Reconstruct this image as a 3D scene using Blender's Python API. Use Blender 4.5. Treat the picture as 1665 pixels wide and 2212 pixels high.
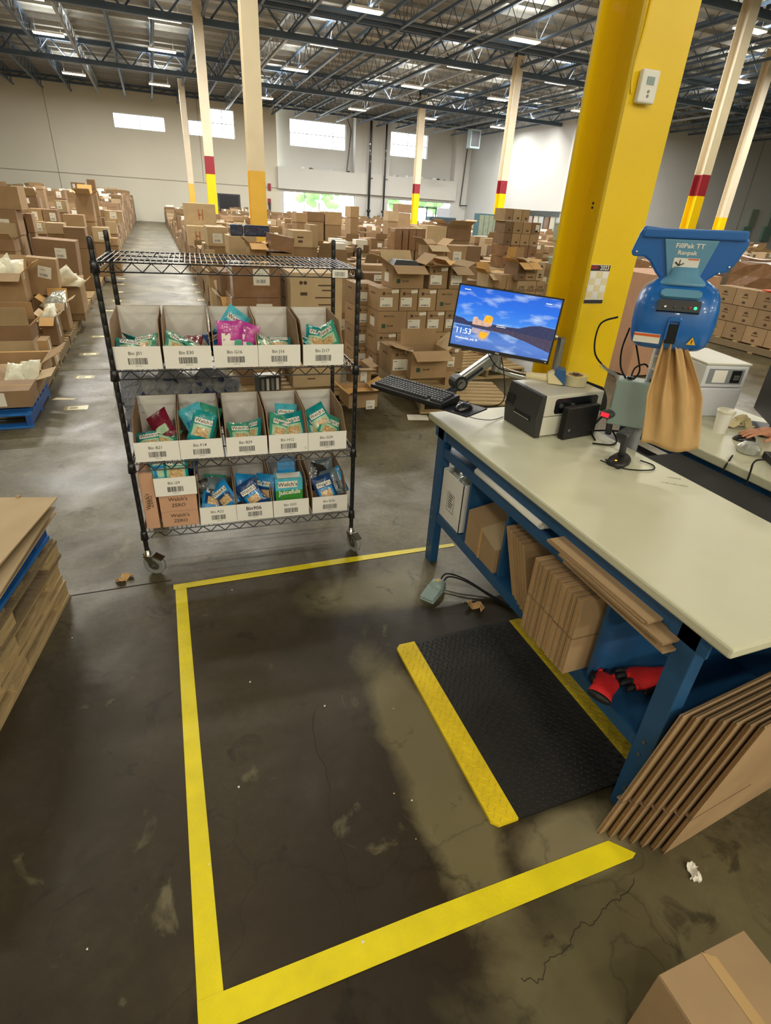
import bpy, bmesh, math, random
from mathutils import Matrix, Vector, Euler
for _o in list(bpy.data.objects): bpy.data.objects.remove(_o)
S = bpy.context.scene
COL = S.collection
PI = math.pi
rnd = random.Random(7)
def R(d): return math.radians(d)

# ---------------------------------------------------------------- camera
H = 1.86
_p, _r, _y = R(28.92), R(3.614), R(22.174)
_f = Vector((math.sin(_y)*math.cos(_p), math.cos(_y)*math.cos(_p), -math.sin(_p)))
_rt = Vector((math.cos(_y), -math.sin(_y), 0)); _up = _rt.cross(_f)
_r2 = _rt*math.cos(_r) + _up*math.sin(_r); _u2 = -_rt*math.sin(_r) + _up*math.cos(_r)
cam = bpy.data.cameras.new('camera'); camo = bpy.data.objects.new('camera', cam); COL.objects.link(camo)
camo.matrix_world = Matrix(((_r2.x, _u2.x, -_f.x, 0), (_r2.y, _u2.y, -_f.y, 0), (_r2.z, _u2.z, -_f.z, H), (0, 0, 0, 1)))
cam.sensor_fit = 'VERTICAL'; cam.sensor_height = 24.0; cam.lens = 24.0*1179.0/2212.0
cam.clip_start = .05; cam.clip_end = 300
S.camera = camo
# ---------------------------------------------------------------- world, exposure
w = bpy.data.worlds.new('World'); S.world = w; w.use_nodes = True
w.node_tree.nodes['Background'].inputs[0].default_value = (.86, .94, 1.0, 1)
w.node_tree.nodes['Background'].inputs[1].default_value = 7.0
S.view_settings.view_transform = 'Standard'; S.view_settings.look = 'None'
S.view_settings.exposure = 0.0; S.view_settings.gamma = 1.0; S.view_settings.use_curve_mapping = False
LAMP_W = 390.0          # power of one warehouse strip light
NEAR_K = {-13.0: .85, -8.0: .62, -3.0: .15, 1.5: .02, 7.0: .16, 12.8: .6}   # unseen rows, power tuned; those behind the camera added to light upright faces
def lin(c):
    return c/12.92 if c <= .04045 else ((c+.055)/1.055)**2.4
def C(h):
    h = h.lstrip('#'); return tuple(lin(int(h[i:i+2], 16)/255) for i in (0, 2, 4)) + (1,)
# ---------------------------------------------------------------- materials
M = {}
def nt_of(name):
    m = bpy.data.materials.new(name); m.use_nodes = True
    return m, m.node_tree, m.node_tree.nodes['Principled BSDF']
def N(nt, t, **k):
    n = nt.nodes.new(t)
    for a, b in k.items(): setattr(n, a, b)
    return n
def mat(name, col, rough=.6, metal=0, var=.12, scale=6, bump=0, bscale=60, emit=0, spec=.5, coat=0, objvar=0, trans=0, alpha=1, stretch=None):
    m, nt, b = nt_of(name); L = nt.links.new
    c = C(col) if isinstance(col, str) else col
    b.inputs['Roughness'].default_value = rough; b.inputs['Metallic'].default_value = metal
    b.inputs['Specular IOR Level'].default_value = spec; b.inputs['Coat Weight'].default_value = coat
    b.inputs['Transmission Weight'].default_value = trans; b.inputs['Alpha'].default_value = alpha
    tc = N(nt, 'ShaderNodeTexCoord'); src = tc.outputs['Object']
    if stretch:
        mp = N(nt, 'ShaderNodeMapping'); mp.inputs['Scale'].default_value = stretch; L(src, mp.inputs[0]); src = mp.outputs[0]
    if var > 0:
        no = N(nt, 'ShaderNodeTexNoise'); no.inputs['Scale'].default_value = scale; no.inputs['Detail'].default_value = 6; L(src, no.inputs['Vector'])
        mr = N(nt, 'ShaderNodeMapRange'); mr.inputs[1].default_value = .25; mr.inputs[2].default_value = .75
        mr.inputs[3].default_value = 1-var; mr.inputs[4].default_value = 1+var; L(no.outputs['Fac'], mr.inputs[0])
        out = mr.outputs[0]
        if objvar:
            oi = N(nt, 'ShaderNodeObjectInfo'); m2 = N(nt, 'ShaderNodeMapRange'); m2.inputs[3].default_value = 1-objvar; m2.inputs[4].default_value = 1+objvar
            L(oi.outputs['Random'], m2.inputs[0]); mu = N(nt, 'ShaderNodeMath', operation='MULTIPLY'); L(out, mu.inputs[0]); L(m2.outputs[0], mu.inputs[1]); out = mu.outputs[0]
        vm = N(nt, 'ShaderNodeVectorMath', operation='SCALE'); vm.inputs[0].default_value = c[:3]; L(out, vm.inputs['Scale'])
        L(vm.outputs[0], b.inputs['Base Color'])
        if emit: L(vm.outputs[0], b.inputs['Emission Color'])
    else:
        b.inputs['Base Color'].default_value = c
        if emit: b.inputs['Emission Color'].default_value = c
    if emit: b.inputs['Emission Strength'].default_value = emit
    if bump:
        n2 = N(nt, 'ShaderNodeTexNoise'); n2.inputs['Scale'].default_value = bscale; n2.inputs['Detail'].default_value = 4; L(src, n2.inputs['Vector'])
        bp = N(nt, 'ShaderNodeBump'); bp.inputs['Strength'].default_value = bump; bp.inputs['Distance'].default_value = .01
        L(n2.outputs['Fac'], bp.inputs['Height']); L(bp.outputs[0], b.inputs['Normal'])
    M[name] = m; return m
CARD = dict(rough=.8, var=.10, scale=5, objvar=.16, spec=.25)
mat('card', '#a28767', **CARD); mat('card_red', '#967b60', **CARD); mat('card_pale', '#b6a080', **CARD); mat('card_dark', '#856b53', **CARD)
mat('card_edge', '#c9a06a', rough=.85, var=.2, scale=80)
mat('card_in', '#c59a5e', rough=.85, var=.08)
mat('card_wrap', '#8a6648', rough=.3, var=.2, scale=8, bump=.5, bscale=14, coat=.6)
mat('tape_clear', '#bb9a6c', rough=.2, var=.05, coat=.5)
mat('paper', '#e6e3da', rough=.6, var=.04); mat('paper_yellow', '#e8c832', rough=.6, var=.05)
mat('ink', '#2b2a2e', rough=.6, var=0); mat('ink_card', '#4c3a2a', rough=.7, var=.2, scale=90); mat('ink_grey', '#8a8a8c', rough=.6, var=0)
mat('ink_red', '#a86a4c', rough=.7, var=.2)
mat('white_card', '#eceae6', rough=.55, var=.03)
mat('poly_white', '#dedbc8', rough=.35, var=.1, scale=12, bump=.8, bscale=18)
mat('poly_silver', '#b9bcb6', rough=.2, metal=.4, var=.2, scale=12, bump=.9, bscale=18)
mat('black_paint', '#15171c', rough=.28, var=.1, coat=.3); mat('black_plastic', '#17181a', rough=.45, var=.08); mat('black_matte', '#0b0b0d', rough=.8, var=.1)
mat('grey_dark', '#3a3d42', rough=.5, var=.08); mat('chrome', '#c8c8c6', rough=.2, metal=1, var=.1); mat('steel', '#9a9c9c', rough=.35, metal=.9, var=.1)
mat('rubber_grey', '#8a8c8c', rough=.6, var=.1); mat('bench_blue', '#23527f', rough=.42, var=.12, scale=9)
mat('worktop', '#cdccb4', rough=.38, var=.05, scale=3); mat('worktop_edge', '#cfcfc4', rough=.4, var=.05)
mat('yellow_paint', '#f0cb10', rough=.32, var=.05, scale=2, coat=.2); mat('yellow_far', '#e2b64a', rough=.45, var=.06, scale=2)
mat('red_paint', '#8f2430', rough=.45, var=.06); mat('col_white', '#d9cdb4', rough=.5, var=.05, scale=2)
mat('mat_yellow', '#e0c418', rough=.5, var=.12, scale=14); mat('mat_black', '#1b1a18', rough=.55, var=.15, scale=10)
mat('tape_yellow', '#e8d61c', rough=.4, var=.10, scale=9, bump=.3, bscale=25)
mat('joist', '#46586b', rough=.5, var=.15, scale=2); mat('joist_light', '#8d959c', rough=.4, var=.1); mat('deck_rib', '#8f8f88', rough=.6, var=.1)
mat('machine_blue', '#1763b4', rough=.3, var=.06, coat=.3); mat('machine_light', '#5f93b4', rough=.35, var=.05)
mat('grey_case', '#8fa3a3', rough=.45, var=.05); mat('post_grey', '#8a9096', rough=.4, var=.06)
mat('printer_silver', '#c9c7bc', rough=.4, var=.04); mat('printer_white', '#d5d8e2', rough=.4, var=.03); mat('printer_dark', '#2f2f2e', rough=.5, var=.08)
mat('cream', '#e4d6ac', rough=.5, var=.05); mat('blue_plastic', '#2b5c92', rough=.4, var=.05)
mat('tape_roll', '#cdc39c', rough=.2, var=.1, coat=.5); mat('kraft', '#c6a16e', rough=.75, var=.08, scale=6)
mat('label_orange', '#d9622c', rough=.5, var=0); mat('warn_yellow', '#e8b21a', rough=.5, var=0)
mat('wood', '#b39a70', rough=.75, var=.25, scale=7, stretch=(1, 9, 9)); mat('wood_old', '#857358', rough=.8, var=.3, scale=7, stretch=(1, 9, 9))
mat('wood_x', '#b8a077', rough=.75, var=.25, scale=7, stretch=(9, 1, 9))
mat('pallet_blue', '#1f6fc4', rough=.6, var=.2, scale=8); mat('pallet_blue_dark', '#1b4f9a', rough=.55, var=.2, scale=8)
mat('glove_red', '#d81f22', rough=.7, var=.12, scale=40, bump=.4, bscale=200); mat('glove_black', '#141416', rough=.6, var=.2, scale=60, bump=.5, bscale=120)
mat('skin', '#c98f72', rough=.5, var=.06, scale=20); mat('sleeve', '#3b5f86', rough=.8, var=.1)
mat('led_green', '#2bff7a', emit=3, var=0); mat('led_red', '#ff2030', emit=1.5, var=0); mat('led_amber', '#ff9a20', emit=3, var=0)
mat('teal_locker', '#3f6670', rough=.4, var=.1); mat('sage', '#8a9684', rough=.6, var=.15); mat('green_sign', '#6f8f80', rough=.5, var=.1)
mat('orange_box', '#e24a1e', rough=.5, var=.05); mat('wire_painted_sheen', '#6a6f76', rough=.25, metal=.85, var=.05); mat('blue_film', '#2c3a5e', rough=.15, var=.5, scale=14, bump=.8, bscale=20, coat=.6)
mat('navy_cloth', '#2c3a66', rough=.6, var=.4, scale=14)
mat('tree_leaf', '#6fae4a', rough=.7, var=.3, scale=4); mat('asphalt', '#c9c9c5', rough=.9, var=.1)
for nm, c1 in dict(bag_teal='#168f93', bag_green='#3f9c84', bag_blue='#1e86c8', bag_sky='#52b8cf', bag_pink='#b8389a', bag_wine='#6f1730', bag_navy='#1b3f73', bag_pale='#a9c9a8', bag_clear='#5f6f78', bag_black='#23262c').items():
    mat(nm, c1, rough=.22, var=.25, scale=22, bump=.7, bscale=28, coat=.4)
mat('bag_fruit', '#c9a878', rough=.25, var=.7, scale=70, coat=.3)
# clear plastic film
m, nt, b = nt_of('clear_film'); L = nt.links.new
b.inputs['Base Color'].default_value = (.85, .87, .9, 1); b.inputs['Roughness'].default_value = .07; b.inputs['Alpha'].default_value = .32
no = N(nt, 'ShaderNodeTexNoise'); no.inputs['Scale'].default_value = 22; bp = N(nt, 'ShaderNodeBump'); bp.inputs['Strength'].default_value = 1; bp.inputs['Distance'].default_value = .02
L(no.outputs['Fac'], bp.inputs['Height']); L(bp.outputs[0], b.inputs['Normal']); M['clear_film'] = m
# window glass: thin, lets the sky through
m, nt, b = nt_of('glass'); b.inputs['Base Color'].default_value = (.95, .98, .97, 1); b.inputs['Roughness'].default_value = .05; b.inputs['Alpha'].default_value = .12; M['glass'] = m
# wall plaster panels
mat('wall_warm', '#d2cdba', rough=.7, var=.04, scale=.35); mat('wall_pale', '#d0cfc9', rough=.7, var=.035, scale=.35); mat('wall_cool', '#c8c9c6', rough=.7, var=.04, scale=.35)
mat('wall_line', '#8d8878', rough=.8, var=.05)
# roof deck
m, nt, b = nt_of('deck'); L = nt.links.new
tc = N(nt, 'ShaderNodeTexCoord'); mp = N(nt, 'ShaderNodeMapping'); mp.inputs['Scale'].default_value = (.15, 1, 1); L(tc.outputs['Object'], mp.inputs[0])
n1 = N(nt, 'ShaderNodeTexNoise'); n1.inputs['Scale'].default_value = .9; n1.inputs['Detail'].default_value = 3; L(mp.outputs[0], n1.inputs['Vector'])
cr = N(nt, 'ShaderNodeValToRGB'); cr.color_ramp.elements[0].position = .3; cr.color_ramp.elements[0].color = C('#777873'); cr.color_ramp.elements[1].position = .72; cr.color_ramp.elements[1].color = C('#adaea6')
L(n1.outputs['Fac'], cr.inputs[0]); L(cr.outputs[0], b.inputs['Base Color']); b.inputs['Roughness'].default_value = .7; M['deck'] = m
# concrete floor: grey olive slab, worn dark traffic film near the bench, patchy polish
m, nt, b = nt_of('concrete'); L = nt.links.new
tc = N(nt, 'ShaderNodeTexCoord'); P0 = tc.outputs['Object']
def noise(sc, det=8, dist=0, rough=.6, vec=None):
    n = N(nt, 'ShaderNodeTexNoise'); n.inputs['Scale'].default_value = sc; n.inputs['Detail'].default_value = det
    n.inputs['Distortion'].default_value = dist; n.inputs['Roughness'].default_value = rough; L(vec or P0, n.inputs['Vector']); return n.outputs['Fac']
def ramp(fac, stops):
    c = N(nt, 'ShaderNodeValToRGB'); e = c.color_ramp.elements
    while len(e) < len(stops): e.new(.5)
    for i, (p, col) in enumerate(stops): e[i].position = p; e[i].color = col
    L(fac, c.inputs[0]); return c.outputs[0]
def mixc(f, a, bb, blend='MIX'):
    x = N(nt, 'ShaderNodeMix', data_type='RGBA', blend_type=blend)
    if hasattr(f, 'links'): L(f, x.inputs[0])
    else: x.inputs[0].default_value = f
    for s, i in ((a, 6), (bb, 7)):
        if hasattr(s, 'links'): L(s, x.inputs[i])
        else: x.inputs[i].default_value = s
    return x.outputs[2]
def mth(op, a, bb=0, cc=0):
    x = N(nt, 'ShaderNodeMath', operation=op)
    for i, s in enumerate((a, bb, cc)):
        if hasattr(s, 'links'): L(s, x.inputs[i])
        else: x.inputs[i].default_value = s
    return x.outputs[0]
def blob(cx, cy, rx, ry, soft=.25, wob=.35):      # a stain of its own shape at a place on the floor
    s = N(nt, 'ShaderNodeSeparateXYZ'); L(P0, s.inputs[0])
    dx = mth('DIVIDE', mth('SUBTRACT', s.outputs[0], cx), rx); dy = mth('DIVIDE', mth('SUBTRACT', s.outputs[1], cy), ry)
    d = mth('SQRT', mth('ADD', mth('MULTIPLY', dx, dx), mth('MULTIPLY', dy, dy)))
    d = mth('ADD', d, mth('MULTIPLY', mth('SUBTRACT', noise(2.6, 6, .4), .5), wob*4))
    r = N(nt, 'ShaderNodeMapRange'); r.inputs[1].default_value = 1+soft; r.inputs[2].default_value = 1-soft; L(d, r.inputs[0]); r.clamp = True
    return r.outputs[0]
base = ramp(noise(1.1, 9, .2), [(.28, C('#3f3a2b')), (.45, C('#5a533f')), (.58, C('#6d664f')), (.74, C('#827a60'))])
fine = ramp(noise(26, 10, .3, .7), [(.3, (.58, .57, .54, 1)), (.72, (1.15, 1.15, 1.12, 1))])
base = mixc(1.0, base, fine, 'MULTIPLY')
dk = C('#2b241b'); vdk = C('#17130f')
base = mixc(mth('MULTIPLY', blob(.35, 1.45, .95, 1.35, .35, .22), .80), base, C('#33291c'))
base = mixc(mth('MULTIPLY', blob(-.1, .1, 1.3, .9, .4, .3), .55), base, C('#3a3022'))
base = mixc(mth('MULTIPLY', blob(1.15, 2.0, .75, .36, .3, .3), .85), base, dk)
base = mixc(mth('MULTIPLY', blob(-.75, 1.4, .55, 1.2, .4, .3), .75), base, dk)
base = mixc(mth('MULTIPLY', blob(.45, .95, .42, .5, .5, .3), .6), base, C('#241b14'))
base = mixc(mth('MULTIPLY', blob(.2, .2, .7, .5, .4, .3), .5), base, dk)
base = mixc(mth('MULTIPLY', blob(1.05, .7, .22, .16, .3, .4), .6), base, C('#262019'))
base = mixc(mth('MULTIPLY', blob(.72, 1.15, .13, .70, .22, .42), .75), base, C('#7b7253'))
base = mixc(mth('MULTIPLY', blob(1.12, .32, .50, .36, .25, .40), .70), base, C('#6f674a'))
base = mixc(mth('MULTIPLY', blob(.98, 2.28, .42, .16, .35, .35), .6), base, C('#8a8262'))
base = mixc(mth('MULTIPLY', blob(1.12, .78, .26, .10, .25, .5), .75), base, C('#8b8163'))
spots = ramp(noise(5.5, 8, .8), [(.60, (0, 0, 0, 1)), (.68, (1, 1, 1, 1))])
base = mixc(mth('MULTIPLY', spots, .62), base, vdk)
lg = ramp(noise(3.1, 9, 1.2), [(.63, (0, 0, 0, 1)), (.72, (1, 1, 1, 1))]); base = mixc(mth('MULTIPLY', lg, .42), base, C('#8f8768'))
# hairline cracks
vo = N(nt, 'ShaderNodeTexVoronoi', feature='DISTANCE_TO_EDGE'); vo.inputs['Scale'].default_value = .55
wv = N(nt, 'ShaderNodeVectorMath', operation='ADD'); nn = N(nt, 'ShaderNodeTexNoise'); nn.inputs['Scale'].default_value = 3.5; nn.inputs['Detail'].default_value = 8; L(P0, nn.inputs['Vector'])
sc_ = N(nt, 'ShaderNodeVectorMath', operation='SCALE'); sc_.inputs['Scale'].default_value = .45; L(nn.outputs['Color'], sc_.inputs[0]); L(P0, wv.inputs[0]); L(sc_.outputs[0], wv.inputs[1]); L(wv.outputs[0], vo.inputs['Vector'])
ck = ramp(vo.outputs['Distance'], [(.0, (1, 1, 1, 1)), (.004, (0, 0, 0, 1))]); base = mixc(mth('MULTIPLY', ck, .3), base, vdk)
L(base, b.inputs['Base Color'])
rg = N(nt, 'ShaderNodeMapRange'); rg.inputs[3].default_value = .27; rg.inputs[4].default_value = .60; L(noise(1.7, 6, .5), rg.inputs[0]); rg.inputs[1].default_value = .3; rg.inputs[2].default_value = .7
L(rg.outputs[0], b.inputs['Roughness']); b.inputs['Specular IOR Level'].default_value = .36
bp = N(nt, 'ShaderNodeBump'); bp.inputs['Strength'].default_value = .35; bp.inputs['Distance'].default_value = .004; L(noise(14, 8), bp.inputs['Height']); L(bp.outputs[0], b.inputs['Normal'])
M['concrete'] = m

# ---------------------------------------------------------------- builders
def ml(x): return M[x] if isinstance(x, str) else x
class G:
    def __init__(s): s.v = []; s.f = []; s.m = []; s.X = Matrix()
    def add(s, vs, fs, m=0):
        n = len(s.v); X = s.X
        s.v += [tuple(X @ Vector(p)) for p in vs]
        s.f += [tuple(i+n for i in f) for f in fs]; s.m += [m]*len(fs); return s
    def box(s, x0, x1, y0, y1, z0, z1, m=0):
        return s.add([(x0,y0,z0),(x1,y0,z0),(x1,y1,z0),(x0,y1,z0),(x0,y0,z1),(x1,y0,z1),(x1,y1,z1),(x0,y1,z1)],
                     [(0,3,2,1),(4,5,6,7),(0,1,5,4),(1,2,6,5),(2,3,7,6),(3,0,4,7)], m)
    def quad(s, a, b, c, d, m=0): return s.add([a, b, c, d], [(0,1,2,3)], m)
    def prism(s, pts, y0, y1, m=0):           # pts in x,z extruded along y
        n = len(pts); v = [(x, y0, z) for x, z in pts] + [(x, y1, z) for x, z in pts]
        return s.add(v, [tuple(range(n)), tuple(range(2*n-1, n-1, -1))] + [(i, i+n, (i+1) % n+n, (i+1) % n) for i in range(n)], m)
    def prz(s, pts, z0, z1, m=0):             # pts in x,y extruded along z
        n = len(pts); v = [(x, y, z0) for x, y in pts] + [(x, y, z1) for x, y in pts]
        return s.add(v, [tuple(range(n-1, -1, -1)), tuple(range(n, 2*n))] + [(i, (i+1) % n, (i+1) % n+n, i+n) for i in range(n)], m)
    def tube(s, p0, p1, r, n=8, m=0, r2=None, cap=True):
        p0, p1 = Vector(p0), Vector(p1); d = (p1-p0)
        if d.length < 1e-6: return s
        q = d.to_track_quat('Z', 'Y'); v = []
        for k, (p, rr) in enumerate(((p0, r), (p1, r if r2 is None else r2))):
            for i in range(n):
                a = 2*PI*i/n; v.append(tuple(p + q @ Vector((math.cos(a)*rr, math.sin(a)*rr, 0))))
        f = [(i, (i+1) % n, (i+1) % n+n, i+n) for i in range(n)]
        if cap: f += [tuple(range(n-1, -1, -1)), tuple(range(n, 2*n))]
        return s.add(v, f, m)
    def path(s, pts, r, n=6, m=0, steps=6):
        P = [Vector(p) for p in pts]; Q = []
        if len(P) > 2 and steps > 1:
            for i in range(len(P)-1):
                a = P[max(i-1, 0)]; b_ = P[i]; c = P[i+1]; d = P[min(i+2, len(P)-1)]
                for k in range(steps):
                    t = k/steps; Q.append(.5*((2*b_)+(c-a)*t+(2*a-5*b_+4*c-d)*t*t+(3*b_-a-3*c+d)*t**3))
            Q.append(P[-1])
        else: Q = P
        v = []; prev = None
        for i, p in enumerate(Q):
            t = (Q[min(i+1, len(Q)-1)]-Q[max(i-1, 0)]).normalized()
            if prev is None: nrm = t.orthogonal().normalized()
            else: nrm = (prev - t*prev.dot(t)).normalized()
            prev = nrm; bi = t.cross(nrm)
            for k in range(n):
                a = 2*PI*k/n; v.append(tuple(p + nrm*math.cos(a)*r + bi*math.sin(a)*r))
        f = [(i*n+k, i*n+(k+1) % n, (i+1)*n+(k+1) % n, (i+1)*n+k) for i in range(len(Q)-1) for k in range(n)]
        f += [tuple(range(n-1, -1, -1)), tuple(range(len(v)-n, len(v)))]
        return s.add(v, f, m)
    def lathe(s, prof, n=20, m=0, c=(0, 0, 0)):    # prof (r,z)
        v = []; k = len(prof)
        for i in range(n):
            a = 2*PI*i/n
            for r, z in prof: v.append((c[0]+r*math.cos(a), c[1]+r*math.sin(a), c[2]+z))
        f = [(i*k+j, ((i+1) % n)*k+j, ((i+1) % n)*k+j+1, i*k+j+1) for i in range(n) for j in range(k-1)]
        return s.add(v, f, m)
    def loft(s, rings, m=0, cap=True):
        n = len(rings[0]); v = [p for r in rings for p in r]
        f = [(i*n+k, i*n+(k+1) % n, (i+1)*n+(k+1) % n, (i+1)*n+k) for i in range(len(rings)-1) for k in range(n)]
        if cap: f += [tuple(range(n-1, -1, -1)), tuple(range(len(v)-n, len(v)))]
        return s.add(v, f, m)
    def obj(s, name, mats, parent=None, smooth=False, bevel=0, loc=None, rot=None):
        me = bpy.data.meshes.new(name); me.from_pydata(s.v, [], s.f)
        for x in (mats if isinstance(mats, (list, tuple)) else [mats]): me.materials.append(ml(x))
        if any(s.m): me.polygons.foreach_set('material_index', s.m)
        if smooth: me.shade_smooth()
        me.update()
        o = bpy.data.objects.new(name, me); COL.objects.link(o)
        if parent is not None: o.parent = parent
        if loc is not None: o.location = loc
        if rot is not None: o.rotation_euler = rot
        if bevel:
            b_ = o.modifiers.new('Bevel', 'BEVEL'); b_.width = bevel; b_.segments = 2; b_.limit_method = 'ANGLE'; b_.angle_limit = R(40)
        return o
def tag(o, label, cat, group=None, kind=None):
    o['label'] = label; o['category'] = cat
    if group: o['group'] = group
    if kind: o['kind'] = kind
    return o
def thing(name, label, cat, loc=(0,0,0), rot=(0,0,0), group=None):
    o = bpy.data.objects.new(name, None); o.empty_display_size = .05; COL.objects.link(o); o.location = loc
    o.rotation_euler = rot if hasattr(rot, '__len__') else (0, 0, rot)
    return tag(o, label, cat, group)
def struct(o): o['kind'] = 'structure'; return o
def stuff(o): o['kind'] = 'stuff'; return o
def kids(o): return [c for c in bpy.data.objects if c.parent == o]
def copy_tree(o, loc, rot, label, group=None, chl=None):
    c = o.copy(); COL.objects.link(c); c.location = loc; c.rotation_euler = rot; c['label'] = label
    if group: c['group'] = group
    for k in (chl if chl is not None else list(o.children)):
        d = k.copy(); COL.objects.link(d); d.parent = c
        for g in list(k.children):
            e = g.copy(); COL.objects.link(e); e.parent = d
    return c
_tc = {}
def text(s, size, m, parent, X, name='lettering', bold=0, align='CENTER', sx=1.0, depth=0.0006):
    key = (s, align, bold)
    if key not in _tc:
        cu = bpy.data.curves.new('t', 'FONT'); cu.body = s; cu.size = 1; cu.align_x = align; cu.align_y = 'CENTER'; cu.offset = bold; cu.resolution_u = 2
        to = bpy.data.objects.new('t', cu); COL.objects.link(to)
        me = bpy.data.meshes.new_from_object(to); bpy.data.objects.remove(to); _tc[key] = [tuple(v.co) for v in me.vertices], [tuple(p.vertices) for p in me.polygons]
    vs, fs = _tc[key]
    g = G(); g.X = X @ Matrix.Diagonal((size*sx, size, 1, 1)); g.add(vs, fs)
    return g.obj(name, m, parent)
def T(x, y, z): return Matrix.Translation((x, y, z))
def RX(a): return Matrix.Rotation(R(a), 4, 'X')
def RY(a): return Matrix.Rotation(R(a), 4, 'Y')
def RZ(a): return Matrix.Rotation(R(a), 4, 'Z')
FR = RX(90)                                    # local plane x,y -> faces -y, upright
def LF(): return RZ(-90) @ RX(90)              # faces -x
def RT(): return RZ(90) @ RX(90)               # faces +x
def barcode(g, X, w, h, m=0, seed=1, n=26):
    r = random.Random(seed); g2 = G(); x = -w/2; st = w/n
    while x < w/2-st:
        t = st*r.choice((.35, .6, .9)); g2.quad((x, -h/2, 0), (x+t, -h/2, 0), (x+t, h/2, 0), (x, h/2, 0), m); x += t+st*r.choice((.3, .5, .8))
    for p in range(0, len(g2.v), 4): g.add([tuple(X @ Vector(v)) for v in g2.v[p:p+4]], [(0,1,2,3)], m)
def plate(X, w, h, m, parent, name, t=.0008):
    g = G(); g.X = X; g.box(-w/2, w/2, -h/2, h/2, -t, t*.2); return g.obj(name, m, parent)

# ================================================================ SETTING
YW, XR, XL, ZC = 53.2, 27.9, -16.0, 8.9
g = G(); g.quad((XL, -17, 0), (56, -17, 0), (56, YW+1, 0), (XL, YW+1, 0)); struct(g.obj('floor', 'concrete'))
g = G()                                       # saw-cut control joints, recessed look by dark narrow filler strips
g.box(-16, -.16, 2.686, 2.693, -.002, .0012)
for y in (7.3, 12, 16.6, 21.2, 25.8, 30.4, 35, 39.6, 44.2): g.box(-16, 27, y-.004, y+.004, -.002, .0012)
for x in (-3.9, -.62+5.2, 9.2): g.box(x-.004, x+.004, -3, 53, -.002, .0010)
mat('joint', '#2c261d', rough=.9, var=.2); struct(g.obj('trim_1', 'joint'))

CRK = [[(.70, .49), (.76, .47), (.79, .51), (.86, .50), (.93, .55), (.98, .53), (1.06, .57), (1.13, .56), (1.22, .61)], [(.28, .62), (.33, .95), (.30, 1.1), (.36, 1.25), (.33, 1.45), (.40, 1.62)]]
for pts in CRK:
    g = G(); cr_ = random.Random(5)
    for _k in range(3):
        q_ = [pts[0]]
        for a, b_ in zip(pts, pts[1:]): q_ += [((a[0]+b_[0])/2+cr_.gauss(0, .008/(_k+1)), (a[1]+b_[1])/2+cr_.gauss(0, .008/(_k+1))), b_] if _k else [(a[0]*.75+b_[0]*.25, a[1]*.75+b_[1]*.25), (a[0]*.25+b_[0]*.75, a[1]*.25+b_[1]*.75)]
        pts = q_
    for a, b_ in zip(pts, pts[1:]):
        d = Vector((b_[0]-a[0], b_[1]-a[1], 0)).normalized(); s_ = Vector((-d.y, d.x, 0))*.0014
        g.quad((a[0]-s_.x, a[1]-s_.y, .0007), (b_[0]-s_.x*.4, b_[1]-s_.y*.4, .0007), (b_[0]+s_.x, b_[1]+s_.y, .0007), (a[0]+s_.x*.5, a[1]+s_.y*.5, .0007))
    struct(g.obj('trim_5', 'joint'))
# far wall with its openings (built as blocks around the holes)
def wall_y(g, x0, x1, z0, z1, y0, y1, holes, m=0):
    xs = sorted({x0, x1, *[h[0] for h in holes], *[h[1] for h in holes]}); zs = sorted({z0, z1, *[h[2] for h in holes], *[h[3] for h in holes]})
    for a, b_ in zip(xs, xs[1:]):
        for c, d in zip(zs, zs[1:]):
            mx, mz = (a+b_)/2, (c+d)/2
            if any(h[0] < mx < h[1] and h[2] < mz < h[3] for h in holes): continue
            g.box(a, b_, y0, y1, c, d, m)
W1 = (-1.9, 1.66, 6.1, 7.03); W2a = (3.35, 4.85, 6.08, 7.06); W2b = (4.85, 6.82, 6.08, 7.95)
W3 = (11.39, 16.2, 6.1, 8.0); W4 = (20.0, 23.9, 6.08, 7.9); S1 = (10.53, 16.88, .1, 2.8); S2 = (20.0, 26.4, .1, 2.75)
g = G(); wall_y(g, XL, 10.1, 0, ZC, YW, YW+.3, [W1, W2a, W2b]); struct(g.obj('wall_far', 'wall_warm'))
g = G()
wall_y(g, 10.1, XR, 0, 4.5, YW, YW+.3, [S1, S2])                      # lower storey
g.box(16.8, 20.0, YW, YW+1.2, 4.5, ZC); g.box(26.4, XR, YW, YW+1.2, 4.5, ZC)   # piers between the upper recesses
wall_y(g, 10.1, 16.8, 4.5, ZC, YW+.9, YW+1.2, [W3]); wall_y(g, 20.0, 26.4, 4.5, ZC, YW+.9, YW+1.2, [W4])
g.box(10.1, 16.8, YW+.3, YW+.9, 4.3, 4.5); g.box(20.0, 26.4, YW+.3, YW+.9, 4.3, 4.5)
g.box(10.05, 26.6, YW-.35, YW, 2.95, 4.5); struct(g.obj('wall_far', 'wall_pale'))
g = G(); g.box(XL, 10.1, YW-.012, YW, 2.93, 2.98); g.box(-6.2, -6.16, YW-.012, YW, .2, 8.6); g.box(4.1, 4.13, YW-.012, YW, 3, 8.6)
struct(g.obj('trim_2', 'wall_line'))
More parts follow.
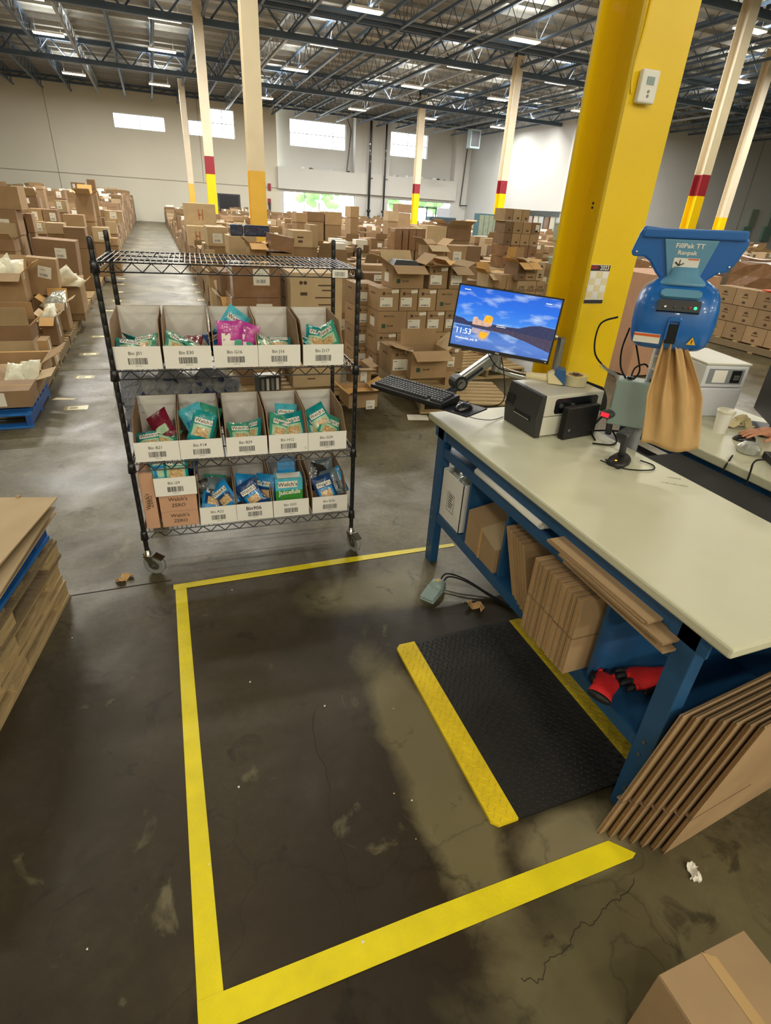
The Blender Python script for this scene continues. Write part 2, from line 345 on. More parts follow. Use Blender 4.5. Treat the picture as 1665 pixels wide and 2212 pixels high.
def window(n, r, y, vx, hz, fr=.05):
    x0, x1, z0, z1 = r
    f = G(); t = .04
    f.box(x0, x1, y-.03, y+.03, z0, z0+t); f.box(x0, x1, y-.03, y+.03, z1-t, z1); f.box(x0, x0+t, y-.03, y+.03, z0, z1); f.box(x1-t, x1, y-.03, y+.03, z0, z1)
    o = struct(f.obj('window_%d' % n, 'steel'))
    vs = [x0]+list(vx)+[x1]; hs = [z0]+list(hz)+[z1]
    for v in vx: G().box(v-.025, v+.025, y-.02, y+.02, z0, z1).obj('mullion', 'steel', o)
    for h in hz: G().box(x0, x1, y-.02, y+.02, h-.025, h+.025).obj('glazing_bar', 'steel', o)
    for a, b_ in zip(vs, vs[1:]):
        for c, d in zip(hs, hs[1:]): G().box(a+.02, b_-.02, y-.004, y+.004, c+.02, d-.02).obj('pane', 'glass', o)
window(1, W1, YW+.15, [-.1], []); window(2, W2a, YW+.15, [], []); window(3, W2b, YW+.15, [5.9], [7.03])
window(4, W3, YW+1.05, [12.8, 15.1], [7.05]); window(5, W4, YW+1.05, [22.0], [6.98])
window(6, S1, YW+.15, [12.35, 13.9, 15.45], []); window(7, S2, YW+.15, [21.5, 23.0, 24.9], [2.35])
g = G()                                         # glazed door leaf in the right storefront
for a, b_ in ((22.95, 23.05), (24.85, 24.95), (23.9, 24.0)): g.box(a, b_, YW+.05, YW+.12, .1, 2.3)
g.box(22.95, 24.95, YW+.05, YW+.12, 2.2, 2.3); g.box(22.95, 24.95, YW+.05, YW+.12, .1, .35)
d = struct(g.obj('door_1', 'grey_dark')); G().box(24.05, 24.1, YW-.0, YW+.05, .9, 1.4).obj('door_handle', 'steel', d)
g = G(); g.box(25.0, 26.35, YW+.02, YW+.10, .1, 2.3); d = struct(g.obj('door_2', 'printer_white')); G().box(25.15, 25.2, YW-.05, YW+.02, 1.0, 1.15).obj('door_handle', 'steel', d)
# dark doorway board on the warm far wall
g = G(); g.box(5.1, 6.9, YW-.06, YW, .1, 2.3); d = struct(g.obj('door_3', 'grey_dark')); G().box(5.25, 6.75, YW-.08, YW-.06, .2, 2.2).obj('door_leaf', 'black_plastic', d)
# right-hand walls
g = G()
g.box(XR, XR+.3, 44.6, YW+1.2, 0, ZC); g.box(XR, XR+.3, 38.4, 44.6, 2.45, ZC)
g.box(XR+.3, 33.6, 44.6, 44.9, 0, 3.0); g.box(XR+.3, 33.6, 38.7, 44.6, 3.0, 3.2)
struct(g.obj('wall_right', 'wall_cool'))
g = G(); g.box(XR+.3, 56, 38.4, 38.7, 0, ZC); g.box(55.7, 56, -17, 38.7, 0, ZC); struct(g.obj('wall_back_right', 'wall_pale'))
g = G(); g.box(46.0, 46.05, 38.38, 38.4, .3, 8.5); g.box(49.5, 49.56, 38.38, 38.4, .3, 8.5); struct(g.obj('trim_3', 'wall_line'))
g = G(); g.box(XL-.3, XL, -17, YW, 0, ZC); struct(g.obj('wall_left', 'wall_warm'))
g = G(); g.box(XL, 56, -17.3, -17, 0, ZC); struct(g.obj('wall_near', 'wall_warm'))
# ceiling
g = G(); g.box(XL-.3, 56.3, -17.3, YW+1.3, ZC, ZC+.2); struct(g.obj('ceiling', 'deck'))
g = G()
y = 4.0
while y < 53: g.box(XL, 46, y-.025, y+.025, ZC-.14, ZC); y += 1.22
struct(g.obj('trim_4', 'deck_rib'))
def truss(p0, p1, zt, zb, pitch, r, name, m='joist', off=0):
    """open web truss between two plan points, chords as angle pairs and round web bars"""
    a = Vector((p0[0], p0[1], 0)); b_ = Vector((p1[0], p1[1], 0)); d = (b_-a); Ln = d.length; d.normalize(); s = Vector((-d.y, d.x, 0))
    g = G(); n = max(2, int(Ln/pitch)); wch = r*2.2
    for z, hh in ((zt, r*2), (zb, r*2.2)):
        c = [a+s*wch, b_+s*wch, b_-s*wch, a-s*wch]
        v = [(q.x, q.y, z-hh) for q in c]+[(q.x, q.y, z+hh) for q in c]
        g.add(v, [(0,3,2,1),(4,5,6,7),(0,1,5,4),(1,2,6,5),(2,3,7,6),(3,0,4,7)])
    for i in range(n):
        q0 = a+d*(Ln*i/n); q1 = a+d*(Ln*(i+.5)/n); q2 = a+d*(Ln*(i+1)/n)
        g.tube((q0.x, q0.y, zt), (q1.x, q1.y, zb), r*.75, 4, cap=False); g.tube((q1.x, q1.y, zb), (q2.x, q2.y, zt), r*.75, 4, cap=False)
    return struct(g.obj(name, m))
GY = [5.5, 17.0, 28.5, 40.0]
xj = [-14.9+1.76*i for i in range(34)]
for i, x in enumerate(xj):
    if x > 44: continue
    y1 = 53.0 if x < XR else 38.3
    segs = [(5.6, 17), (17, 28.5), (28.5, 40 if x < XR else 38.3)] + ([(40, y1)] if x < XR else [])
    for a, b_ in segs:
        truss((x, a+.1), (x, b_-.1), ZC-.22, ZC-.92, 1.15, .024, 'roof_joist', 'joist' if i % 5 != 2 or a < 28 else 'joist_light')
for y in GY: truss((XL, y), (46, y), ZC-.25, ZC-1.08, 1.5, .05, 'roof_girder')
truss((XL, 52.9), (XR, 52.9), ZC-.2, ZC-.45, 1.5, .03, 'roof_girder')
for y, z, r, nm in ((25.1, 8.05, .075, 'p'), (25.5, 7.95, .05, 'p'), (25.9, 8.1, .09, 'p'), (14.0, 8.0, .06, 'p'), (41.2, 7.95, .05, 'p')):
    g = G(); g.tube((XL, y, z), (44, y, z), r, 8)
    for k in range(12): g.tube((-14+4.8*k, y, z), (-14+4.8*k, y, ZC-.1), .012, 4)
    struct(g.obj('ceiling_pipe', 'joist'))
# bright galvanised conduits running down the building
for x, y0, y1, z in ((5.9, 30, 52, 7.9), (8.6, 30, 51, 7.85), (12.5, 22, 50, 7.9), (15.9, 30, 47, 7.8), (3.9, 44, 52, 7.8)):
    g = G(); g.tube((x, y0, z), (x+.4, y1, z), .04, 6); struct(g.obj('ceiling_conduit', 'joist_light'))

# columns
def column(x, y, wd, bands, name='column', web=.36):
    """wide flange column: flanges face -y / +y, web between; bands = [(z0,z1,mat)]"""
    mats = [b_[2] for b_ in bands]; g = G()
    for i, (z0, z1, _) in enumerate(bands):
        g.box(x, x+wd, y, y+.022, z0, z1, i); g.box(x, x+wd, y+web-.022, y+web, z0, z1, i)
        g.box(x+wd/2-.009, x+wd/2+.009, y+.022, y+web-.022, z0, z1, i)
    o = struct(g.obj(name, mats)); b2 = G(); b2.box(x-.06, x+wd+.06, y-.06, y+web+.06, 0, .03); b2.obj('base_plate', 'grey_dark', o)
    return o
FB = lambda zy, zr: [(.0, zy, 'yellow_paint'), (zy, zr, 'red_paint'), (zr, ZC-.5, 'col_white'), (ZC-.5, ZC-.2, 'joist')]
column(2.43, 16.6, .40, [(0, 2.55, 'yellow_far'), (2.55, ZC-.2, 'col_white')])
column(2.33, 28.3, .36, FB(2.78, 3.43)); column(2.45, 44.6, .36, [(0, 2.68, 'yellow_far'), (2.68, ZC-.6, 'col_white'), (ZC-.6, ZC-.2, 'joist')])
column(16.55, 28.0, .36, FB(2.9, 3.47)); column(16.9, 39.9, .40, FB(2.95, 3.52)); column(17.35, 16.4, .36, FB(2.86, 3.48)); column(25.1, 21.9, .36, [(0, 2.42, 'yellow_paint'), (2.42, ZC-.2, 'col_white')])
ycol = column(2.148, 2.6, .300, [(0, ZC-.2, 'yellow_paint')], 'column', .34)
g = G(); g.box(2.158, 2.170, 2.60, 2.598, 0, 8.5)
for i, z in enumerate((1.93, 1.95)): G().tube((2.16, 2.70, z), (2.165, 2.70, z), .006, 8).obj('bolt', 'black_matte', ycol)
# strip lights on the roof steel
def strip_light(x, y, z=7.8, k=1.0, lab=None, grp=None):
    t = thing('strip_light', lab, 'ceiling light', (x, y, z), 0, grp)
    G().box(-.62, .62, -.19, .19, .05, .12).obj('housing', 'white_card', t, bevel=.01)
    G().box(-.60, .60, -.17, .17, .02, .052).obj('diffuser', 'lamp_on' if k > .5 else 'lamp_dim', t)
    for hx_ in (-.5, .5): h = G(); h.tube((hx_, 0, .12), (hx_, 0, ZC-z), .006, 4); h.obj('hanger', 'steel', t)
    a = bpy.data.lights.new('strip', 'AREA'); a.shape = 'RECTANGLE'; a.size = 1.2; a.size_y = .34; a.energy = LAMP_W*k; a.color = (1.0, .975, .92) if y > 18 else (1.0, .93, .74)
    lo = bpy.data.objects.new('lamp', a); COL.objects.link(lo); lo.parent = t; lo.location = (0, 0, .0)
    a2 = bpy.data.lights.new('strip_up', 'AREA'); a2.shape = 'RECTANGLE'; a2.size = 1.2; a2.size_y = .34; a2.energy = LAMP_W*k*.16; a2.color = a.color
    lo = bpy.data.objects.new('lamp_uplight', a2); COL.objects.link(lo); lo.parent = t; lo.location = (0, 0, .14); lo.rotation_euler = (PI, 0, 0)
    return t
mat('lamp_on', '#fff0cf', emit=9, var=0); mat('lamp_dim', '#fff0cf', emit=2, var=0)
LX = [-3.36, 1.35, 7.72, 14.2, 19.6, 25.5, 30.2]; LY = [18.3, 23.7, 29.1, 34.8, 40.1, 44.7]
lxn = ['leftmost', 'second', 'third', 'fourth', 'fifth', 'sixth', 'seventh']; lyn = ['nearest visible', 'second', 'third', 'fourth', 'fifth', 'farthest']
for j, y in enumerate(LY):
    for i, x in enumerate(LX):
        if y > 36 and x > 28: continue
        strip_light(x, y, 7.8, 1.0, 'glowing strip light, %s row from camera, %s across from left' % (lyn[j], lxn[i]))
for y, k in NEAR_K.items():
    for i, x in enumerate((-9.7, -3.36, 1.35, 7.72, 14.2, 19.6)):
        strip_light(x, y, 7.8, k, 'unseen strip light in rows continued over and behind the packing area', 'unseen strip lights over and behind the packing area')

# black drain pipes on the far wall, heater, riser
for i, (x, z0) in enumerate(((18.0, .3), (19.4, .3))):
    g = G(); g.tube((x, YW-.5, z0), (x, YW-.5, 8.3), .11 if i == 0 else .08, 10); g.tube((x, YW-.5, 4.2), (x+.3, YW-.5, 4.2), .03, 6)
    g.lathe([(.17, 0), (.2, .1), (.17, .2)], 10, 0, (x, YW-.5, 1.6)); g.lathe([(.2, 0), (.25, .2), (.2, .4)], 10, 0, (x, YW-.5, .8))
    tag(g.obj('standpipe', 'black_paint'), ('thicker left' if i == 0 else 'thinner right')+' black vertical pipe on the wall between storefront windows', 'pipe')
g = G(); g.tube((27.2, YW-.2, 2.6), (27.4, YW-.2, 8.2), .05, 8); g.tube((27.2, YW-.2, 2.6), (27.75, YW-.6, 2.62), .05, 8); tag(g.obj('riser_pipe', 'grey_dark'), 'thin dark riser pipe beside the far right room corner', 'pipe')
t = thing('unit_heater', 'grey box heater hanging below the roof in the far corner', 'heater', (25.0, 47.5, 6.6))
G().box(-.45, .45, -.3, .3, 0, 1.3).obj('case', 'grey_case', t, bevel=.02); G().box(-.35, .35, -.33, -.3, .15, 1.15).obj('grille', 'grey_dark', t)
for hx_ in (-.3, .3): h = G(); h.tube((hx_, 0, 1.3), (hx_, 0, ZC-6.6), .02, 6); h.obj('hanger', 'joist', t)
# debris lying on the ledge above the storefronts
for i in range(16):
    x = rnd.choice((rnd.uniform(11.5, 16.5), rnd.uniform(20.3, 26))); s = rnd.uniform(.06, .16)
    g = G(); g.X = T(x, YW+.05+rnd.uniform(0, .3), 4.5+s*.4) @ RZ(rnd.uniform(0, 90)) @ RX(rnd.uniform(-15, 15))
    g.prz([(-s*1.6, -s), (s, -s*.8), (s*1.7, s*.3), (-s*.4, s)], -s*.4, s*.6)
    tag(g.obj('debris', rnd.choice(['grey_dark', 'white_card', 'card_dark'])), 'small scrap lying on the ledge above the storefront windows', 'scrap', 'scraps on the ledge')
g = G(); g.X = T(16.3, YW+.75, 4.5); g.tube((0, 0, 0), (.35, .05, 3.1), .035, 6); g.tube((.35, .05, 3.1), (0, .05, 3.9), .03, 6); tag(g.obj('leaning_pole', 'grey_dark'), 'thin dark pole leaning in the left upper wall recess', 'pole')
# exit sign and fire boxes
t = thing('exit_sign', 'small glowing red exit sign on the far right wall', 'sign', (22.7, YW-.4, 4.35)); G().box(-.22, .22, -.04, .04, -.12, .12).obj('case', 'white_card', t)
mat('exit_red', '#ff3048', emit=2.5, var=0); text('EXIT', .17, 'exit_red', t, T(0, -.045, 0) @ FR)
for x, z in ((9.35, 3.0), (9.3, 1.9)): tag(G().box(x-.12, x+.12, YW-.15, YW, z-.25, z+.25).obj('fire_box', 'red_paint'), 'small red box on the far wall left of storefront, '+('upper' if z > 2 else 'lower'), 'fire box')
g = G(); g.tube((9.3, YW-.2, 0), (9.3, YW-.2, 1.9), .09, 8); tag(g.obj('standpipe', 'grey_dark'), 'short dark pipe under the red box beside the storefront', 'pipe')
# outside: pavement and a few trees seen through the storefront glass
g = G(); g.quad((XL, YW+1, -.02), (60, YW+1, -.02), (60, YW+60, -.02), (XL, YW+60, -.02)); struct(g.obj('pavement', 'asphalt'))
def tree(x, y, h, lab):
    t = thing('tree', lab, 'tree', (x, y, -.02)); G().tube((0, 0, 0), (0, 0, h*.5), .18, 8, r2=.1).obj('trunk', 'wood_old', t)
    g = G(); r = random.Random(int(x*10))
    for k in range(26):
        c = Vector((r.gauss(0, .28), r.gauss(0, .28), r.gauss(.68, .14)))*h; s = h*r.uniform(.09, .17); rings = []
        for a in range(5):
            th = PI*(a+.5)/5; rings.append([(c.x+s*math.sin(th)*math.cos(2*PI*q/7)*r.uniform(.8, 1.2), c.y+s*math.sin(th)*math.sin(2*PI*q/7), c.z+s*math.cos(th)*.8) for q in range(7)])
        g.loft(rings)
    stuff(g.obj('foliage', 'tree_leaf', t))
tree(27, 75, 5.5, 'green tree outside the right storefront, left of its door'); tree(37, 80, 5, 'green tree outside the right storefront, above its door'); tree(21.5, 84, 4.5, 'green tree outside the left storefront at its right end')

# ================================================================ SHELF RACK
RK = thing('wire_shelf_rack', 'black wire shelving rack on casters holding rows of white bins', 'shelving rack', (-.262, 2.80, 0), R(-2.9))
RKM = T(-.262, 2.80, 0) @ RZ(-2.9)
RW, RD = 1.160, .55
SZ = [.262, .662, 1.134, 1.600]
for (x, y) in ((0, 0), (RW, 0), (0, RD), (RW, RD)):
    pr = [(.0125, .10)]; z = .12
    while z < 1.68: pr += [(.0125, z), (.0118, z+.002), (.0118, z+.004), (.0125, z+.006)]; z += .0254*2
    pr += [(.0125, 1.69), (.0095, 1.697), (.0, 1.697)]
    G().lathe(pr, 14, 0, (x, y, 0)).obj('post', 'black_paint', RK, smooth=True)
for k, z in enumerate(SZ):
    g = G(); e = .0032
    for yy in (0, RD):
        for zz in (z, z-.038):
            g.tube((0, yy, zz), (RW, yy, zz), e, 6)
        n = 14
        for i in range(n):
            a = .03+(RW-.06)*i/n; b_ = .03+(RW-.06)*(i+.5)/n; c = .03+(RW-.06)*(i+1)/n
            g.tube((a, yy, z-.038), (b_, yy, z), e*.8, 5, cap=False); g.tube((b_, yy, z), (c, yy, z-.038), e*.8, 5, cap=False)
    for xx in (0, RW):
        for zz in (z, z-.038): g.tube((xx, 0, zz), (xx, RD, zz), e, 6)
        n = 6
        for i in range(n):
            a = .03+(RD-.06)*i/n; b_ = .03+(RD-.06)*(i+.5)/n; c = .03+(RD-.06)*(i+1)/n
            g.tube((xx, a, z-.038), (xx, b_, z), e*.8, 5, cap=False); g.tube((xx, b_, z), (xx, c, z-.038), e*.8, 5, cap=False)
    for yy in (.18, .37): g.tube((0, yy, z-.004), (RW, yy, z-.004), e, 6)
    sh = g.obj('shelf', 'black_paint', RK)
    g = G()
    for i in range(47): xx = .024*i+.028; g.tube((xx, 0, z+.003), (xx, RD, z+.003), .0021, 6, cap=False)
    stuff(g.obj('deck_wires', 'wire_painted_sheen' if k == 3 else 'black_paint', sh))  # top shelf's black wires get grey metal, painting in their reflected light
    g = G()
    for (x, y) in ((0, 0), (RW, 0), (0, RD), (RW, RD)): G().lathe([(.0135, -.045), (.021, -.043), (.0165, .006), (.0135, .008)], 12, 0, (x, y, z)).obj('corner_collar', 'black_paint', sh, smooth=True)
g = G(); g.box(1.03, 1.105, -.008, -.004, 1.562, 1.597); lb = g.obj('label_holder', 'paper', RK)
g = G(); barcode(g, T(1.067, -.0085, 1.578) @ FR, .055, .02, 0, 3); g.obj('barcode', 'ink_grey', lb)
def caster(x, y, a, brake):
    c = bpy.data.objects.new('caster', None); COL.objects.link(c); c.parent = RK; c.location = (x, y, 0); c.rotation_euler = (0, 0, R(a)); c.empty_display_size = .03
    G().lathe([(0, .035), (.012, .034), (.014, .026)], 10).obj  # hub profile helper (unused shape)
    w_ = G(); w_.X = T(.032, 0, .0625) @ RX(90); w_.lathe([(.0, -.012), (.02, -.013), (.048, -.010), (.057, -.013), (.0625, -.009), (.0625, .009), (.057, .013), (.048, .010), (.02, .013), (.0, .012)], 24)
    w_.obj('wheel', 'rubber_grey', c, smooth=True)
    h = G(); h.X = T(.032, 0, .0625) @ RX(90); h.lathe([(0, -.0155), (.03, -.0145), (.034, -.0125)], 18); h.lathe([(0, .0155), (.03, .0145), (.034, .0125)], 18); h.tube((0, 0, -.024), (0, 0, .024), .006, 8); h.obj('wheel_hub', 'steel', c)
    f = G()
    for s in (-1, 1): f.prism([(-.02, .115), (.028, .118), (.046, .06), (.034, .052), (.024, .055)], s*.021-.0015, s*.021+.0015)
    f.box(-.022, .03, -.0225, .0225, .113, .118); f.obj('fork', 'chrome', c)
    G().lathe([(.0, .112), (.024, .114), (.027, .122), (.016, .13), (.015, .15), (.0, .152)], 16).obj('swivel', 'chrome', c, smooth=True)
    if brake: b_ = G(); b_.prism([(.03, .118), (.085, .10), (.09, .106), (.04, .128)], -.02, .02); b_.obj('brake_pedal', 'chrome', c)
caster(0, 0, -25, 1); caster(RW, 0, -70, 1); caster(0, RD, 30, 0); caster(RW, RD, 70, 0)

# ---- bins
BD, BH, BL = .41, .222, .105
def make_bin(x0, x1, z, code, side, y=.012, hb=BH, big=False, cat='bin'):
    """white-faced corrugated bin: local to the rack"""
    wd = x1-x0; o = RKM @ Vector((x0, y, z)); t = thing('storage_bin', 'white cardboard bin printed %s, %s' % (code, side), cat, o, R(-2.9), 'white cardboard bins on the rack')
    tk = .004
    G().box(0, wd, 0, BD, 0, tk).obj('bin_floor', 'card', t)
    g = G(); g.box(tk, wd-tk, BD-tk, BD, tk, hb, 0); g.box(tk, wd-tk, BD-tk-.0006, BD-tk, tk, hb-.001, 1); g.obj('back_panel', ['card', 'white_card'], t)
    for s in (0, 1):
        x = 0 if s == 0 else wd-tk
        g = G(); v = [(0, tk), (0, BL), (.012, BL+.004), (.085, hb*.86), (.11, hb*.93), (BD, hb), (BD, tk)]
        n = len(v); vs = [(x, a, b_) for a, b_ in v]+[(x+tk, a, b_) for a, b_ in v]
        g.add(vs, [tuple(range(n)), tuple(range(2*n-1, n-1, -1))]+[(i, i+n, (i+1) % n+n, (i+1) % n) for i in range(n)]); g.obj('side_panel', 'card_red', t)
    f = G(); f.box(-.001, wd+.001, -tk, 0, 0, BL); fp = f.obj('front_lip', 'white_card', t)
    text(code, .031 if big else .022, 'ink', fp, T(wd*.47, -tk-.0006, BL*.70) @ FR, 'printed_code', bold=.004 if not big else .02)
    g = G(); barcode(g, T(wd*.50, -tk-.0006, BL*.36) @ FR, wd*.40, .030, 0, hash(code) % 97 if False else sum(map(ord, code))); g.obj('barcode', 'ink', fp)
    g = G(); barcode(g, T(wd*.52, -tk-.0006, BL*.15) @ FR, wd*.16, .004, 0, 5, 14); g.obj('small_digits', 'ink_grey', fp)
    return t
BINS = {}
for code, a, b_, z, sd in (('Bin J01', .005, .214, 1.140, 'second shelf far left'), ('Bin E30', .227, .440, 1.140, 'second shelf, second from left'), ('Bin G16', .452, .660, 1.140, 'second shelf middle'), ('Bin J16', .664, .870, 1.140, 'second shelf, fourth from left'), ('Bin D17', .886, 1.094, 1.140, 'second shelf far right'),
                           ('Bin B21', .026, .237, .668, 'third shelf far left'), ('Bin F14', .241, .451, .668, 'third shelf, second from left'), ('Bin B29', .472, .682, .668, 'third shelf middle'), ('Bin H12', .693, .902, .668, 'third shelf, fourth from left'), ('Bin G29', .906, 1.119, .668, 'third shelf far right'),
                           ('Bin i29', .091, .297, .470, 'raised on brown cartons'), ('Bin A22', .300, .492, .268, 'bottom shelf beside the cartons'), ('Bin906', .496, .694, .268, 'bottom shelf middle, in large letters'), ('Bin G03', .700, .902, .268, 'bottom shelf, holding green and blue boxes'), ('Bin K06', .925, 1.133, .268, 'bottom shelf far right')):
    BINS[code] = (make_bin(a, b_, z, code, sd, big=(code == 'Bin906'), hb=.165 if code == 'Bin i29' else BH, y=.012 if code != 'Bin i29' else .0), a, b_, z)
# hand written 5 on one bin
text('5', .02, 'ink_grey', [c for c in BINS['Bin H12'][0].children if c.name.startswith('front_lip')][0], T(.196, -.0046, .02) @ FR, 'pen_mark')

def pouch(w_, h, t, mm, seed, crimp=.012):
    """sealed snack pouch: pillow body with crimped ends; local x width, z height, y thickness"""
    r = random.Random(seed); nu, nv = 9, 11; g = G(); v = []; f = []; m = []
    for side in (-1, 1):
        for j in range(nv+1):
            for i in range(nu+1):
                u = 2*i/nu-1; q = 2*j/nv-1; k = (max(0, 1-abs(u)**3))*(max(0, 1-abs(q)**4)); edge = (j in (0, nv)) or (i in (0, nu))
                x = u*w_/2*(1-.05*(1-abs(q)**2)); z = q*h/2; y = side*t/2*k + (0 if edge else r.gauss(0, t*.05))
                v.append((x, y, z))
    st = (nu+1)*(nv+1)
    for s in (0, 1):
        for j in range(nv):
            for i in range(nu):
                a = s*st+j*(nu+1)+i; q = (a, a+1, a+nu+2, a+nu+1)
                f.append(q if s == 0 else q[::-1]); z = j/nv
                m.append(0 if (z > .52 or z < .10 or i in (0, nu-1)) else (2 if (.12 < z < .38 and 2 <= i <= 6) else 1))
    g.v = v; g.f = f; g.m = m
    return g
PCOL = dict(teal=('bag_teal', 'bag_pale', 'bag_fruit'), green=('bag_green', 'bag_pale', 'bag_fruit'), blue=('bag_blue', 'bag_navy', 'bag_fruit'), sky=('bag_sky', 'bag_blue', 'bag_pale'),
            pink=('bag_pink', 'bag_pink', 'paper'), wine=('bag_wine', 'bag_wine', 'bag_pale'), navy=('bag_navy', 'bag_blue', 'bag_fruit'), black=('bag_black', 'bag_clear', 'bag_clear'), clear=('bag_clear', 'bag_black', 'bag_clear'))
PNAME = dict(teal='teal', green='sea green', blue='bright blue', sky='sky blue', pink='magenta', wine='dark red', navy='navy blue', black='black', clear='clear')
def put_pouch(code, col, x, y, z, rx, ry, rz, lab, w_=.125, h=.165, t=.035, logo=True, seed=0):
    _, a, b_, bz = BINS[code]; g = pouch(w_, h, t, None, seed+len(lab)); P = RKM @ Vector((a+x, y, bz+z))
    o = tag(g.obj('snack_pouch', list(PCOL[col]), smooth=True), '%s snack pouch in %s, %s' % (PNAME[col], code.replace('Bin', 'bin').replace('bin9', 'bin 9'), lab), 'snack pouch', 'snack pouches in the bins')
    o.location = P; o.rotation_euler = (R(rx), R(ry), R(rz-2.9))
    if logo:
        l = plate(T(0, -t*.5-.001, h*.17) @ FR, w_*.72, h*.17, 'paper', o, 'logo_band')
        text("Welch's", h*.17, 'ink', l, T(0, -t*.5-.0015, h*.172) @ FR, 'lettering', bold=.01, sx=.95)
    else:
        pass
    return o
PP = [('Bin J01','teal',.07,.10,.075,-70,10,8,'lying left'),('Bin J01','green',.13,.14,.085,-65,-12,-20,'lying right'),('Bin J01','teal',.11,.24,.07,-78,40,60,'lying behind the front two'),
 ('Bin E30','green',.06,.11,.085,-60,30,10,'tipped against left side'),('Bin E30','wine',.12,.15,.08,-70,-10,-15,'lying in the centre'),('Bin E30','green',.15,.11,.075,-75,20,40,'lying at right front'),
 ('Bin G16','sky',.105,.20,.165,-18,38,0,'standing highest at the back'),('Bin G16','pink',.085,.07,.125,-8,2,4,'upright with white nutrition panel'),('Bin G16','pink',.155,.09,.115,-12,14,-25,'leaning behind the lip at right'),('Bin G16','navy',.04,.14,.09,-50,-20,10,'dark one at left'),('Bin G16','green',.13,.16,.10,-40,20,10,'behind the magenta pair'),
 ('Bin J16','green',.05,.12,.08,-65,30,20,'tilted at left'),('Bin J16','teal',.12,.16,.075,-75,0,-10,'lying flat at right'),
 ('Bin D17','teal',.10,.16,.10,-50,12,-5,'in the centre'),('Bin D17','green',.155,.14,.11,-35,-35,-30,'propped on the right side'),('Bin D17','teal',.06,.12,.08,-70,20,40,'lying at left front'),
 ('Bin B21','teal',.07,.09,.075,-68,-6,5,'lying at left with white logo'),('Bin B21','wine',.13,.16,.135,-40,-35,-10,'tilted on top'),('Bin B21','green',.14,.11,.08,-62,12,-25,'lying at right front'),
 ('Bin F14','sky',.085,.19,.145,-25,-22,8,'leaning left behind the front one'),('Bin F14','teal',.12,.11,.135,-22,18,-6,'standing in front with white logo'),('Bin F14','green',.15,.2,.14,-30,20,-6,'at the right rear'),
 ('Bin B29','green',.08,.10,.085,-58,6,10,'in the left half'),('Bin B29','teal',.14,.14,.085,-60,-20,-22,'in the right half'),
 ('Bin H12','sky',.12,.20,.13,-35,4,-5,'high at the back'),('Bin H12','green',.07,.11,.105,-42,22,10,'dark logo at left front'),('Bin H12','teal',.15,.13,.105,-42,-15,-10,'at right front'),
 ('Bin G29','teal',.09,.15,.13,-35,-25,10,'standing highest, logo tilted'),('Bin G29','green',.14,.12,.09,-50,25,-10,'low at right'),('Bin G29','teal',.05,.11,.08,-65,40,20,'low at left'),
 ('Bin i29','sky',.05,.05,.150,-14,-4,6,'left of the two front ones'),('Bin i29','teal',.115,.03,.150,-8,2,0,'front one with large white logo'),('Bin i29','navy',.17,.16,.14,-20,8,-10,'dark one at the right'),('Bin i29','navy',.10,.22,.17,-20,-6,0,'dark one at the back'),
 ('Bin A22','black',.045,.16,.12,-15,-10,20,'thin dark one standing left'),('Bin A22','green',.09,.22,.12,-45,10,0,'dull one in the middle'),('Bin A22','blue',.075,.13,.105,-50,24,8,'low at the front'),('Bin A22','blue',.135,.10,.12,-35,-42,-10,'tilted on the right'),('Bin A22','clear',.10,.15,.13,-35,14,10,'glossy one on top'),
 ('Bin906','blue',.06,.16,.13,-30,16,10,'at the left rear'),('Bin906','navy',.09,.09,.12,-28,-30,5,'in front with white logo'),('Bin906','clear',.14,.13,.10,-40,20,-10,'dull one at centre right'),('Bin906','blue',.175,.12,.14,-12,-6,-40,'upright against right side'),
 ('Bin K06','black',.06,.18,.15,-20,24,12,'standing at left rear'),('Bin K06','clear',.11,.22,.16,-18,-4,0,'standing at the middle rear'),('Bin K06','navy',.09,.09,.115,-30,-14,6,'in front with white logo'),('Bin K06','blue',.165,.15,.125,-25,-30,-16,'leaning at right'),('Bin K06','clear',.13,.13,.13,-30,-20,-10,'folded one behind the front logo')]
for i, (code, col, x, y, z, rx, ry, rz, lab) in enumerate(PP):
    lg = col not in ('wine', 'black', 'clear') and not ('rear' in lab or 'behind' in lab)
    put_pouch(code, col, x, y, z, rx, ry, rz, lab, seed=i, logo=lg and col != 'pink')
for i, ch in enumerate([o for o in bpy.data.objects if o.name.startswith('snack_pouch') and 'magenta' in o.get('label', '')]):
    p = plate(T(-.02, -.0175, -.005) @ FR, .045, .06, 'paper', ch, 'nutrition_panel'); p2 = plate(T(.035, -.0175, -.02) @ FR, .034, .035, 'bag_green', ch, 'picture_panel')
# boxed sweets in bin G03
a3 = BINS['Bin G03']
P = RKM @ Vector((a3[1]+.02, .05, a3[3]+.006)); t = thing('snack_box', 'green and blue juicy fruit snack box in bin G03, in front', 'snack box', P, R(-2.9), 'snack boxes in bin G03')
g = G(); g.box(0, .155, 0, .085, 0, .14, 0); g.box(0, .155, 0, .085, .14, .215, 1); g.obj('carton_body', ['box_green', 'bag_sky'], t) if 'box_green' in M else None
mat('box_green', '#3f8f3a', rough=.4, var=.2, scale=20)
if not t.children: g.obj('carton_body', ['box_green', 'bag_sky'], t)
pl = plate(T(.07, -.001, .178) @ FR, .11, .04, 'paper', t, 'logo_band'); text("Welch's", .034, 'ink', pl, T(.07, -.0018, .178) @ FR, bold=.01)
text('Juicefuls', .038, 'paper', t, T(.080, -.0012, .128) @ FR @ RZ(3), 'lettering', bold=.03)
g = G(); g.box(.015, .14, .01, .075, .2152, .2156); g.obj('white_panel', 'paper', t)
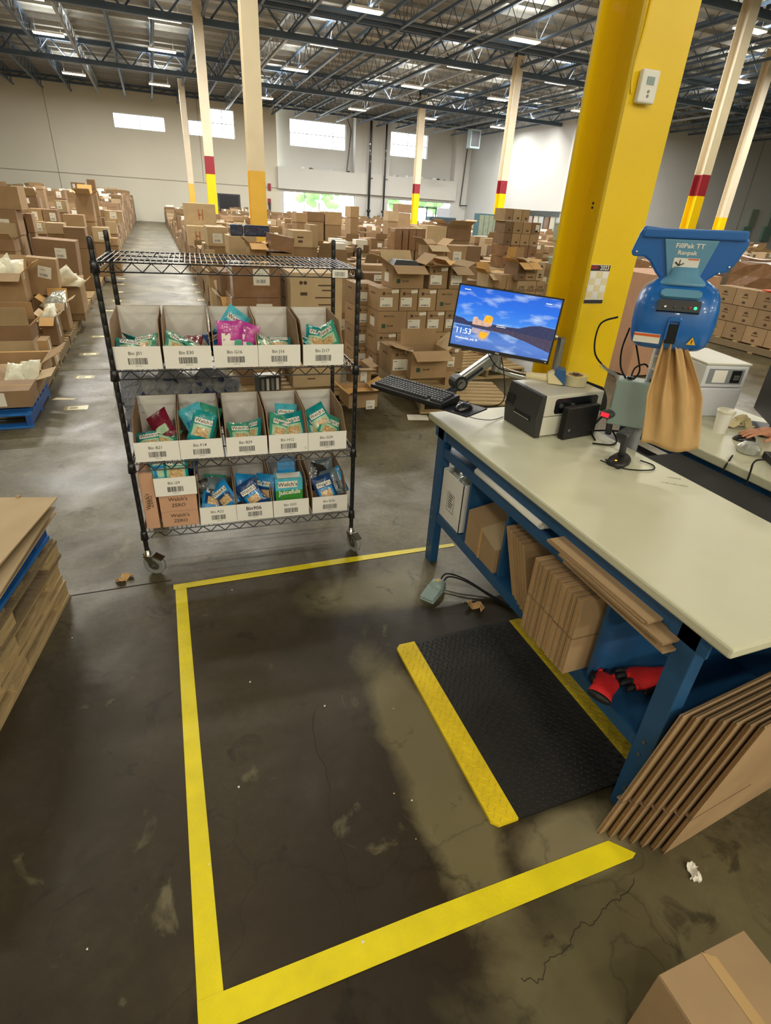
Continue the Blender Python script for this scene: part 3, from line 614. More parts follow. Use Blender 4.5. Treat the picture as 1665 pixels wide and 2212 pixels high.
P = RKM @ Vector((a3[1]+.05, .15, a3[3]+.10)); t = thing('snack_box', 'blue snack box with striped end standing behind the green one', 'snack box', P, (R(-14), 0, R(-6)), 'snack boxes in bin G03')
G().box(0, .10, 0, .07, 0, .19).obj('carton_body', 'bag_blue', t)
for k, (z0, z1) in enumerate(((.035, .055), (.075, .10))): plate(T(.05, -.001, (z0+z1)/2) @ FR, .07, z1-z0, 'bag_sky', t, 'pale_stripe')
# shipping cartons that carry the raised bin
def small_carton(x0, x1, y0, y1, z0, z1, lab, lines, face='F'):
    P = RKM @ Vector((x0, y0, z0)); t = thing('snack_carton', lab, 'carton', P, R(-2.9), 'snack cartons on the bottom shelf'); w_, d_, h = x1-x0, y1-y0, z1-z0
    b_ = G().box(0, w_, 0, d_, 0, h).obj('carton_body', 'card_pink', t, bevel=.002)
    for i, (s, sz) in enumerate(lines): text(s, sz, 'ink_card', b_, T(w_*.5, -.001, h*(.72-.36*i)) @ FR if face == 'F' else T(w_*.5-.008+.016*i, -.001, h*.5) @ FR @ RZ(90), bold=.012)
    g = G(); g.box(0, w_, d_*.45, d_*.55, h, h+.0006); g.obj('seam_tape', 'tape_clear', t); return t
mat('card_pink', '#c69a7e', rough=.8, var=.06)
small_carton(.100, .290, .02, .40, .268, .362, 'pinkish snack carton lowest of two under the raised bin', [("Welch's", .03), ('ZERO', .028)])
small_carton(.100, .290, .015, .40, .364, .466, 'pinkish snack carton directly under the raised bin', [("Welch's", .03), ('ZERO', .028)])
small_carton(.018, .086, .02, .42, .268, .600, 'pinkish snack carton standing on end by the left post', [("Welch's", .03), ('ZERO', .028)], 'S')
# small dark retail box and wrapped dark bags standing behind the third-shelf bins
P = RKM @ Vector((.70, .44, .668)); t = thing('small_retail_box', 'small black and white carton standing behind the third shelf bins', 'box', P, R(10))
G().box(0, .13, 0, .09, 0, .30, 0).obj('carton_body', 'grey_dark', t)
for k in range(4): plate(T(.02+.03*k, -.001, .25) @ FR, .016, .07, 'paper' if k % 2 else 'ink_grey', t, 'printed_panel')
G().box(.01, .12, .01, .08, .3, .301).obj('top_panel', 'white_card', t)
def wrapped_bag(x, y, z, s, lab, seed):
    r = random.Random(seed); P = RKM @ Vector((x, y, z)); t = thing('wrapped_bundle', lab, 'wrapped bundle', P, r.uniform(-.4, .4), 'plastic wrapped dark bundles behind the bins')
    def blobby(sx, sy, sz, amp, nseed, tip):
        q = random.Random(nseed); rings = []; n = 14
        ph = [q.uniform(0, 6) for _ in range(6)]
        for j in range(9):
            v = j/8; rad = (math.sin(PI*min(1, v*1.15+.12))**.6 if v < .8 else .42-.3*(v-.8)/.2)+tip*(v > .8)*.25
            rad = (.78+.22*math.sin(PI*v))*q.uniform(.82, 1.08)*(.35 if j == 8 and not tip else 1); ox, oy = q.gauss(0, .007), q.gauss(0, .005)
            rings.append([(ox+sx*rad*math.cos(2*PI*i/n)*(1+amp*math.sin(5*2*PI*i/n+ph[0]+j*.7)), oy+sy*rad*math.sin(2*PI*i/n)*(1+amp*math.sin(3*2*PI*i/n+ph[1]+j*1.4)), sz*v+(q.gauss(0, .012) if j > 5 else 0)) for i in range(n)])
        return rings
    G().loft(blobby(.070*s, .048*s, .285*s, .20, seed, 0)).obj('dark_goods', 'navy_cloth', t, smooth=True)
    G().loft(blobby(.078*s, .056*s, .29*s, .22, seed+50, 1)).obj('clear_bag', 'clear_film', t)
bx = [.02, .085, .15, .21, .275, .34, .40, .46, .52]
bl = ['leftmost', 'second from left', 'third from left', 'fourth from left', 'middle one', 'fourth from right', 'third from right', 'second from right', 'rightmost']
for i, x in enumerate(bx): wrapped_bag(x, .485+.012*(i % 2), .668, 1.22-.1*(i % 3), 'dark goods in crinkled clear plastic behind the third shelf bins, '+bl[i], i)

# ================================================================ PACKING BENCH
BX, BY = 1.67, 1.64
BN = thing('packing_bench', 'blue steel packing bench with pale worktop and shelf dividers', 'workbench', (BX, BY, 0))
def bg(): g = G(); g.X = T(-BX, -BY, 0); return g
g = bg(); g.box(1.285, 2.06, .672, 2.62, .862, .9); g.obj('worktop', ['worktop'], BN, bevel=.009)
for y, nm in ((.775, 'n'), (2.455, 'f')):
    for x in (1.312, 1.975):
        g = bg(); s = 1 if x < 1.6 else -1
        g.prism([(x, 0), (x+.05, 0), (x+.055, .86), (x-.0, .86)], y, y+.075); 
        lg = g.obj('leg', 'bench_blue', BN, bevel=.004)
        f = bg(); f.box(x+.005, x+.045, y+.01, y+.065, -.0, .012); f.obj('leg_foot', 'black_matte', lg)
        for z in (.12, .30, .36): b_ = bg(); b_.tube((x-.001, y+.037, z), (x-.005, y+.037, z), .007, 8); b_.obj('bolt', 'steel', lg)
        gs = bg(); gs.prism([(x, .86), (x, .79), (x+.01, .79), (x+.01, .86)], y-.03, y+.105); gs.obj('gusset', 'bench_blue', lg)
g = bg(); g.box(1.315, 1.345, .79, 2.5, .795, .862); g.obj('apron', 'bench_blue', BN)
g = bg(); g.box(2.0, 2.03, .79, 2.5, .795, .862); g.obj('apron', 'bench_blue', BN)
for y in (.78, 2.47): g = bg(); g.box(1.345, 2.0, y, y+.03, .795, .862); g.obj('end_rail', 'bench_blue', BN)
g = bg(); g.box(1.325, 2.0, .85, 2.46, .728, .740); g.box(1.318, 1.332, .85, 2.46, .700, .752); g.obj('upper_shelf', 'bench_blue', BN)
g = bg(); g.box(1.325, 2.02, .79, 2.5, .330, .342); g.box(1.318, 1.332, .79, 2.5, .292, .345); g.obj('lower_shelf', 'bench_blue', BN)
for y in (2.15, 1.80, 1.13): g = bg(); g.box(1.34, 1.98, y-.004, y+.004, .342, .728); g.box(1.334, 1.342, y-.008, y+.008, .342, .728); g.obj('divider', 'bench_blue', BN)
g = bg(); g.box(1.985, 1.993, .85, 2.46, .342, .728); g.obj('back_panel', 'bench_blue', BN)
text('UL', .03, 'paper', BN, T(1.52-BX, .6715-BY, .88) @ FR, 'edge_lettering', bold=.02)
# marks printed near the far edge of the worktop
g = bg(); barcode(g, T(1.95, 1.52, .9004) @ RZ(-38), .11, .006, 0, 2, 18); barcode(g, T(2.0, 1.57, .9004) @ RZ(-38), .06, .008, 0, 4, 10); g.obj('ink_mark', 'ink', BN)

# white carton with a plastic liner, first bay
t = thing('white_carton', 'tall white carton lined with clear plastic in the first bench bay', 'box', (1.33, 2.21, .343))
w_, d_, h = .25, .24, .29
for a, b_, c, d, n in ((0, w_, 0, .004, 'side_panel'), (0, w_, d_-.004, d_, 'side_panel'), (0, .004, 0, d_, 'front_panel'), (w_-.004, w_, 0, d_, 'side_panel')): G().box(a, b_, c, d, 0, h).obj(n, 'white_card', t)
G().box(0, w_, 0, d_, 0, .004).obj('bottom', 'white_card', t)
g = G(); g.X = T(-.0005, .12, .13) @ LF()
g.add([(-.04,-.055,0),(.04,-.055,0),(.04,.055,0),(-.04,.055,0),(-.037,-.052,0),(.037,-.052,0),(.037,.052,0),(-.037,.052,0)], [(0,1,5,4),(1,2,6,5),(2,3,7,6),(3,0,4,7)]); 
for k in range(6): g.quad((-.026, .038-k*.014, 0), (.026-(k % 3)*.006, .038-k*.014, 0), (.026-(k % 3)*.006, .044-k*.014, 0), (-.026, .044-k*.014, 0))
g.obj('printed_panel', 'ink', t)
r = random.Random(4); g = G(); nn = 9
vs = [(w_*i/nn, d_*j/nn, h-.03+.05*r.random()*(0 < i < nn and 0 < j < nn)) for j in range(nn+1) for i in range(nn+1)]
g.add(vs, [(j*(nn+1)+i, j*(nn+1)+i+1, (j+1)*(nn+1)+i+1, (j+1)*(nn+1)+i) for j in range(nn) for i in range(nn)]); g.obj('plastic_liner', 'clear_bag_liner' if 'clear_bag_liner' in M else 'poly_silver', t)
# folded brown carton second bay
t = thing('folded_carton', 'brown carton with folded flaps in the second bench bay', 'box', (1.325, 1.83, .343))
g = G(); g.add([(0,0,0),(.33,0,0),(.33,.29,0),(0,.29,0),(.0,.0,.13),(.33,.0,.18),(.33,.29,.26),(.0,.29,.20)], [(0,3,2,1),(4,5,6,7),(0,1,5,4),(1,2,6,5),(2,3,7,6),(3,0,4,7)]); g.obj('carton_body', 'card', t)
g = G(); g.add([(-.006,.0,.13),(.13,.0,.15),(.13,.15,.19),(-.006,.15,.167),(-.006,0,.134),(.13,0,.154),(.13,.15,.194),(-.006,.15,.171)], [(0,3,2,1),(4,5,6,7),(0,1,5,4),(1,2,6,5),(2,3,7,6),(3,0,4,7)]); g.obj('flap', 'card_pale', t)
g = G(); g.box(-.004, 0, .14, .152, .0, .17); g.obj('flap', 'card_edge', t)
# sheet stacks -----------------------------------------------------------
def sheet(wd, ht, th=.014, slot=True, name='flat_carton', cm='card'):
    """a flattened carton standing: local x = width, z = height, y = thickness; two plies with a flute core and a flap slot"""
    g = G(); g.box(0, wd, 0, th*.36, 0, ht, 0); g.box(0, wd, th*.64, th, 0, ht, 0); g.box(.002, wd-.002, th*.36, th*.64, .002, ht-.002, 1)
    o = g.obj(name, [cm, 'card_edge'])
    if slot: G().box(-.0008, wd*.30, -.0008, th+.0008, ht*.5-.003, ht*.5+.003).obj('flap_slot', 'card_dark', o)
    return o
GRP = 'flattened cartons standing in the third bench bay'
ORD = ['nearest', 'second', 'third', 'fourth', 'fifth', 'sixth', 'seventh', 'eighth', 'ninth', 'tenth', 'farthest']
p0 = sheet(.40, .345, .026); tag(p0, 'x', 'flat carton', GRP)
for i in range(10):
    o = p0 if i == 0 else copy_tree(p0, (0, 0, 0), (0, 0, 0), 'x')
    o.location = (1.245+.0025*rnd.uniform(-1, 1), 1.166+.0295*i, .345+.002*rnd.random()); o.rotation_euler = (0, 0, R(rnd.uniform(-.4, .4)))
    o['label'] = 'upright flattened brown carton sticking out of the bench, %s of the pack' % ORD[i]
p1 = sheet(.38, .33, .022, False); tag(p1, 'x', 'flat carton', 'flattened cartons leaning behind the upright pack')
for i in range(6):
    o = p1 if i == 0 else copy_tree(p1, (0, 0, 0), (0, 0, 0), 'x'); o.location = (1.30+.006*i, 1.482+.030*i, .346); o.rotation_euler = (R(-20-i*.6), 0, R(4))
    o['label'] = 'leaning flattened carton in bench bay behind the upright pack, %s' % ORD[i]
# flat pack fanned on the upper shelf
p2 = sheet(.42, .50, .0085, False); tag(p2, 'x', 'flat carton', 'flattened cartons on the upper bench shelf')
for i in range(7):
    o = p2 if i == 0 else copy_tree(p2, (0, 0, 0), (0, 0, 0), 'x'); o.rotation_euler = (R(-90), 0, R(-1+i*.25)); o.location = (1.262+.008*((i*5) % 4)-.004*i, .835+.012*((i*3) % 4)+(.05 if i > 4 else 0), .7525+.0092*(i+1)-.0085)
    o['label'] = 'flat brown carton lying on the upper bench shelf, %s from bottom' % ('lowest', 'second', 'third', 'fourth', 'fifth', 'sixth', 'topmost')[i]
    o.location.z += .0
# foam roll
t = thing('foam_sheet_roll', 'white rolled foam sheet on the upper bench shelf', 'foam roll', (1.33, 1.55, .776))
g = G(); pts = []
for k in range(40): a = k/39*4.2*PI; rr = .008+.016*k/39; pts.append((rr*math.cos(a)*1.35, rr*math.sin(a)*.9))
n = len(pts); v = [(x, 0, z) for x, z in pts]+[(x, .54, z) for x, z in pts]; g.add(v, [(i, i+1, i+1+n, i+n) for i in range(n-1)])
o = g.obj('rolled_sheet', 'white_card', t, smooth=True); sd = o.modifiers.new('s', 'SOLIDIFY'); sd.thickness = .0022
G().box(0, .16, 0, .54, -.0215, -.0185).obj('flat_tail', 'white_card', t)
# leaning big cartons against the near end ---------------------------------
def lean(i, x0, y0, sx, ht, ln, th, lab):
    c = []; 
    for (x, y, z) in ((x0, y0, 0), (x0+ln, y0+ln*.10, 0), (x0+ln+sx, y0+ln*.10-.02, ht), (x0+sx, y0-.02, ht)): c.append((x-x0, y-y0, z))
    g = G(); v = c+[(x+.004, y+th*.38, z) for x, y, z in c]; F6 = [(0,1,2,3),(7,6,5,4),(0,4,5,1),(1,5,6,2),(2,6,7,3),(3,7,4,0)]; g.add(v, F6, 0)
    v = [(x+.001, y+th*.62, z) for x, y, z in c]+[(x+.005, y+th, z-.004*(z > 0)) for x, y, z in c]; g.add(v, F6, 0)
    v = [(x+.006, y+th*.38, z*.985) for x, y, z in c]+[(x+.006, y+th*.62, z*.985) for x, y, z in c]; g.add(v, F6, 1)
    o = tag(g.obj('flat_carton', ['card', 'card_edge']), lab, 'flat carton', 'large flattened cartons leaning on the bench end'); o.location = (x0, y0, .001)
    fl = G(); fl.X = Matrix.Shear('XY', 4, (0, 0)) ; zc = ht*.30; xs = sx*.30
    fl.add([(xs-.002, -.0015-.006, zc), (xs+ln*.5, ln*.05-.0075, zc), (xs+ln*.5, ln*.05-.0075, zc+.004), (xs-.002, -.0075, zc+.004), (xs-.002, th+.001, zc), (xs+ln*.5, ln*.05+th, zc), (xs+ln*.5, ln*.05+th, zc+.004), (xs-.002, th+.001, zc+.004)], [(0,1,2,3),(3,2,6,7),(0,3,7,4)])
    fl.obj('crease', 'card_dark', o); return o
LL = ['back one against the bench leg', 'second from the bench leg', 'third from the bench leg', 'fourth from the bench leg', 'fifth from the bench leg', 'next to front one', 'front one showing its broad face']
for i in range(7): lean(i, 1.182+.028*i, .752-.021*i, .13, .565+.006*i, .62, .0155, 'large flattened brown carton leaning on bench end, '+LL[i])
# gloves
def glove(name, lab, loc, rot, s, curl):
    t = thing(name, lab, 'glove', loc, rot, 'red and black work gloves')
    g = G(); rings = []
    for k, (x, hw, hh) in enumerate(((-.11, .043, .010), (-.105, .045, .016), (-.06, .041, .018), (-.02, .046, .020), (.02, .050, .019), (.045, .046, .016), (.055, .038, .010))):
        rings.append([(x, hw*math.cos(2*PI*i/16), hh*math.sin(2*PI*i/16)+hh+.002) for i in range(16)])
    g.X = Matrix.Scale(s, 4); g.loft(rings); g.obj('glove_back', 'glove_red', t, smooth=True)
    for k, (y, ln, dz) in enumerate(((-.036, .058, 0), (-.012, .072, .004), (.013, .070, .002), (.036, .056, 0))):
        f = G(); f.X = Matrix.Scale(s, 4); rr = []
        for q in range(7):
            u = q/6; x = .035+ln*u*(1-.25*curl*u); z = .018+dz+.012*math.sin(u*PI)*curl-.006*u; rad = .0115*(1-.25*u) if q < 6 else .004
            rr.append([(x, y*(1+.12*u)+rad*math.cos(2*PI*i/10), z+rad*math.sin(2*PI*i/10)) for i in range(10)])
        f.loft(rr[:3]); ff = G(); f.obj('finger', 'glove_red' if k % 2 else 'glove_black', t, smooth=True); ff.X = f.X; ff.loft(rr[2:]); ff.obj('finger_tip', 'glove_black', t, smooth=True)
    f = G(); f.X = Matrix.Scale(s, 4); rr = []
    for q in range(6):
        u = q/5; rad = .013*(1-.3*u) if q < 5 else .005; rr.append([(-.035+.07*u+rad*.3*math.cos(2*PI*i/10), .040+.036*u-.012*u*u+rad*math.cos(2*PI*i/10), .018+rad*math.sin(2*PI*i/10)) for i in range(10)])
    f.loft(rr); f.obj('thumb', 'glove_black', t, smooth=True)
    c = G(); c.X = Matrix.Scale(s, 4)
    c.loft([[(x, hw*math.cos(2*PI*i/16), hh*math.sin(2*PI*i/16)+.018) for i in range(16)] for x, hw, hh in ((-.125, .044, .013), (-.112, .0455, .0165))]); c.obj('cuff', 'glove_black', t, smooth=True)
glove('work_glove', 'red work glove with black fingertips lying on lower bench shelf', (1.515, 1.04, .344), (0, 0, R(168)), 1.12, .6)
glove('work_glove', 'red glove folded over the front edge of lower bench shelf', (1.36, 1.065, .347), (R(8), R(10), R(35)), .95, .8)

# ================================================================ ON THE BENCH
ZT = .9
# label printer
t = thing('label_printer', 'silver and black label printer at the far end of bench', 'printer', (1.645, 2.13, ZT), R(0))
g = G(); g.prz([(.02, 0), (.42, .03), (.42, .30), (.02, .29)], .008, .105); g.obj('lower_case', 'printer_silver', t, bevel=.006)
g = G(); g.prz([(.012, .0), (.40, .03), (.40, .30), (.012, .29)], .108, .215); g.obj('upper_case', 'printer_silver', t, bevel=.006)
g = G(); g.add([(.0, .0, 0), (.03, 0, 0), (.03, .29, 0), (0, .29, 0), (-.012, 0, .10), (.03, 0, .10), (.03, .29, .10), (-.012, .29, .10), (.008, 0, .214), (.03, 0, .216), (.03, .29, .216), (.008, .29, .214)],
               [(0,3,2,1),(0,1,5,4),(4,5,9,8),(1,2,6,5),(5,6,10,9),(2,3,7,6),(6,7,11,10),(3,0,4,7),(7,4,8,11),(8,9,10,11)]); fr = g.obj('front_cover', 'printer_dark', t, bevel=.003)
g = G(); g.box(-.014, -.004, .05, .19, .075, .1); g.obj('label_slot', 'black_matte', fr); G().box(-.018, -.012, .052, .188, .079, .084).obj('tear_bar', 'chrome', fr)
g = G(); g.box(-.012, -.003, .215, .275, .10, .16); dp = g.obj('display_panel', 'black_plastic', fr)
for k in range(3): G().box(-.016, -.012, .222+.017*k, .234+.017*k, .104, .112).obj('button', 'grey_dark', dp)
g = G(); 
wp = [(.09, .13), (.10, .118), (.34, .122), (.365, .135), (.365, .19), (.35, .2), (.10, .195), (.09, .185)]
g.X = T(0, .0, 0) @ RZ(4.3); g.prism(wp, -.0012, .0045); sw = g.obj('side_window', 'black_plastic_gloss' if 'black_plastic_gloss' in M else 'black_paint', t)
for x in (.13, .20): g = G(); g.X = T(x, .006, .158) @ RX(90); g.lathe([(0, .001), (.012, .001), (.012, -.004)], 14); g.obj('reel_knob', 'steel', sw)
# mini computer leaning beside the printer
t = thing('mini_computer', 'slim black computer standing against the label printer', 'computer', (1.775, 2.075, ZT), R(8))
G().box(0, .22, 0, .040, 0, .165).obj('case', 'black_plastic', t, bevel=.005); G().box(-.002, 0, .006, .034, .01, .155).obj('front_grille', 'black_matte', t)
g = G(); g.X = T(.03, -.001, .05) @ RX(90); g.lathe([(.0, .0006), (.008, .0006)], 16); g.obj('badge', 'steel', t)
t = thing('black_reel_cover', 'rounded black plastic cover standing behind the label printer', 'cover', (2.055, 2.19, ZT), R(5))
g = G(); n = 20; g.X = RZ(0); g.prism([(.0, 0), (.012, 0)]+[(.0+.11*math.sin(PI*i/n)**.8*.55, .225*i/n) for i in range(1, n)]+[(0, .225)], 0, .17); g.obj('shell', 'black_plastic', t, smooth=False)
# tape roll and tape gun on top of the printer
ZP = ZT+.2175
t = thing('tape_roll', 'clear packing tape roll lying on the label printer', 'tape roll', (1.95, 2.29, ZP))
G().lathe([(.040, 0), (.062, 0), (.062, .05), (.040, .05), (.040, 0)], 28).obj('tape_coil', 'tape_roll', t, smooth=False); G().lathe([(.036, .001), (.040, .001), (.040, .049), (.036, .049), (.036, .001)], 28).obj('core', 'kraft', t)
g = G(); g.X = T(1.95-1.95, 0, .051); g.lathe([(.0, .0), (.017, 0), (.017, .008), (0, .009)], 14); g.obj('wound_scrap', 'blue_film', t)
t = thing('tape_gun', 'cream handled blue tape gun lying on the label printer', 'tape dispenser', (1.82, 2.335, ZP), R(180-35))
g = G(); g.loft([[(x, .019*math.cos(2*PI*i/14)*s+.0, .021*math.sin(2*PI*i/14)*s+.026) for i in range(14)] for x, s in ((.0, 1.0), (.03, .95), (.08, .85), (.115, .95), (.118, .8))]); h = g.obj('handle', 'cream', t, smooth=True)
g = G(); g.X = T(.119, 0, .026) @ RY(90); g.lathe([(0, 0), (.012, 0)], 14); g.obj('hollow_end', 'ink_card', h)
g = G(); g.prism([(-.075, .002), (.0, .002), (.012, .05), (-.01, .065), (-.06, .06), (-.08, .03)], -.028, .028); g.obj('body', 'cream', t, bevel=.004)
g = G(); g.prism([(-.085, .0), (-.02, .055), (-.03, .085), (-.075, .08)], -.033, .033); g.obj('cutter_hood', 'blue_plastic', t, bevel=.003)
# monitor
MQ = Matrix.Translation((1.654, 2.579, 1.371)) @ RZ(-40.76) @ RX(-7.39) @ RY(2.81)
t = thing('monitor', 'computer monitor showing blue lock screen with lit castle', 'monitor', (0, 0, 0)); t.matrix_world = MQ
W_, H_ = .545, .325
G().box(-W_/2, W_/2, .004, .030, -H_/2, H_/2).obj('casing', 'black_plastic', t, bevel=.004)
G().box(-.13, .13, .03, .055, -.10, .10).obj('rear_housing', 'black_plastic', t, bevel=.01)
g = G(); w2, h2 = W_/2, H_/2; bz = .008
for a, b_, c, d in ((-w2, w2, h2-bz, h2), (-w2, w2, -h2, -h2+.018), (-w2, -w2+bz, -h2, h2), (w2-bz, w2, -h2, h2)): g.box(a, b_, -.002, .004, c, d)
bzl = g.obj('bezel', 'black_plastic', t); text('DELL', .010, 'paper', bzl, T(0, -.0028, -h2+.009) @ FR, 'brand_lettering', bold=.02); G().box(w2-.02, w2-.012, -.003, -.002, -h2+.006, -h2+.011).obj('power_light', 'paper', bzl)
# screen picture: an emissive panel with a sky, water and shore
m, nt, b = nt_of('screen'); L = nt.links.new
tc = N(nt, 'ShaderNodeTexCoord'); sp = N(nt, 'ShaderNodeSeparateXYZ'); L(tc.outputs['Object'], sp.inputs[0])
mr = N(nt, 'ShaderNodeMapRange'); mr.inputs[1].default_value = -.15; mr.inputs[2].default_value = .155; L(sp.outputs[2], mr.inputs[0])
cr = N(nt, 'ShaderNodeValToRGB'); e = cr.color_ramp.elements; e[0].position = 0; e[0].color = C('#4a72c4'); e[1].position = 1; e[1].color = C('#0d62d8')
for p, c in ((.18, '#5a86d6'), (.30, '#3d78d0'), (.345, '#2c5aa8'), (.36, '#74a8ea'), (.5, '#3b8cf0'), (.75, '#1470ea')): q = e.new(p); q.color = C(c)
L(mr.outputs[0], cr.inputs[0])
mp = N(nt, 'ShaderNodeMapping'); mp.inputs['Rotation'].default_value = (0, .55, 0); mp.inputs['Scale'].default_value = (5, 5, 17); L(tc.outputs['Object'], mp.inputs[0])
n1 = N(nt, 'ShaderNodeTexNoise'); n1.inputs['Scale'].default_value = 1.5; n1.inputs['Detail'].default_value = 5; L(mp.outputs[0], n1.inputs['Vector'])
c2 = N(nt, 'ShaderNodeValToRGB'); c2.color_ramp.elements[0].position = .52; c2.color_ramp.elements[0].color = (0, 0, 0, 1); c2.color_ramp.elements[1].position = .75; c2.color_ramp.elements[1].color = (1, 1, 1, 1); L(n1.outputs['Fac'], c2.inputs[0])
mx = N(nt, 'ShaderNodeMix', data_type='RGBA'); L(c2.outputs[0], mx.inputs[0]); L(cr.outputs[0], mx.inputs[6]); mx.inputs[7].default_value = C('#b9d4f6')
L(mx.outputs[2], b.inputs['Emission Color']); b.inputs['Emission Strength'].default_value = 1.0; b.inputs['Base Color'].default_value = (.01, .01, .015, 1); b.inputs['Roughness'].default_value = .3; M['screen'] = m
sc = G().box(-w2+bz, w2-bz, 0, .003, -h2+.018, h2-bz).obj('screen', 'screen', t)
for nm, c in (('scr_hill', '#262c52'), ('scr_shore', '#3a3550'), ('scr_castle', '#b99a8c'), ('scr_gold', '#e8a020'), ('scr_refl', '#9a8fa0')): mat(nm, c, emit=.9, var=.25, scale=60, rough=.5); 
mat('scr_white', '#ffffff', emit=1.1, var=0)
def scr(pts, mm, y, name='picture_detail'): g = G(); g.prism([(p[0], p[1]) for p in pts], -y-.0002, -y); return g.obj(name, mm, sc)
scr([(-.264, -.035), (-.264, .0), (-.22, -.005), (-.19, -.018), (-.10, -.012), (.0, -.015), (.08, -.012), (.14, .010), (.19, .018), (.264, .013), (.264, -.045), (.1, -.04), (-.1, -.04)], 'scr_hill', .0004)
scr([(-.17, -.042), (-.165, -.030), (-.10, -.026), (.05, -.030), (.264, -.045), (.264, -.105), (.15, -.075), (.03, -.05)], 'scr_shore', .0008)
scr([(-.165, -.028), (-.165, .005), (-.155, .012), (-.14, .010), (-.135, .0), (-.11, -.004), (-.105, .018), (-.095, .027), (-.075, .028), (-.06, .020), (-.06, -.022), (-.08, -.03)], 'scr_castle', .0012)
scr([(-.103, -.008), (-.103, .020), (-.095, .027), (-.085, .022), (-.075, .028), (-.062, .020), (-.062, -.008)], 'scr_gold', .0016)
scr([(-.16, -.044), (-.165, -.068), (-.13, -.075), (-.115, -.10), (-.09, -.103), (-.07, -.09), (-.06, -.05)], 'scr_refl', .0012)
scr([(-.115, -.06), (-.118, -.082), (-.095, -.094), (-.075, -.08), (-.07, -.06)], 'scr_gold', .0014)
text('11:53', .040, 'scr_white', sc, T(-.205, -.001, -.070) @ FR, 'clock_lettering'); text('Wednesday, July 26', .0155, 'scr_white', sc, T(-.181, -.001, -.106) @ FR, 'date_lettering')
for x, z, w_ in ((-.222, .138, .032), (.205, .128, .03), (-.015, -.012, .04), (-.01, -.02, .05)): plate(T(x, -.001, z) @ FR, w_, .003 if z > 0 else .002, 'scr_white', sc, 'small_caption', .0002)
# monitor arm
t = thing('screen_mount', 'grey spring arm carrying monitor and keyboard tray above bench', 'monitor arm', (2.02, 2.52, 0))
def ag(): g = G(); g.X = T(-2.02, -2.52, 0); return g
def beam(g, a, b_, w_, h, m=0, w2=None):
    a, b_ = Vector(a), Vector(b_); d = (b_-a).normalized(); s = d.cross(Vector((0, 0, 1))).normalized(); u = s.cross(d); w2 = w2 or w_
    v = [a-s*w_/2-u*h/2, a+s*w_/2-u*h/2, a+s*w_/2+u*h/2, a-s*w_/2+u*h/2, b_-s*w2/2-u*h/2, b_+s*w2/2-u*h/2, b_+s*w2/2+u*h/2, b_-s*w2/2+u*h/2]
    g.add([tuple(p) for p in v], [(0,3,2,1),(4,5,6,7),(0,1,5,4),(1,2,6,5),(2,3,7,6),(3,0,4,7)], m)
A0, A1, A2 = (1.47, 2.66, 1.045), (1.70, 2.66, 1.195), (2.02, 2.55, 1.10)
g = ag(); beam(g, A0, A1, .055, .062, 0, .045); a_ = g.obj('spring_arm', 'steel', t, bevel=.012)
g = ag(); beam(g, (1.50, 2.631, 1.06), (1.60, 2.633, 1.125), .003, .014); g.obj('arm_slot', 'black_plastic', a_)
g = ag(); g.tube((1.47, 2.625, 1.045), (1.47, 2.695, 1.045), .042, 18); g.obj('pivot', 'black_plastic', t)
g = ag(); g.tube((1.47, 2.622, 1.045), (1.47, 2.618, 1.045), .026, 18); g.obj('pivot_cap', 'steel', t)
g = ag(); g.tube((1.70, 2.66, 1.10), (1.70, 2.66, 1.215), .026, 14); g.obj('elbow', 'steel', t, smooth=False)
g = ag(); g.path([(1.70, 2.66, 1.12), (1.78, 2.63, 1.09), (1.90, 2.58, 1.07), (2.02, 2.55, 1.07)], .021, 10); g.obj('lower_arm', 'chrome', t, smooth=True)
g = ag(); g.tube((2.02, 2.55, .902), (2.02, 2.55, 1.30), .022, 14); g.box(1.96, 2.075, 2.50, 2.60, .9, .912); g.obj('pole', 'steel', t)
g = ag(); g.tube((1.68, 2.61, 1.365), (1.99, 2.56, 1.30), .018, 10); g.box(1.655, 1.70, 2.60, 2.64, 1.32, 1.42); g.obj('screen_bracket', 'steel', t)
# keyboard tray, keyboard, mouse
KM = T(.995, 2.775, 1.005) @ RZ(-61.2)
g = ag(); g.X = T(-2.02, -2.52, 0) @ KM; g.box(.04, .62, .02, .21, -.012, -.004); tr = g.obj('keyboard_tray', 'black_plastic', t, bevel=.003)
g = ag(); g.path([(1.47, 2.655, 1.02), (1.38, 2.62, 1.0), (1.28, 2.60, .99)], .02, 8); g.obj('tray_bracket', 'black_plastic', t)
k = thing('keyboard', 'black full size keyboard on raised tray left of bench', 'keyboard', (0, 0, 0)); k.matrix_world = KM
KW = .47
g = G(); g.loft([[(x, 0, 0), (x, .175, .0), (x, .175, .034), (x, .15, .036), (x, .0, .020)] for x in (0, KW)]); g.obj('keyboard_base', 'black_plastic', k, bevel=.003)
g = G()
for rr_ in range(6):
    y = .022+.0225*rr_+(.006 if rr_ == 5 else 0); x = .012
    while x < KW-.022:
        w_ = .0165
        if rr_ == 0 and .09 < x < .12: w_ = .105
        if not (.298 < x < .308 or .362 < x < .372):
            z = .021+.0011*(y*100*.09*10)*.1+y*.10; g.add([(x, y, z), (x+w_, y, z), (x+w_, y+.0175, z+.0018), (x, y+.0175, z+.0018), (x+.0015, y+.0015, z+.008), (x+w_-.0015, y+.0015, z+.008), (x+w_-.0015, y+.0155, z+.0098), (x+.0015, y+.0155, z+.0098)], [(4,5,6,7),(0,1,5,4),(1,2,6,5),(2,3,7,6),(3,0,4,7)])
        x += w_+.0025
stuff(g.obj('keys', 'key_black' if 'key_black' in M else 'grey_dark', k)); G().box(-.001, .003, .04, .06, .015, .02).obj('status_light', 'scr_white', k)
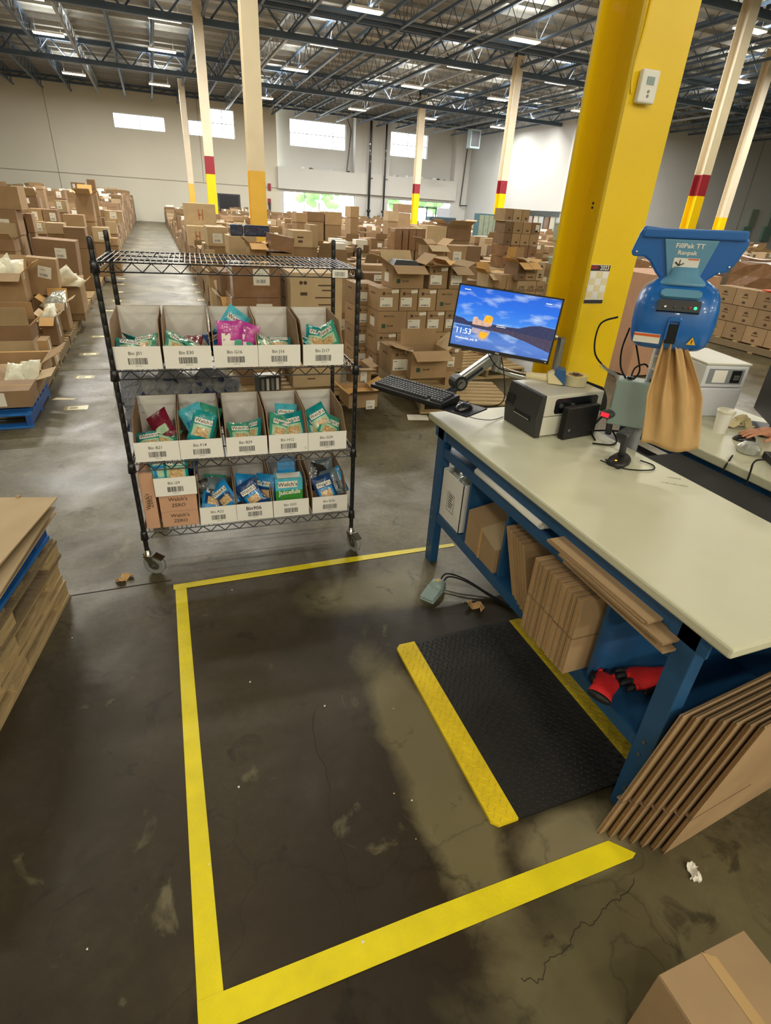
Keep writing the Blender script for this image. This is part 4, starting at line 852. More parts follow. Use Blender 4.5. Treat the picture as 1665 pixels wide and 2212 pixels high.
ms = thing('computer_mouse', 'black mouse at the right end of the keyboard tray', 'mouse', (0, 0, 0)); ms.matrix_world = KM @ T(.545, .10, -.004) @ RZ(85)
def mouse(ms):
    g = G(); g.loft([[(x, hw*math.cos(a), max(0, hz*math.sin(a))) for a in [PI*2*i/16 for i in range(16)]] for x, hw, hz in ((-.055, .012, .010), (-.05, .022, .02), (-.03, .031, .034), (.0, .033, .038), (.03, .030, .030), (.05, .022, .018), (.056, .010, .008))]); o = g.obj('mouse_shell', 'black_paint', ms, smooth=True)
    G().box(.02, .035, -.003, .003, .03, .037).obj('scroll_wheel', 'grey_dark', ms)
mouse(ms)
def cable(lab, pts, r=.0035, m='black_matte', cat='cable', grp=None, name='cable'):
    return tag(G().path(pts, r, 6, steps=8).obj(name, m, smooth=True), lab, cat, grp)
cable('black cable looping from below the monitor to the keyboard tray', [(1.66, 2.56, 1.20), (1.66, 2.50, 1.10), (1.62, 2.42, 1.0), (1.50, 2.42, .985), (1.40, 2.52, 1.0), (1.44, 2.60, 1.04), (1.47, 2.61, 1.06)], .003)
cable('black cable running from monitor underside to the label printer', [(1.60, 2.60, 1.21), (1.66, 2.57, 1.14), (1.76, 2.50, 1.12), (1.86, 2.44, 1.10), (1.95, 2.46, .95)], .003)
cable('thin mouse cable hanging between the tray and the printer', [(1.30, 2.40, 1.0), (1.40, 2.36, .95), (1.55, 2.40, .91), (1.66, 2.45, .904)], .002)
# hand scanner on its cradle
def scanner(lab, loc, rz, cradle=True, red=False):
    t = thing('barcode_scanner', lab, 'scanner', loc, rz)
    if cradle:
        g = G(); g.loft([[(x, hw*math.cos(a), max(0, hz*math.sin(a)+.004)) for a in [PI*2*i/16 for i in range(16)]] for x, hw, hz in ((-.07, .02, .012), (-.05, .04, .022), (0, .048, .03), (.05, .042, .034), (.07, .03, .02))]); c = g.obj('cradle', 'black_plastic', t, smooth=True)
        G().box(-.052, -.044, -.004, .004, .022, .027).obj('amber_light', 'led_amber', c)
        g = G(); g.path([(-.06, .02, .01), (-.10, .03, .035), (-.12, .0, .03), (-.10, -.03, .012), (-.05, -.03, .006)], .004, 6); g.obj('cable_loop', 'black_matte', t)
    g = G(); g.loft([[(p[0]+rx*math.cos(2*PI*i/12), ry*math.sin(2*PI*i/12), p[1]) for i in range(12)] for p, rx, ry in (((.02, .03), .017, .016), ((.012, .07), .016, .015), ((.0, .115), .018, .017), ((-.005, .13), .024, .022))]); g.obj('grip', 'grey_dark', t, smooth=True)
    g = G(); g.loft([[(x, hw*math.cos(2*PI*i/14), .145+dz+hz*math.sin(2*PI*i/14)) for i in range(14)] for x, hw, hz, dz in ((-.065, .028, .018, .002), (-.05, .031, .022, .0), (-.01, .028, .022, 0), (.03, .025, .018, .002), (.04, .016, .010, .002))]); h = g.obj('head', 'grey_dark', t, smooth=True)
    G().box(-.0675, -.064, -.02, .02, .136, .156).obj('scan_window', 'led_red' if red else 'black_paint', h); G().box(-.02, .015, -.006, .006, .166, .169).obj('status_light', 'led_green' if red else 'grey_dark', h)
    return t
scanner('upright barcode scanner in black cradle with amber light', (1.865, 1.775, ZT), R(30))
scanner('grey barcode scanner with glowing red nose and green light', (2.0, 2.03, ZT), R(20), False, True)
cable('black cable coiled round the scanner cradle', [(1.78, 1.80, .91), (1.84, 1.70, .905), (1.95, 1.66, .905), (2.0, 1.70, .905), (1.98, 1.76, .906)], .003)
for i, pts in enumerate(([(1.94, 2.03, .905), (1.97, 2.10, .92), (2.02, 2.14, .95), (2.10, 2.16, 1.0)], [(1.90, 2.0, .904), (1.98, 1.96, .904), (2.04, 1.99, .91), (2.07, 2.06, .93)], [(2.0, 2.14, .91), (2.05, 2.05, .94), (2.06, 1.98, .95), (2.03, 1.93, .91)])):
    cable('tangled black cable behind the red nosed scanner, %s' % ('upper loop', 'lower loop', 'short loop')[i], pts, .0045)
# ================================================================ PAPER FILL MACHINE
PX, PY = 2.135, 1.975
t = thing('paper_fill_machine', 'blue paper void fill machine on grey post behind bench', 'packing machine', (PX, PY, 0))
G().tube((0, 0, .02), (0, 0, 1.47), .027, 18).obj('post', 'post_grey', t, smooth=True)
g = G(); g.box(-.04, .04, -.30, .30, 0, .03); g.box(-.05, .40, -.04, .04, 0, .03); g.obj('base', 'post_grey', t)
plate(T(0, 0, 1.32), .001, .001, 'paper', t, 'tag') if False else None
g = G(); g.lathe([(.0285, 1.27), (.0285, 1.34)], 18); g.obj('paper_sticker', 'paper', t)
for k in range(4): g = G(); a0 = R(200+15*k); g.tube((math.cos(a0)*.0288, math.sin(a0)*.0288, 1.28), (math.cos(a0)*.0288, math.sin(a0)*.0288, 1.33), .0012, 4); g.obj('handwriting', 'ink', t)
CB = T(-.035, .0, .0) @ RZ(-42)
g = G(); g.X = CB; g.box(-.125, .085, -.055, .05, .995, 1.215); cb = g.obj('control_box', 'grey_case', t, bevel=.006)
for k in range(9): g = G(); g.X = CB; g.box(-.1265, -.125, -.04, -.01, 1.08+.012*k, 1.086+.012*k); g.obj('vent_slot', 'grey_dark', cb)
for x in (-.07, .03): g = G(); g.X = CB; g.tube((x, -.01, 1.215), (x, -.01, 1.228), .014, 12); g.obj('cable_gland', 'black_plastic', cb)
hd = bpy.data.objects.new('machine_head', None); COL.objects.link(hd); hd.parent = t; hd.empty_display_size = .05
HM = T(2.038, 1.885, 1.845) @ RZ(-43) @ RY(-1.5); hd.matrix_local = T(-PX, -PY, 0) @ HM
u = .001725
def hx(px, py): return ((px-1490)*u, -(py-503)*u)
out = [hx(1378, 492), hx(1385, 490), hx(1596, 504), hx(1607, 512), hx(1606, 525), hx(1590, 566), hx(1578, 582), hx(1560, 585), hx(1528, 612), hx(1450, 612), hx(1426, 590), hx(1408, 566), hx(1392, 556), hx(1366, 556), hx(1362, 545), hx(1372, 505)]
out = [(x, z) for x, z in out]
g = G(); g.prism(out[::-1], -.03, .045); ch = g.obj('hopper', 'machine_blue', hd, bevel=.008)
g = G(); g.prism([(-.19, .016), (.19, .016), (.19, -.02), (-.19, -.02)], -.045, -.028); g.obj('front_ridge', 'machine_blue', ch, bevel=.008)
g = G(); g.prism([(-.105, -.022), (.095, -.022), (.05, -.19), (-.055, -.19)], -.044, -.028); g.obj('centre_panel', 'machine_light', ch, bevel=.004)
for x, z in ((-.20, -.075), (-.17, -.105), (-.135, -.13), (.125, -.14), (.155, -.115), (.185, -.09)): g = G(); g.X = T(x, -.031, z) @ RX(90); g.lathe([(0, .005), (.004, .004), (.005, 0)], 8); g.obj('rivet', 'chrome', ch)
text('FillPak TT', .024, 'paper', ch, T(-.005, -.0452, -.045) @ FR, 'lettering', bold=.02, sx=1.1); text('Ranpak', .022, 'paper', ch, T(-.01, -.0452, -.070) @ FR, 'lettering', bold=.02, sx=1.1)
st = plate(T(-.005, -.0455, -.108) @ FR, .095, .038, 'paper', ch, 'safety_sticker'); plate(T(.02, -.0462, -.093) @ FR, .04, .005, 'label_orange', st, 'orange_bar')
g = G(); g.tube((-.045, -.0465, -.105), (-.028, -.0465, -.118), .003, 5); g.tube((-.028, -.0465, -.095), (-.028, -.0465, -.115), .002, 5); g.tube((-.03, -.0465, -.118), (-.012, -.0465, -.108), .002, 5); g.obj('hand_symbol', 'ink', st)
# rounded housing (superellipse loft)
def se(a, b_, n, z, cy, k=28, dx=0):
    r_ = []
    for i in range(k):
        th = 2*PI*i/k; c, s = math.cos(th), math.sin(th)
        r_.append((dx+a*math.copysign(abs(c)**(2/n), c), cy+b_*math.copysign(abs(s)**(2/n), s), z))
    return r_
prof = [(-.150, .052, .035, -.01), (-.162, .075, .045, -.02), (-.175, .105, .06, -.03), (-.195, .135, .085, -.045), (-.225, .152, .105, -.058), (-.27, .160, .118, -.066), (-.33, .161, .122, -.07), (-.385, .155, .118, -.07), (-.415, .146, .110, -.068), (-.430, .128, .095, -.065), (-.436, .10, .07, -.06)]
g = G(); g.loft([se(a, b_, 3.4, z, cy, 36) for z, a, b_, cy in prof]); hs = g.obj('housing', 'machine_blue', hd, smooth=True)
g = G(); g.loft([se(a, b_, 2.4, z, cy) for z, a, b_, cy in ((-.122, .046, .03, -.045), (-.150, .056, .04, -.05), (-.175, .085, .05, -.065), (-.187, .095, .05, -.075))]); g.obj('neck_cover', 'machine_light', hs, smooth=True)
FA = T(0, -.155, -.235) @ RX(38)              # sloped front above the slot
def fplate(x, z, w_, h, m, nm, par, t_=.004, X=FA): return plate(X @ T(x, 0, z) @ FR, w_, h, m, par, nm, t_)
g = G(); g.X = T(0, -.157, -.213) @ RX(-52); g.prism([(-.075, -.012), (-.06, -.022), (.06, -.022), (.075, -.012), (.075, .008), (.06, .020), (-.06, .020), (-.075, .008)], -.004, .008); iv = g.obj('info_panel', 'machine_light', hs)
g = G(); g.X = T(0, -.185, -.258) @ RX(-22); g.box(-.078, .078, -.012, .03, -.022, .022); kp = g.obj('keypad_recess', 'black_plastic', hs)
for k, (x, mm) in enumerate(((-.05, 'chrome'), (-.015, 'grey_dark'), (.02, 'grey_dark'), (.04, 'red_paint'), (.06, 'led_green'))): g = G(); g.X = T(0, -.185, -.258) @ RX(-22) @ T(x, -.013, -.006) @ RX(90); g.lathe([(0, .004), (.005, .003), (.006, 0)], 10); g.obj('button', mm, kp)
g = G(); g.box(-.020, .020, -.20, -.07, -.40, -.325); g.obj('outlet_slot', 'black_matte', hs)
g = G(); g.X = T(0, -.197, -.325); g.prism([(-.026, -.06), (-.026, .02), (-.018, .028), (.018, .028), (.026, .02), (.026, -.06), (.018, -.06), (.018, .012), (-.018, .012), (-.018, -.06)], -.006, .012); g.obj('outlet_frame', 'machine_blue', hs, bevel=.002)
g = G(); g.X = T(-.088, -.187, -.385) @ RZ(-8) @ RX(6); g.box(-.05, .05, -.006, .004, -.020, .016, 0); sk = g.obj('warning_label', 'paper', hs)
g = G(); g.X = T(-.088, -.187, -.385) @ RZ(-8) @ RX(6); g.box(-.05, .05, -.007, -.006, .006, .016); g.obj('orange_bar', 'label_orange', sk)
g = G(); g.X = T(.080, -.188, -.385) @ RZ(6) @ RX(6); g.prism([(-.017, -.013), (.017, -.013), (0, .017)], -.003, .001); wt = g.obj('warning_triangle', 'warn_yellow', hs)
g = G(); g.X = T(.080, -.188, -.385) @ RZ(6) @ RX(6); g.prism([(-.002, -.008), (.002, -.008), (.003, .006), (-.001, .006)], -.0036, -.003); g.obj('bolt_symbol', 'ink', wt)
# kraft paper hanging out of the machine: crumpled at the mouth, opening to a flat sheet
def paper_sheet():
    n, k = 26, 22; v = []; r = random.Random(3)
    for j in range(k+1):
        v_ = j/k; wd = .020+.085*min(1, v_*1.9)**.8+.010*v_; z = -.345-.49*v_
        for i in range(n+1):
            u_ = 2*i/n-1; fold = (1-v_)**.8
            y = -.165+.030*math.cos(u_*9)*fold+.018*math.sin(u_*21)*fold*(1-v_)+.012*(1-v_)+.016*math.exp(-(u_*4)**2)*(v_ < .72)*(1-v_/.72)*4*.3 - .022*math.sin(u_*2.2+.4)*v_+.0025*r.gauss(0, 1)*.6
            v.append((u_*wd-.046*(1-v_)**1.6+.008*math.sin(v_*2.6)+.006*math.sin(u_*14+v_*5)*fold, y, z-.012*math.sin(u_*3+1)*v_))
    f = [(j*(n+1)+i, j*(n+1)+i+1, (j+1)*(n+1)+i+1, (j+1)*(n+1)+i) for j in range(k) for i in range(n)]
    return v, f
g = G(); v, f = paper_sheet(); g.X = T(2.038, 1.885, 1.845) @ RZ(-43) @ RY(-8) @ T(.012, 0, -.02); g.add(v, f)
o = tag(g.obj('kraft_paper', 'kraft', smooth=True), 'crumpled brown kraft paper hanging from the blue machine outlet', 'packing paper'); sd = o.modifiers.new('s', 'SOLIDIFY'); sd.thickness = .002
for i, pts in enumerate(([(1.88, 2.02, 1.50), (1.86, 2.10, 1.45), (1.93, 2.16, 1.30), (2.01, 2.08, 1.21)], [(1.925, 1.98, 1.46), (1.95, 2.02, 1.36), (1.99, 2.04, 1.27), (2.03, 2.03, 1.215)], [(1.935, 1.97, 1.46), (1.97, 1.93, 1.34), (2.02, 1.95, 1.27), (2.04, 1.99, 1.222)], [(2.05, 2.02, 1.22), (2.08, 2.04, 1.26), (2.12, 2.03, 1.28), (2.13, 2.01, 1.27)])):
    cable('black machine cable between blue head and grey box, %s' % ('widest left loop', 'middle one', 'inner one', 'short one at the post')[i], pts, .0042, grp='machine cables')
tag(G().path([(1.94, 2.12, 1.26), (1.97, 2.10, 1.24), (2.0, 2.06, 1.22), (2.01, 2.05, 1.19)], .009, 6).obj('plastic_wrap_scrap', 'clear_film'), 'twist of clear plastic tied round the machine cables', 'plastic wrap')
# things mounted on the yellow column
t = thing('wall_calendar', 'small 2023 calendar stuck on the yellow column face', 'calendar', (2.155+.0, 2.597, 1.47), R(0))
CZ = T(.0, 0, 0) @ RY(0)
plate(T(.062, -.001, .098) @ FR, .125, .196, 'cream_paper' if 'cream_paper' in M else 'paper', t, 'sheet'); top = plate(T(.062, -.002, .180) @ FR, .125, .028, 'ink', t, 'black_header'); plate(T(.062, -.002, .010) @ FR, .125, .018, 'ink', t, 'black_footer')
text('2023', .030, 'paper', top, T(.088, -.0028, .180) @ FR, bold=.02); plate(T(.022, -.0028, .183) @ FR, .042, .016, 'red_paint', top, 'red_tab')
for r_ in range(4):
    for c in range(3): plate(T(.022+.040*c, -.0022, .146-.034*r_) @ FR, .036, .030, 'cream' if (r_+c) % 2 else 'paper_month' if 'paper_month' in M else 'white_card', t, 'month_panel')
t = thing('thermostat', 'white thermostat with small grey display on the yellow column', 'thermostat', (2.175, 2.597, 2.365), (0, 0, R(-3)))
G().box(.01, .108, -.032, 0, 0, .128).obj('case', 'white_card', t, bevel=.008); G().box(.038, .080, -.034, -.032, .07, .10).obj('display', 'grey_case', t)
for z in (.045, .028): g = G(); g.X = T(.059, -.033, z) @ RX(90); g.lathe([(0, .002), (.006, .002), (.006, 0)], 12); g.obj('button', 'rubber_grey', t)
tag(G().path([(2.163, 2.594, 2.40), (2.150, 2.598, 2.50), (2.163, 2.592, 2.8), (2.166, 2.592, 4.0), (2.166, 2.592, 8)], .005, 6, steps=3).obj('conduit', 'yellow_paint'), 'thin yellow painted wire running up the yellow column edge', 'wire')

# ================================================================ FLOOR THINGS
def strip(lab, pts, z=.0008):
    g = G(); g.prz(pts, z, z+.0006); return tag(g.obj('floor_tape', 'tape_yellow'), lab, 'floor tape')
strip('long yellow floor tape running from the rack caster to the camera', [(-.150, .675), (-.082, .69), (-.085, 1.5), (-.083, 2.61), (-.140, 2.61), (-.145, 1.5)])
strip('yellow floor tape across the slab between rack and bench', [(-.149, 2.640), (-.149, 2.593), (.8, 2.588), (1.545, 2.578), (1.548, 2.612), (.8, 2.640)], .0016)
strip('nearest yellow floor tape leading to the leaning flat cartons', [(-.150, .672), (-.145, .655), (1.24, .650), (1.262, .66), (1.20, .725), (.5, .735), (-.150, .735)], .0016)
# anti-fatigue mat
MT = thing('floor_mat', 'black ribbed floor mat with two yellow edges before the bench', 'mat', (1.19, 1.365, 0))
MX0, MX1, MY0, MY1 = -.350, .375, -.478, .462
g = G(); g.box(MX0+.10, MX1-.085, MY0, MY1, .001, .0145); g.obj('mat_body', 'mat_black', MT)
for a, b_, s in ((MX0, MX0+.10, -1), (MX1-.085, MX1, 1)):
    g = G(); r_ = .022; zt = .0148
    if s < 0: pts = [(a+r_, MY0), (b_, MY0), (b_, MY1), (a+r_, MY1), (a, MY1-r_), (a, MY0+r_)]
    else: pts = [(a, MY0), (b_-r_, MY0), (b_, MY0+r_), (b_, MY1-r_), (b_-r_, MY1), (a, MY1)]
    g.prz(pts, .001, zt); g.obj('yellow_edge', 'mat_yellow', MT)
def lozenges(x0, x1, y0, y1, z, nm, mm):
    g = G(); px = .0205; j = 0; y = y0+.012
    while y < y1-.008:
        x = x0+.010+(px/2 if j % 2 else 0); i = 0
        while x < x1-.008:
            a = R(45 if (i+j) % 2 else -45); c, s = math.cos(a), math.sin(a); l, w_ = .0120, .0032
            P = lambda u, v, h: (x+u*c-v*s, y+u*s+v*c, z+h)
            g.add([P(-l, 0, 0), P(0, -w_, 0), P(l, 0, 0), P(0, w_, 0), P(-l*.5, 0, .0034), P(l*.5, 0, .0034)], [(0,1,5,4),(1,2,5),(2,3,4,5),(3,0,4)])
            x += px*1.25; i += 1
        y += px; j += 1
    return stuff(g.obj(nm, mm, MT))
lozenges(MX0+.103, MX1-.088, MY0, MY1, .0145, 'raised_tread', 'mat_black'); lozenges(MX0, MX0+.10, MY0, MY1, .0148, 'raised_yellow_tread', 'mat_yellow'); lozenges(MX1-.085, MX1, MY0, MY1, .0148, 'raised_yellow_tread', 'mat_yellow')
# foot pedal
t = thing('foot_switch', 'grey foot pedal switch with yellow triangle on the floor', 'foot pedal', (1.20, 2.16, .001), R(38))
g = G(); g.prism([(-.085, 0), (.06, 0), (.075, .02), (.065, .035), (-.085, .012)], -.042, .042); g.obj('base', 'grey_case', t, bevel=.005)
g = G(); g.prism([(-.09, .02), (.0, .036), (.01, .05), (-.09, .030)], -.040, .040); g.obj('treadle', 'grey_case', t, bevel=.004)
g = G(); g.loft([[(.0+x, .043*s*math.cos(2*PI*i/14), max(.01, .038+h*math.sin(2*PI*i/14))) for i in range(14)] for x, s, h in ((.0, .9, .018), (.02, 1, .036), (.055, 1, .036), (.08, .8, .02))]); gd = g.obj('hood', 'grey_case', t, smooth=True)
g = G(); g.X = T(.036, 0, .0752); g.prz([(-.012, -.014), (-.012, .014), (.013, 0)], -.001, .0006); g.obj('warning_triangle', 'warn_yellow', gd)
for i, o_ in enumerate((0, .03)): cable('black pedal cable running under the bench, %s' % ('outer' if i else 'inner'), [(1.27, 2.20+o_, .03), (1.32, 2.22+o_, .055), (1.40, 2.15+o_, .05), (1.50, 2.02+o_, .012), (1.56, 1.90+o_, .008)], .0045)
def scrap(lab, x, y, s, mm, seed, flat=False, z=0):
    r = random.Random(seed); g = G(); n = 7; vs = []
    for j in range(n+1):
        for i in range(n+1):
            u, v = i/n-.5, j/n-.5; vs.append((s*(u+.15*r.gauss(0, 1)/n*2), s*.6*(v+.2*math.sin(u*7)), max(.001, (0 if flat else s*.16*(1+math.sin(u*9+v*4)+.6*r.gauss(0, 1))*(.8)))*1.0+.001))
    g.add(vs, [(j*(n+1)+i, j*(n+1)+i+1, (j+1)*(n+1)+i+1, (j+1)*(n+1)+i) for j in range(n) for i in range(n)]); o = tag(g.obj('paper_scrap', mm), lab, 'paper scrap'); o.location = (x, y, z); o.rotation_euler = (0, 0, r.uniform(0, 6)); sd = o.modifiers.new('s', 'SOLIDIFY'); sd.thickness = .0008; sd.offset = 1
    return o
scrap('crumpled brown paper scrap on the floor left of the tape corner', -.40, 2.77, .085, 'kraft', 1); scrap('crumpled brown paper scrap above the floor mat corner', 1.375, 1.99, .085, 'kraft', 2); scrap('torn white paper scrap on the floor by the lower right carton', 1.40, .545, .055, 'paper', 3)
rr2 = random.Random(12)
for i in range(26):
    x, y = rr2.uniform(-.9, 1.3), rr2.uniform(.3, 2.6); s = rr2.uniform(.002, .005); g = G(); g.prz([(-s, -s*.6), (s, -s), (s*.7, s), (-s*.8, s*.5)], 0, s*.5); o = tag(g.obj('floor_crumb', rr2.choice(['paper', 'kraft'])), 'tiny pale crumb scattered on the packing area floor', 'crumb', 'crumbs on the floor'); o.location = (x, y, .001); o.rotation_euler = (0, 0, rr2.uniform(0, 3))
# floor labels of the pallet bays
def floor_label(x, y, lab, a, w_=.15, h=.105):
    t = thing('floor_label', lab, 'floor label', (x, y, .0008), R(a), 'taped paper labels along the aisle')
    G().prz([(-w_/2-.03, -h/2-.015), (w_/2+.03, -h/2-.01), (w_/2+.028, h/2+.014), (-w_/2-.028, h/2+.012)], 0, .0006).obj('tape_film', 'label_film', t); p = G().box(-w_/2, w_/2, -h/2, h/2, .0006, .0012).obj('sheet', 'label_cream', t)
    g = G(); barcode(g, T(-.02, 0, .0014), w_*.45, h*.5, 0, int(y*10)); g.obj('barcode', 'ink', p)
mat('label_film', '#b9b08a', rough=.15, var=.2, scale=30, coat=.5); mat('label_cream', '#ded8ae', rough=.5, var=.08)
ORDL = ['first', 'second', 'third', 'fourth', 'fifth', 'sixth', 'seventh', 'eighth', 'ninth', 'tenth', 'eleventh']
for i, (x, y) in enumerate(((-.94, 5.86), (-.97, 6.98), (-1.0, 8.10), (-.975, 9.19), (-.95, 11.4), (-.88, 12.52), (-.90, 13.73), (-.92, 15.0), (-.94, 16.04))): floor_label(x, y, 'yellowed paper label taped to aisle floor, %s on the left side' % ORDL[i], rr2.uniform(-6, 6))
for i, (x, y) in enumerate(((.70, 6.86), (.72, 10.3), (.72, 12.7), (.75, 13.8), (.74, 15.1))): floor_label(x, y, 'yellowed paper label taped to aisle floor, %s on the right side' % ORDL[i], rr2.uniform(-6, 6))
tag(G().prz([(-.11, -.02), (.09, -.05), (.12, -.01), (-.08, .05)], .001, .002).obj('paper_slip', 'cream'), 'cream paper slip on the floor beside the blue pallet', 'paper'); bpy.data.objects['paper_slip'].location = (-1.08, 6.18, 0)
o = tag(G().prz([(-.13, -.05), (.08, -.10), (.13, .06), (-.08, .11)], .001, .002).obj('paper_sheet', 'paper'), 'white paper sheet on the floor by the bench corner', 'paper'); o.location = (2.30, 4.92, 0)

# ---- pallets
def pallet(lab, x, y, z=0, rot=0, m1='wood', m2='wood_old', L_=1.2, D_=1.0, hh=.13, detail=True, group=None, drop=(), name='wood_pallet', blocks=False):
    """deck boards run along y, stringers along x; origin at the -x -y corner"""
    t = thing(name, lab, 'pallet', (x, y, z), R(rot), group); bw = .09
    n = 7; pr = random.Random(int(x*100+y*10))
    for i in range(n):
        if i in drop: continue
        a = i*(D_-bw)/(n-1); w_ = bw*pr.uniform(.85, 1.08); G().box(pr.uniform(-.008, .008), L_+pr.uniform(-.008, .006), a, a+w_, hh-.018, hh).obj('deck_board', m1, t)
    for j in (0, .5, 1):
        a = j*(L_-.04)
        if not blocks: G().box(a, a+.04, .0, D_, .018, hh-.018).obj('stringer', m2, t); continue
        G().box(a-.01, a+.05, .0, D_, hh-.034, hh-.018).obj('stringer', m1, t)
        for q in (0, .44, .88): G().box(a, a+.045, D_*q+.002, D_*q+D_*.12, .018, hh-.034).obj('block', m2, t)
        G().box(a-.012, a+.052, .0, D_, .0, .018).obj('bottom_runner', m1, t)
    for i in (0, 3, 6): a = i*(D_-bw)/(n-1); G().box(0, L_, a, a+bw, 0, .018).obj('bottom_board', m1, t)
    return t
# near pallet stack at the left edge (turned slightly)
PS = -10.5
def stackp(z, dx, dy, m1, m2, lab, hh=.13, drop=()):
    # long side along the aisle: corner at (-.66,2.68)
    return pallet(lab, -.665+dx-1.0*math.cos(R(PS))+1.2*math.sin(R(PS)), 2.69+dy-1.0*math.sin(R(PS))-1.2*math.cos(R(PS))+.0, z, PS, m1, m2, 1.0, 1.2, hh, True, 'pallets piled at the left edge', drop, blocks=True)
stackp(0, .0, 0, 'wood_x', 'wood_x', 'weathered wood pallet at the bottom of the near left pile', .122)
stackp(.1225, -.012, .0, 'wood_x', 'wood_x', 'splintered wood pallet second from floor in the near left pile', .118)
stackp(.241, .005, .01, 'wood_old', 'wood_x', 'greyish wood pallet third from floor in the near left pile', .118)
stackp(.3595, -.02, .0, 'pallet_blue', 'pallet_blue_dark', 'blue pallet on top of the near left pallet pile', .12)
g = G(); g.box(-.004, .0, .3, .42, .0, .08)
for i in range(6):
    o = tag(G().box(-1.0, 0, -1.25, 0, 0, .0065).obj('cardboard_sheet', 'card_pale' if i % 2 else 'card'), 'flat cardboard sheet lying on the blue pallet, %s from top' % ['sixth', 'fifth', 'fourth', 'third', 'second', 'topmost'][i], 'cardboard sheet', 'cardboard sheets on the near pallet pile')
    o.location = (-.615+(-.02, .0, -.03, .005, -.015, .02)[i], 2.665+.012*(i % 3), .4805+.018*i); o.rotation_euler = (0, 0, R(PS+(0, 1.5, -1.5, 2.5, -1, -3)[i]))
    G().box(-.8, -.3, -.004, .003, -.002, .0085).obj('folded_edge', 'card_edge', o) if i in (1, 3, 5) else None
    for k in range(3): G().box(-.18-.25*k, -.165-.25*k, -.006-.02*k, .008, -.001, .014).obj('curled_strip', 'card', o) if i == 5 else None
# loose supports between sheets: narrow folded pads
for i in range(5):
    o = tag(G().box(-.9, -.02, -1.1, -.04, 0, .0105).obj('cardboard_sheet', 'card_dark' if i % 2 else 'card'), 'folded cardboard pad pressed between the sheets on the near pile, layer %s' % ['one', 'two', 'three', 'four', 'five'][i], 'cardboard sheet', 'cardboard sheets on the near pallet pile'); o.location = (-.70-.01*i, 2.64, .4873+.018*i); o.rotation_euler = (0, 0, R(PS))
# lower right carton
t = thing('carton', 'sealed brown carton with address label at lower right corner', 'carton', (.905, -.12, 0)); w_, d_, h = .283, .43, .30
g = G(); g.box(0, w_, 0, d_, 0, h-.004); g.obj('carton_body', 'card', t, bevel=.003)
for a, b_ in ((.001, w_/2-.003), (w_/2+.002, w_-.001)): G().box(a, b_, .001, d_-.001, h-.004, h).obj('flap', 'card', t, bevel=.0015)
g = G(); g.add([(w_/2-.012, 0, h+.001), (w_/2+.020, 0, h+.001), (w_/2+.022, d_-.02, h+.0012), (w_/2-.006, d_, h+.0012)], [(0,1,2,3)]); g.obj('seam_tape', 'tape_film2' if 'tape_film2' in M else 'tape_clear', t)
g = G(); g.box(w_/2-.0028, w_/2+.0018, 0, d_, h-.003, h+.0003); g.obj('seam_gap', 'ink_card', t)
X_ = T(-.0006, .27, .185) @ LF(); lp = plate(X_, .13, .16, 'paper', t, 'shipping_label'); g = G(); barcode(g, X_ @ T(.03, .0, .0012) @ RZ(90), .12, .028, 0, 9); barcode(g, X_ @ T(-.03, .03, .0012), .05, .04, 0, 8)
for k in range(4): g.quad(*[tuple((X_ @ Vector(p))) for p in ((-.05, -.02-.012*k, .0012), (.0, -.02-.012*k, .0012), (.0, -.017-.012*k, .0012), (-.05, -.017-.012*k, .0012))])
g.obj('label_print', 'ink_grey', lp)

# ================================================================ SECOND BENCH (right) and what stands on it
t = thing('packing_bench', 'second packing bench behind the blue machine, pale thick edged top', 'workbench', (2.85, 1.3, 0))
g = G(); g.box(-.43, .40, -1.6, 1.15, .855, .9); g.obj('worktop', 'worktop', t, bevel=.006)
for x in (-.40, .33):
    for y in (-1.5, 1.02): G().box(x, x+.05, y, y+.075, 0, .856).obj('leg', 'bench_blue', t)
G().box(-.40, -.37, -1.43, 1.03, .79, .855).obj('apron', 'bench_blue', t); G().box(.33, .36, -1.43, 1.03, .79, .855).obj('apron', 'bench_blue', t); G().box(-.39, .36, -1.45, 1.05, .30, .32).obj('lower_shelf', 'bench_blue', t)
# white label printer on it
t = thing('label_printer', 'white label printer with grey window behind hanging kraft paper', 'printer', (2.80, 2.24, ZT), R(-14))
G().box(0, .27, 0, .40, .0, .17).obj('lower_case', 'printer_white', t, bevel=.008); G().box(0, .27, 0, .40, .173, .30).obj('upper_case', 'printer_white', t, bevel=.008)
G().box(-.004, .274, -.006, .405, .300, .312).obj('top_lid', 'printer_silver', t, bevel=.003)
p = plate(T(.135, -.001, .237) @ FR, .22, .085, 'post_grey', t, 'side_window'); plate(T(.10, -.002, .237) @ FR, .08, .07, 'white_card', p, 'label_roll'); plate(T(.20, -.002, .237) @ FR, .06, .07, 'black_plastic', p, 'dark_panel')
for k in range(3): plate(T(.205, -.003, .222+.010*k) @ FR, .035, .004, 'ink_grey', p, 'printed_line')
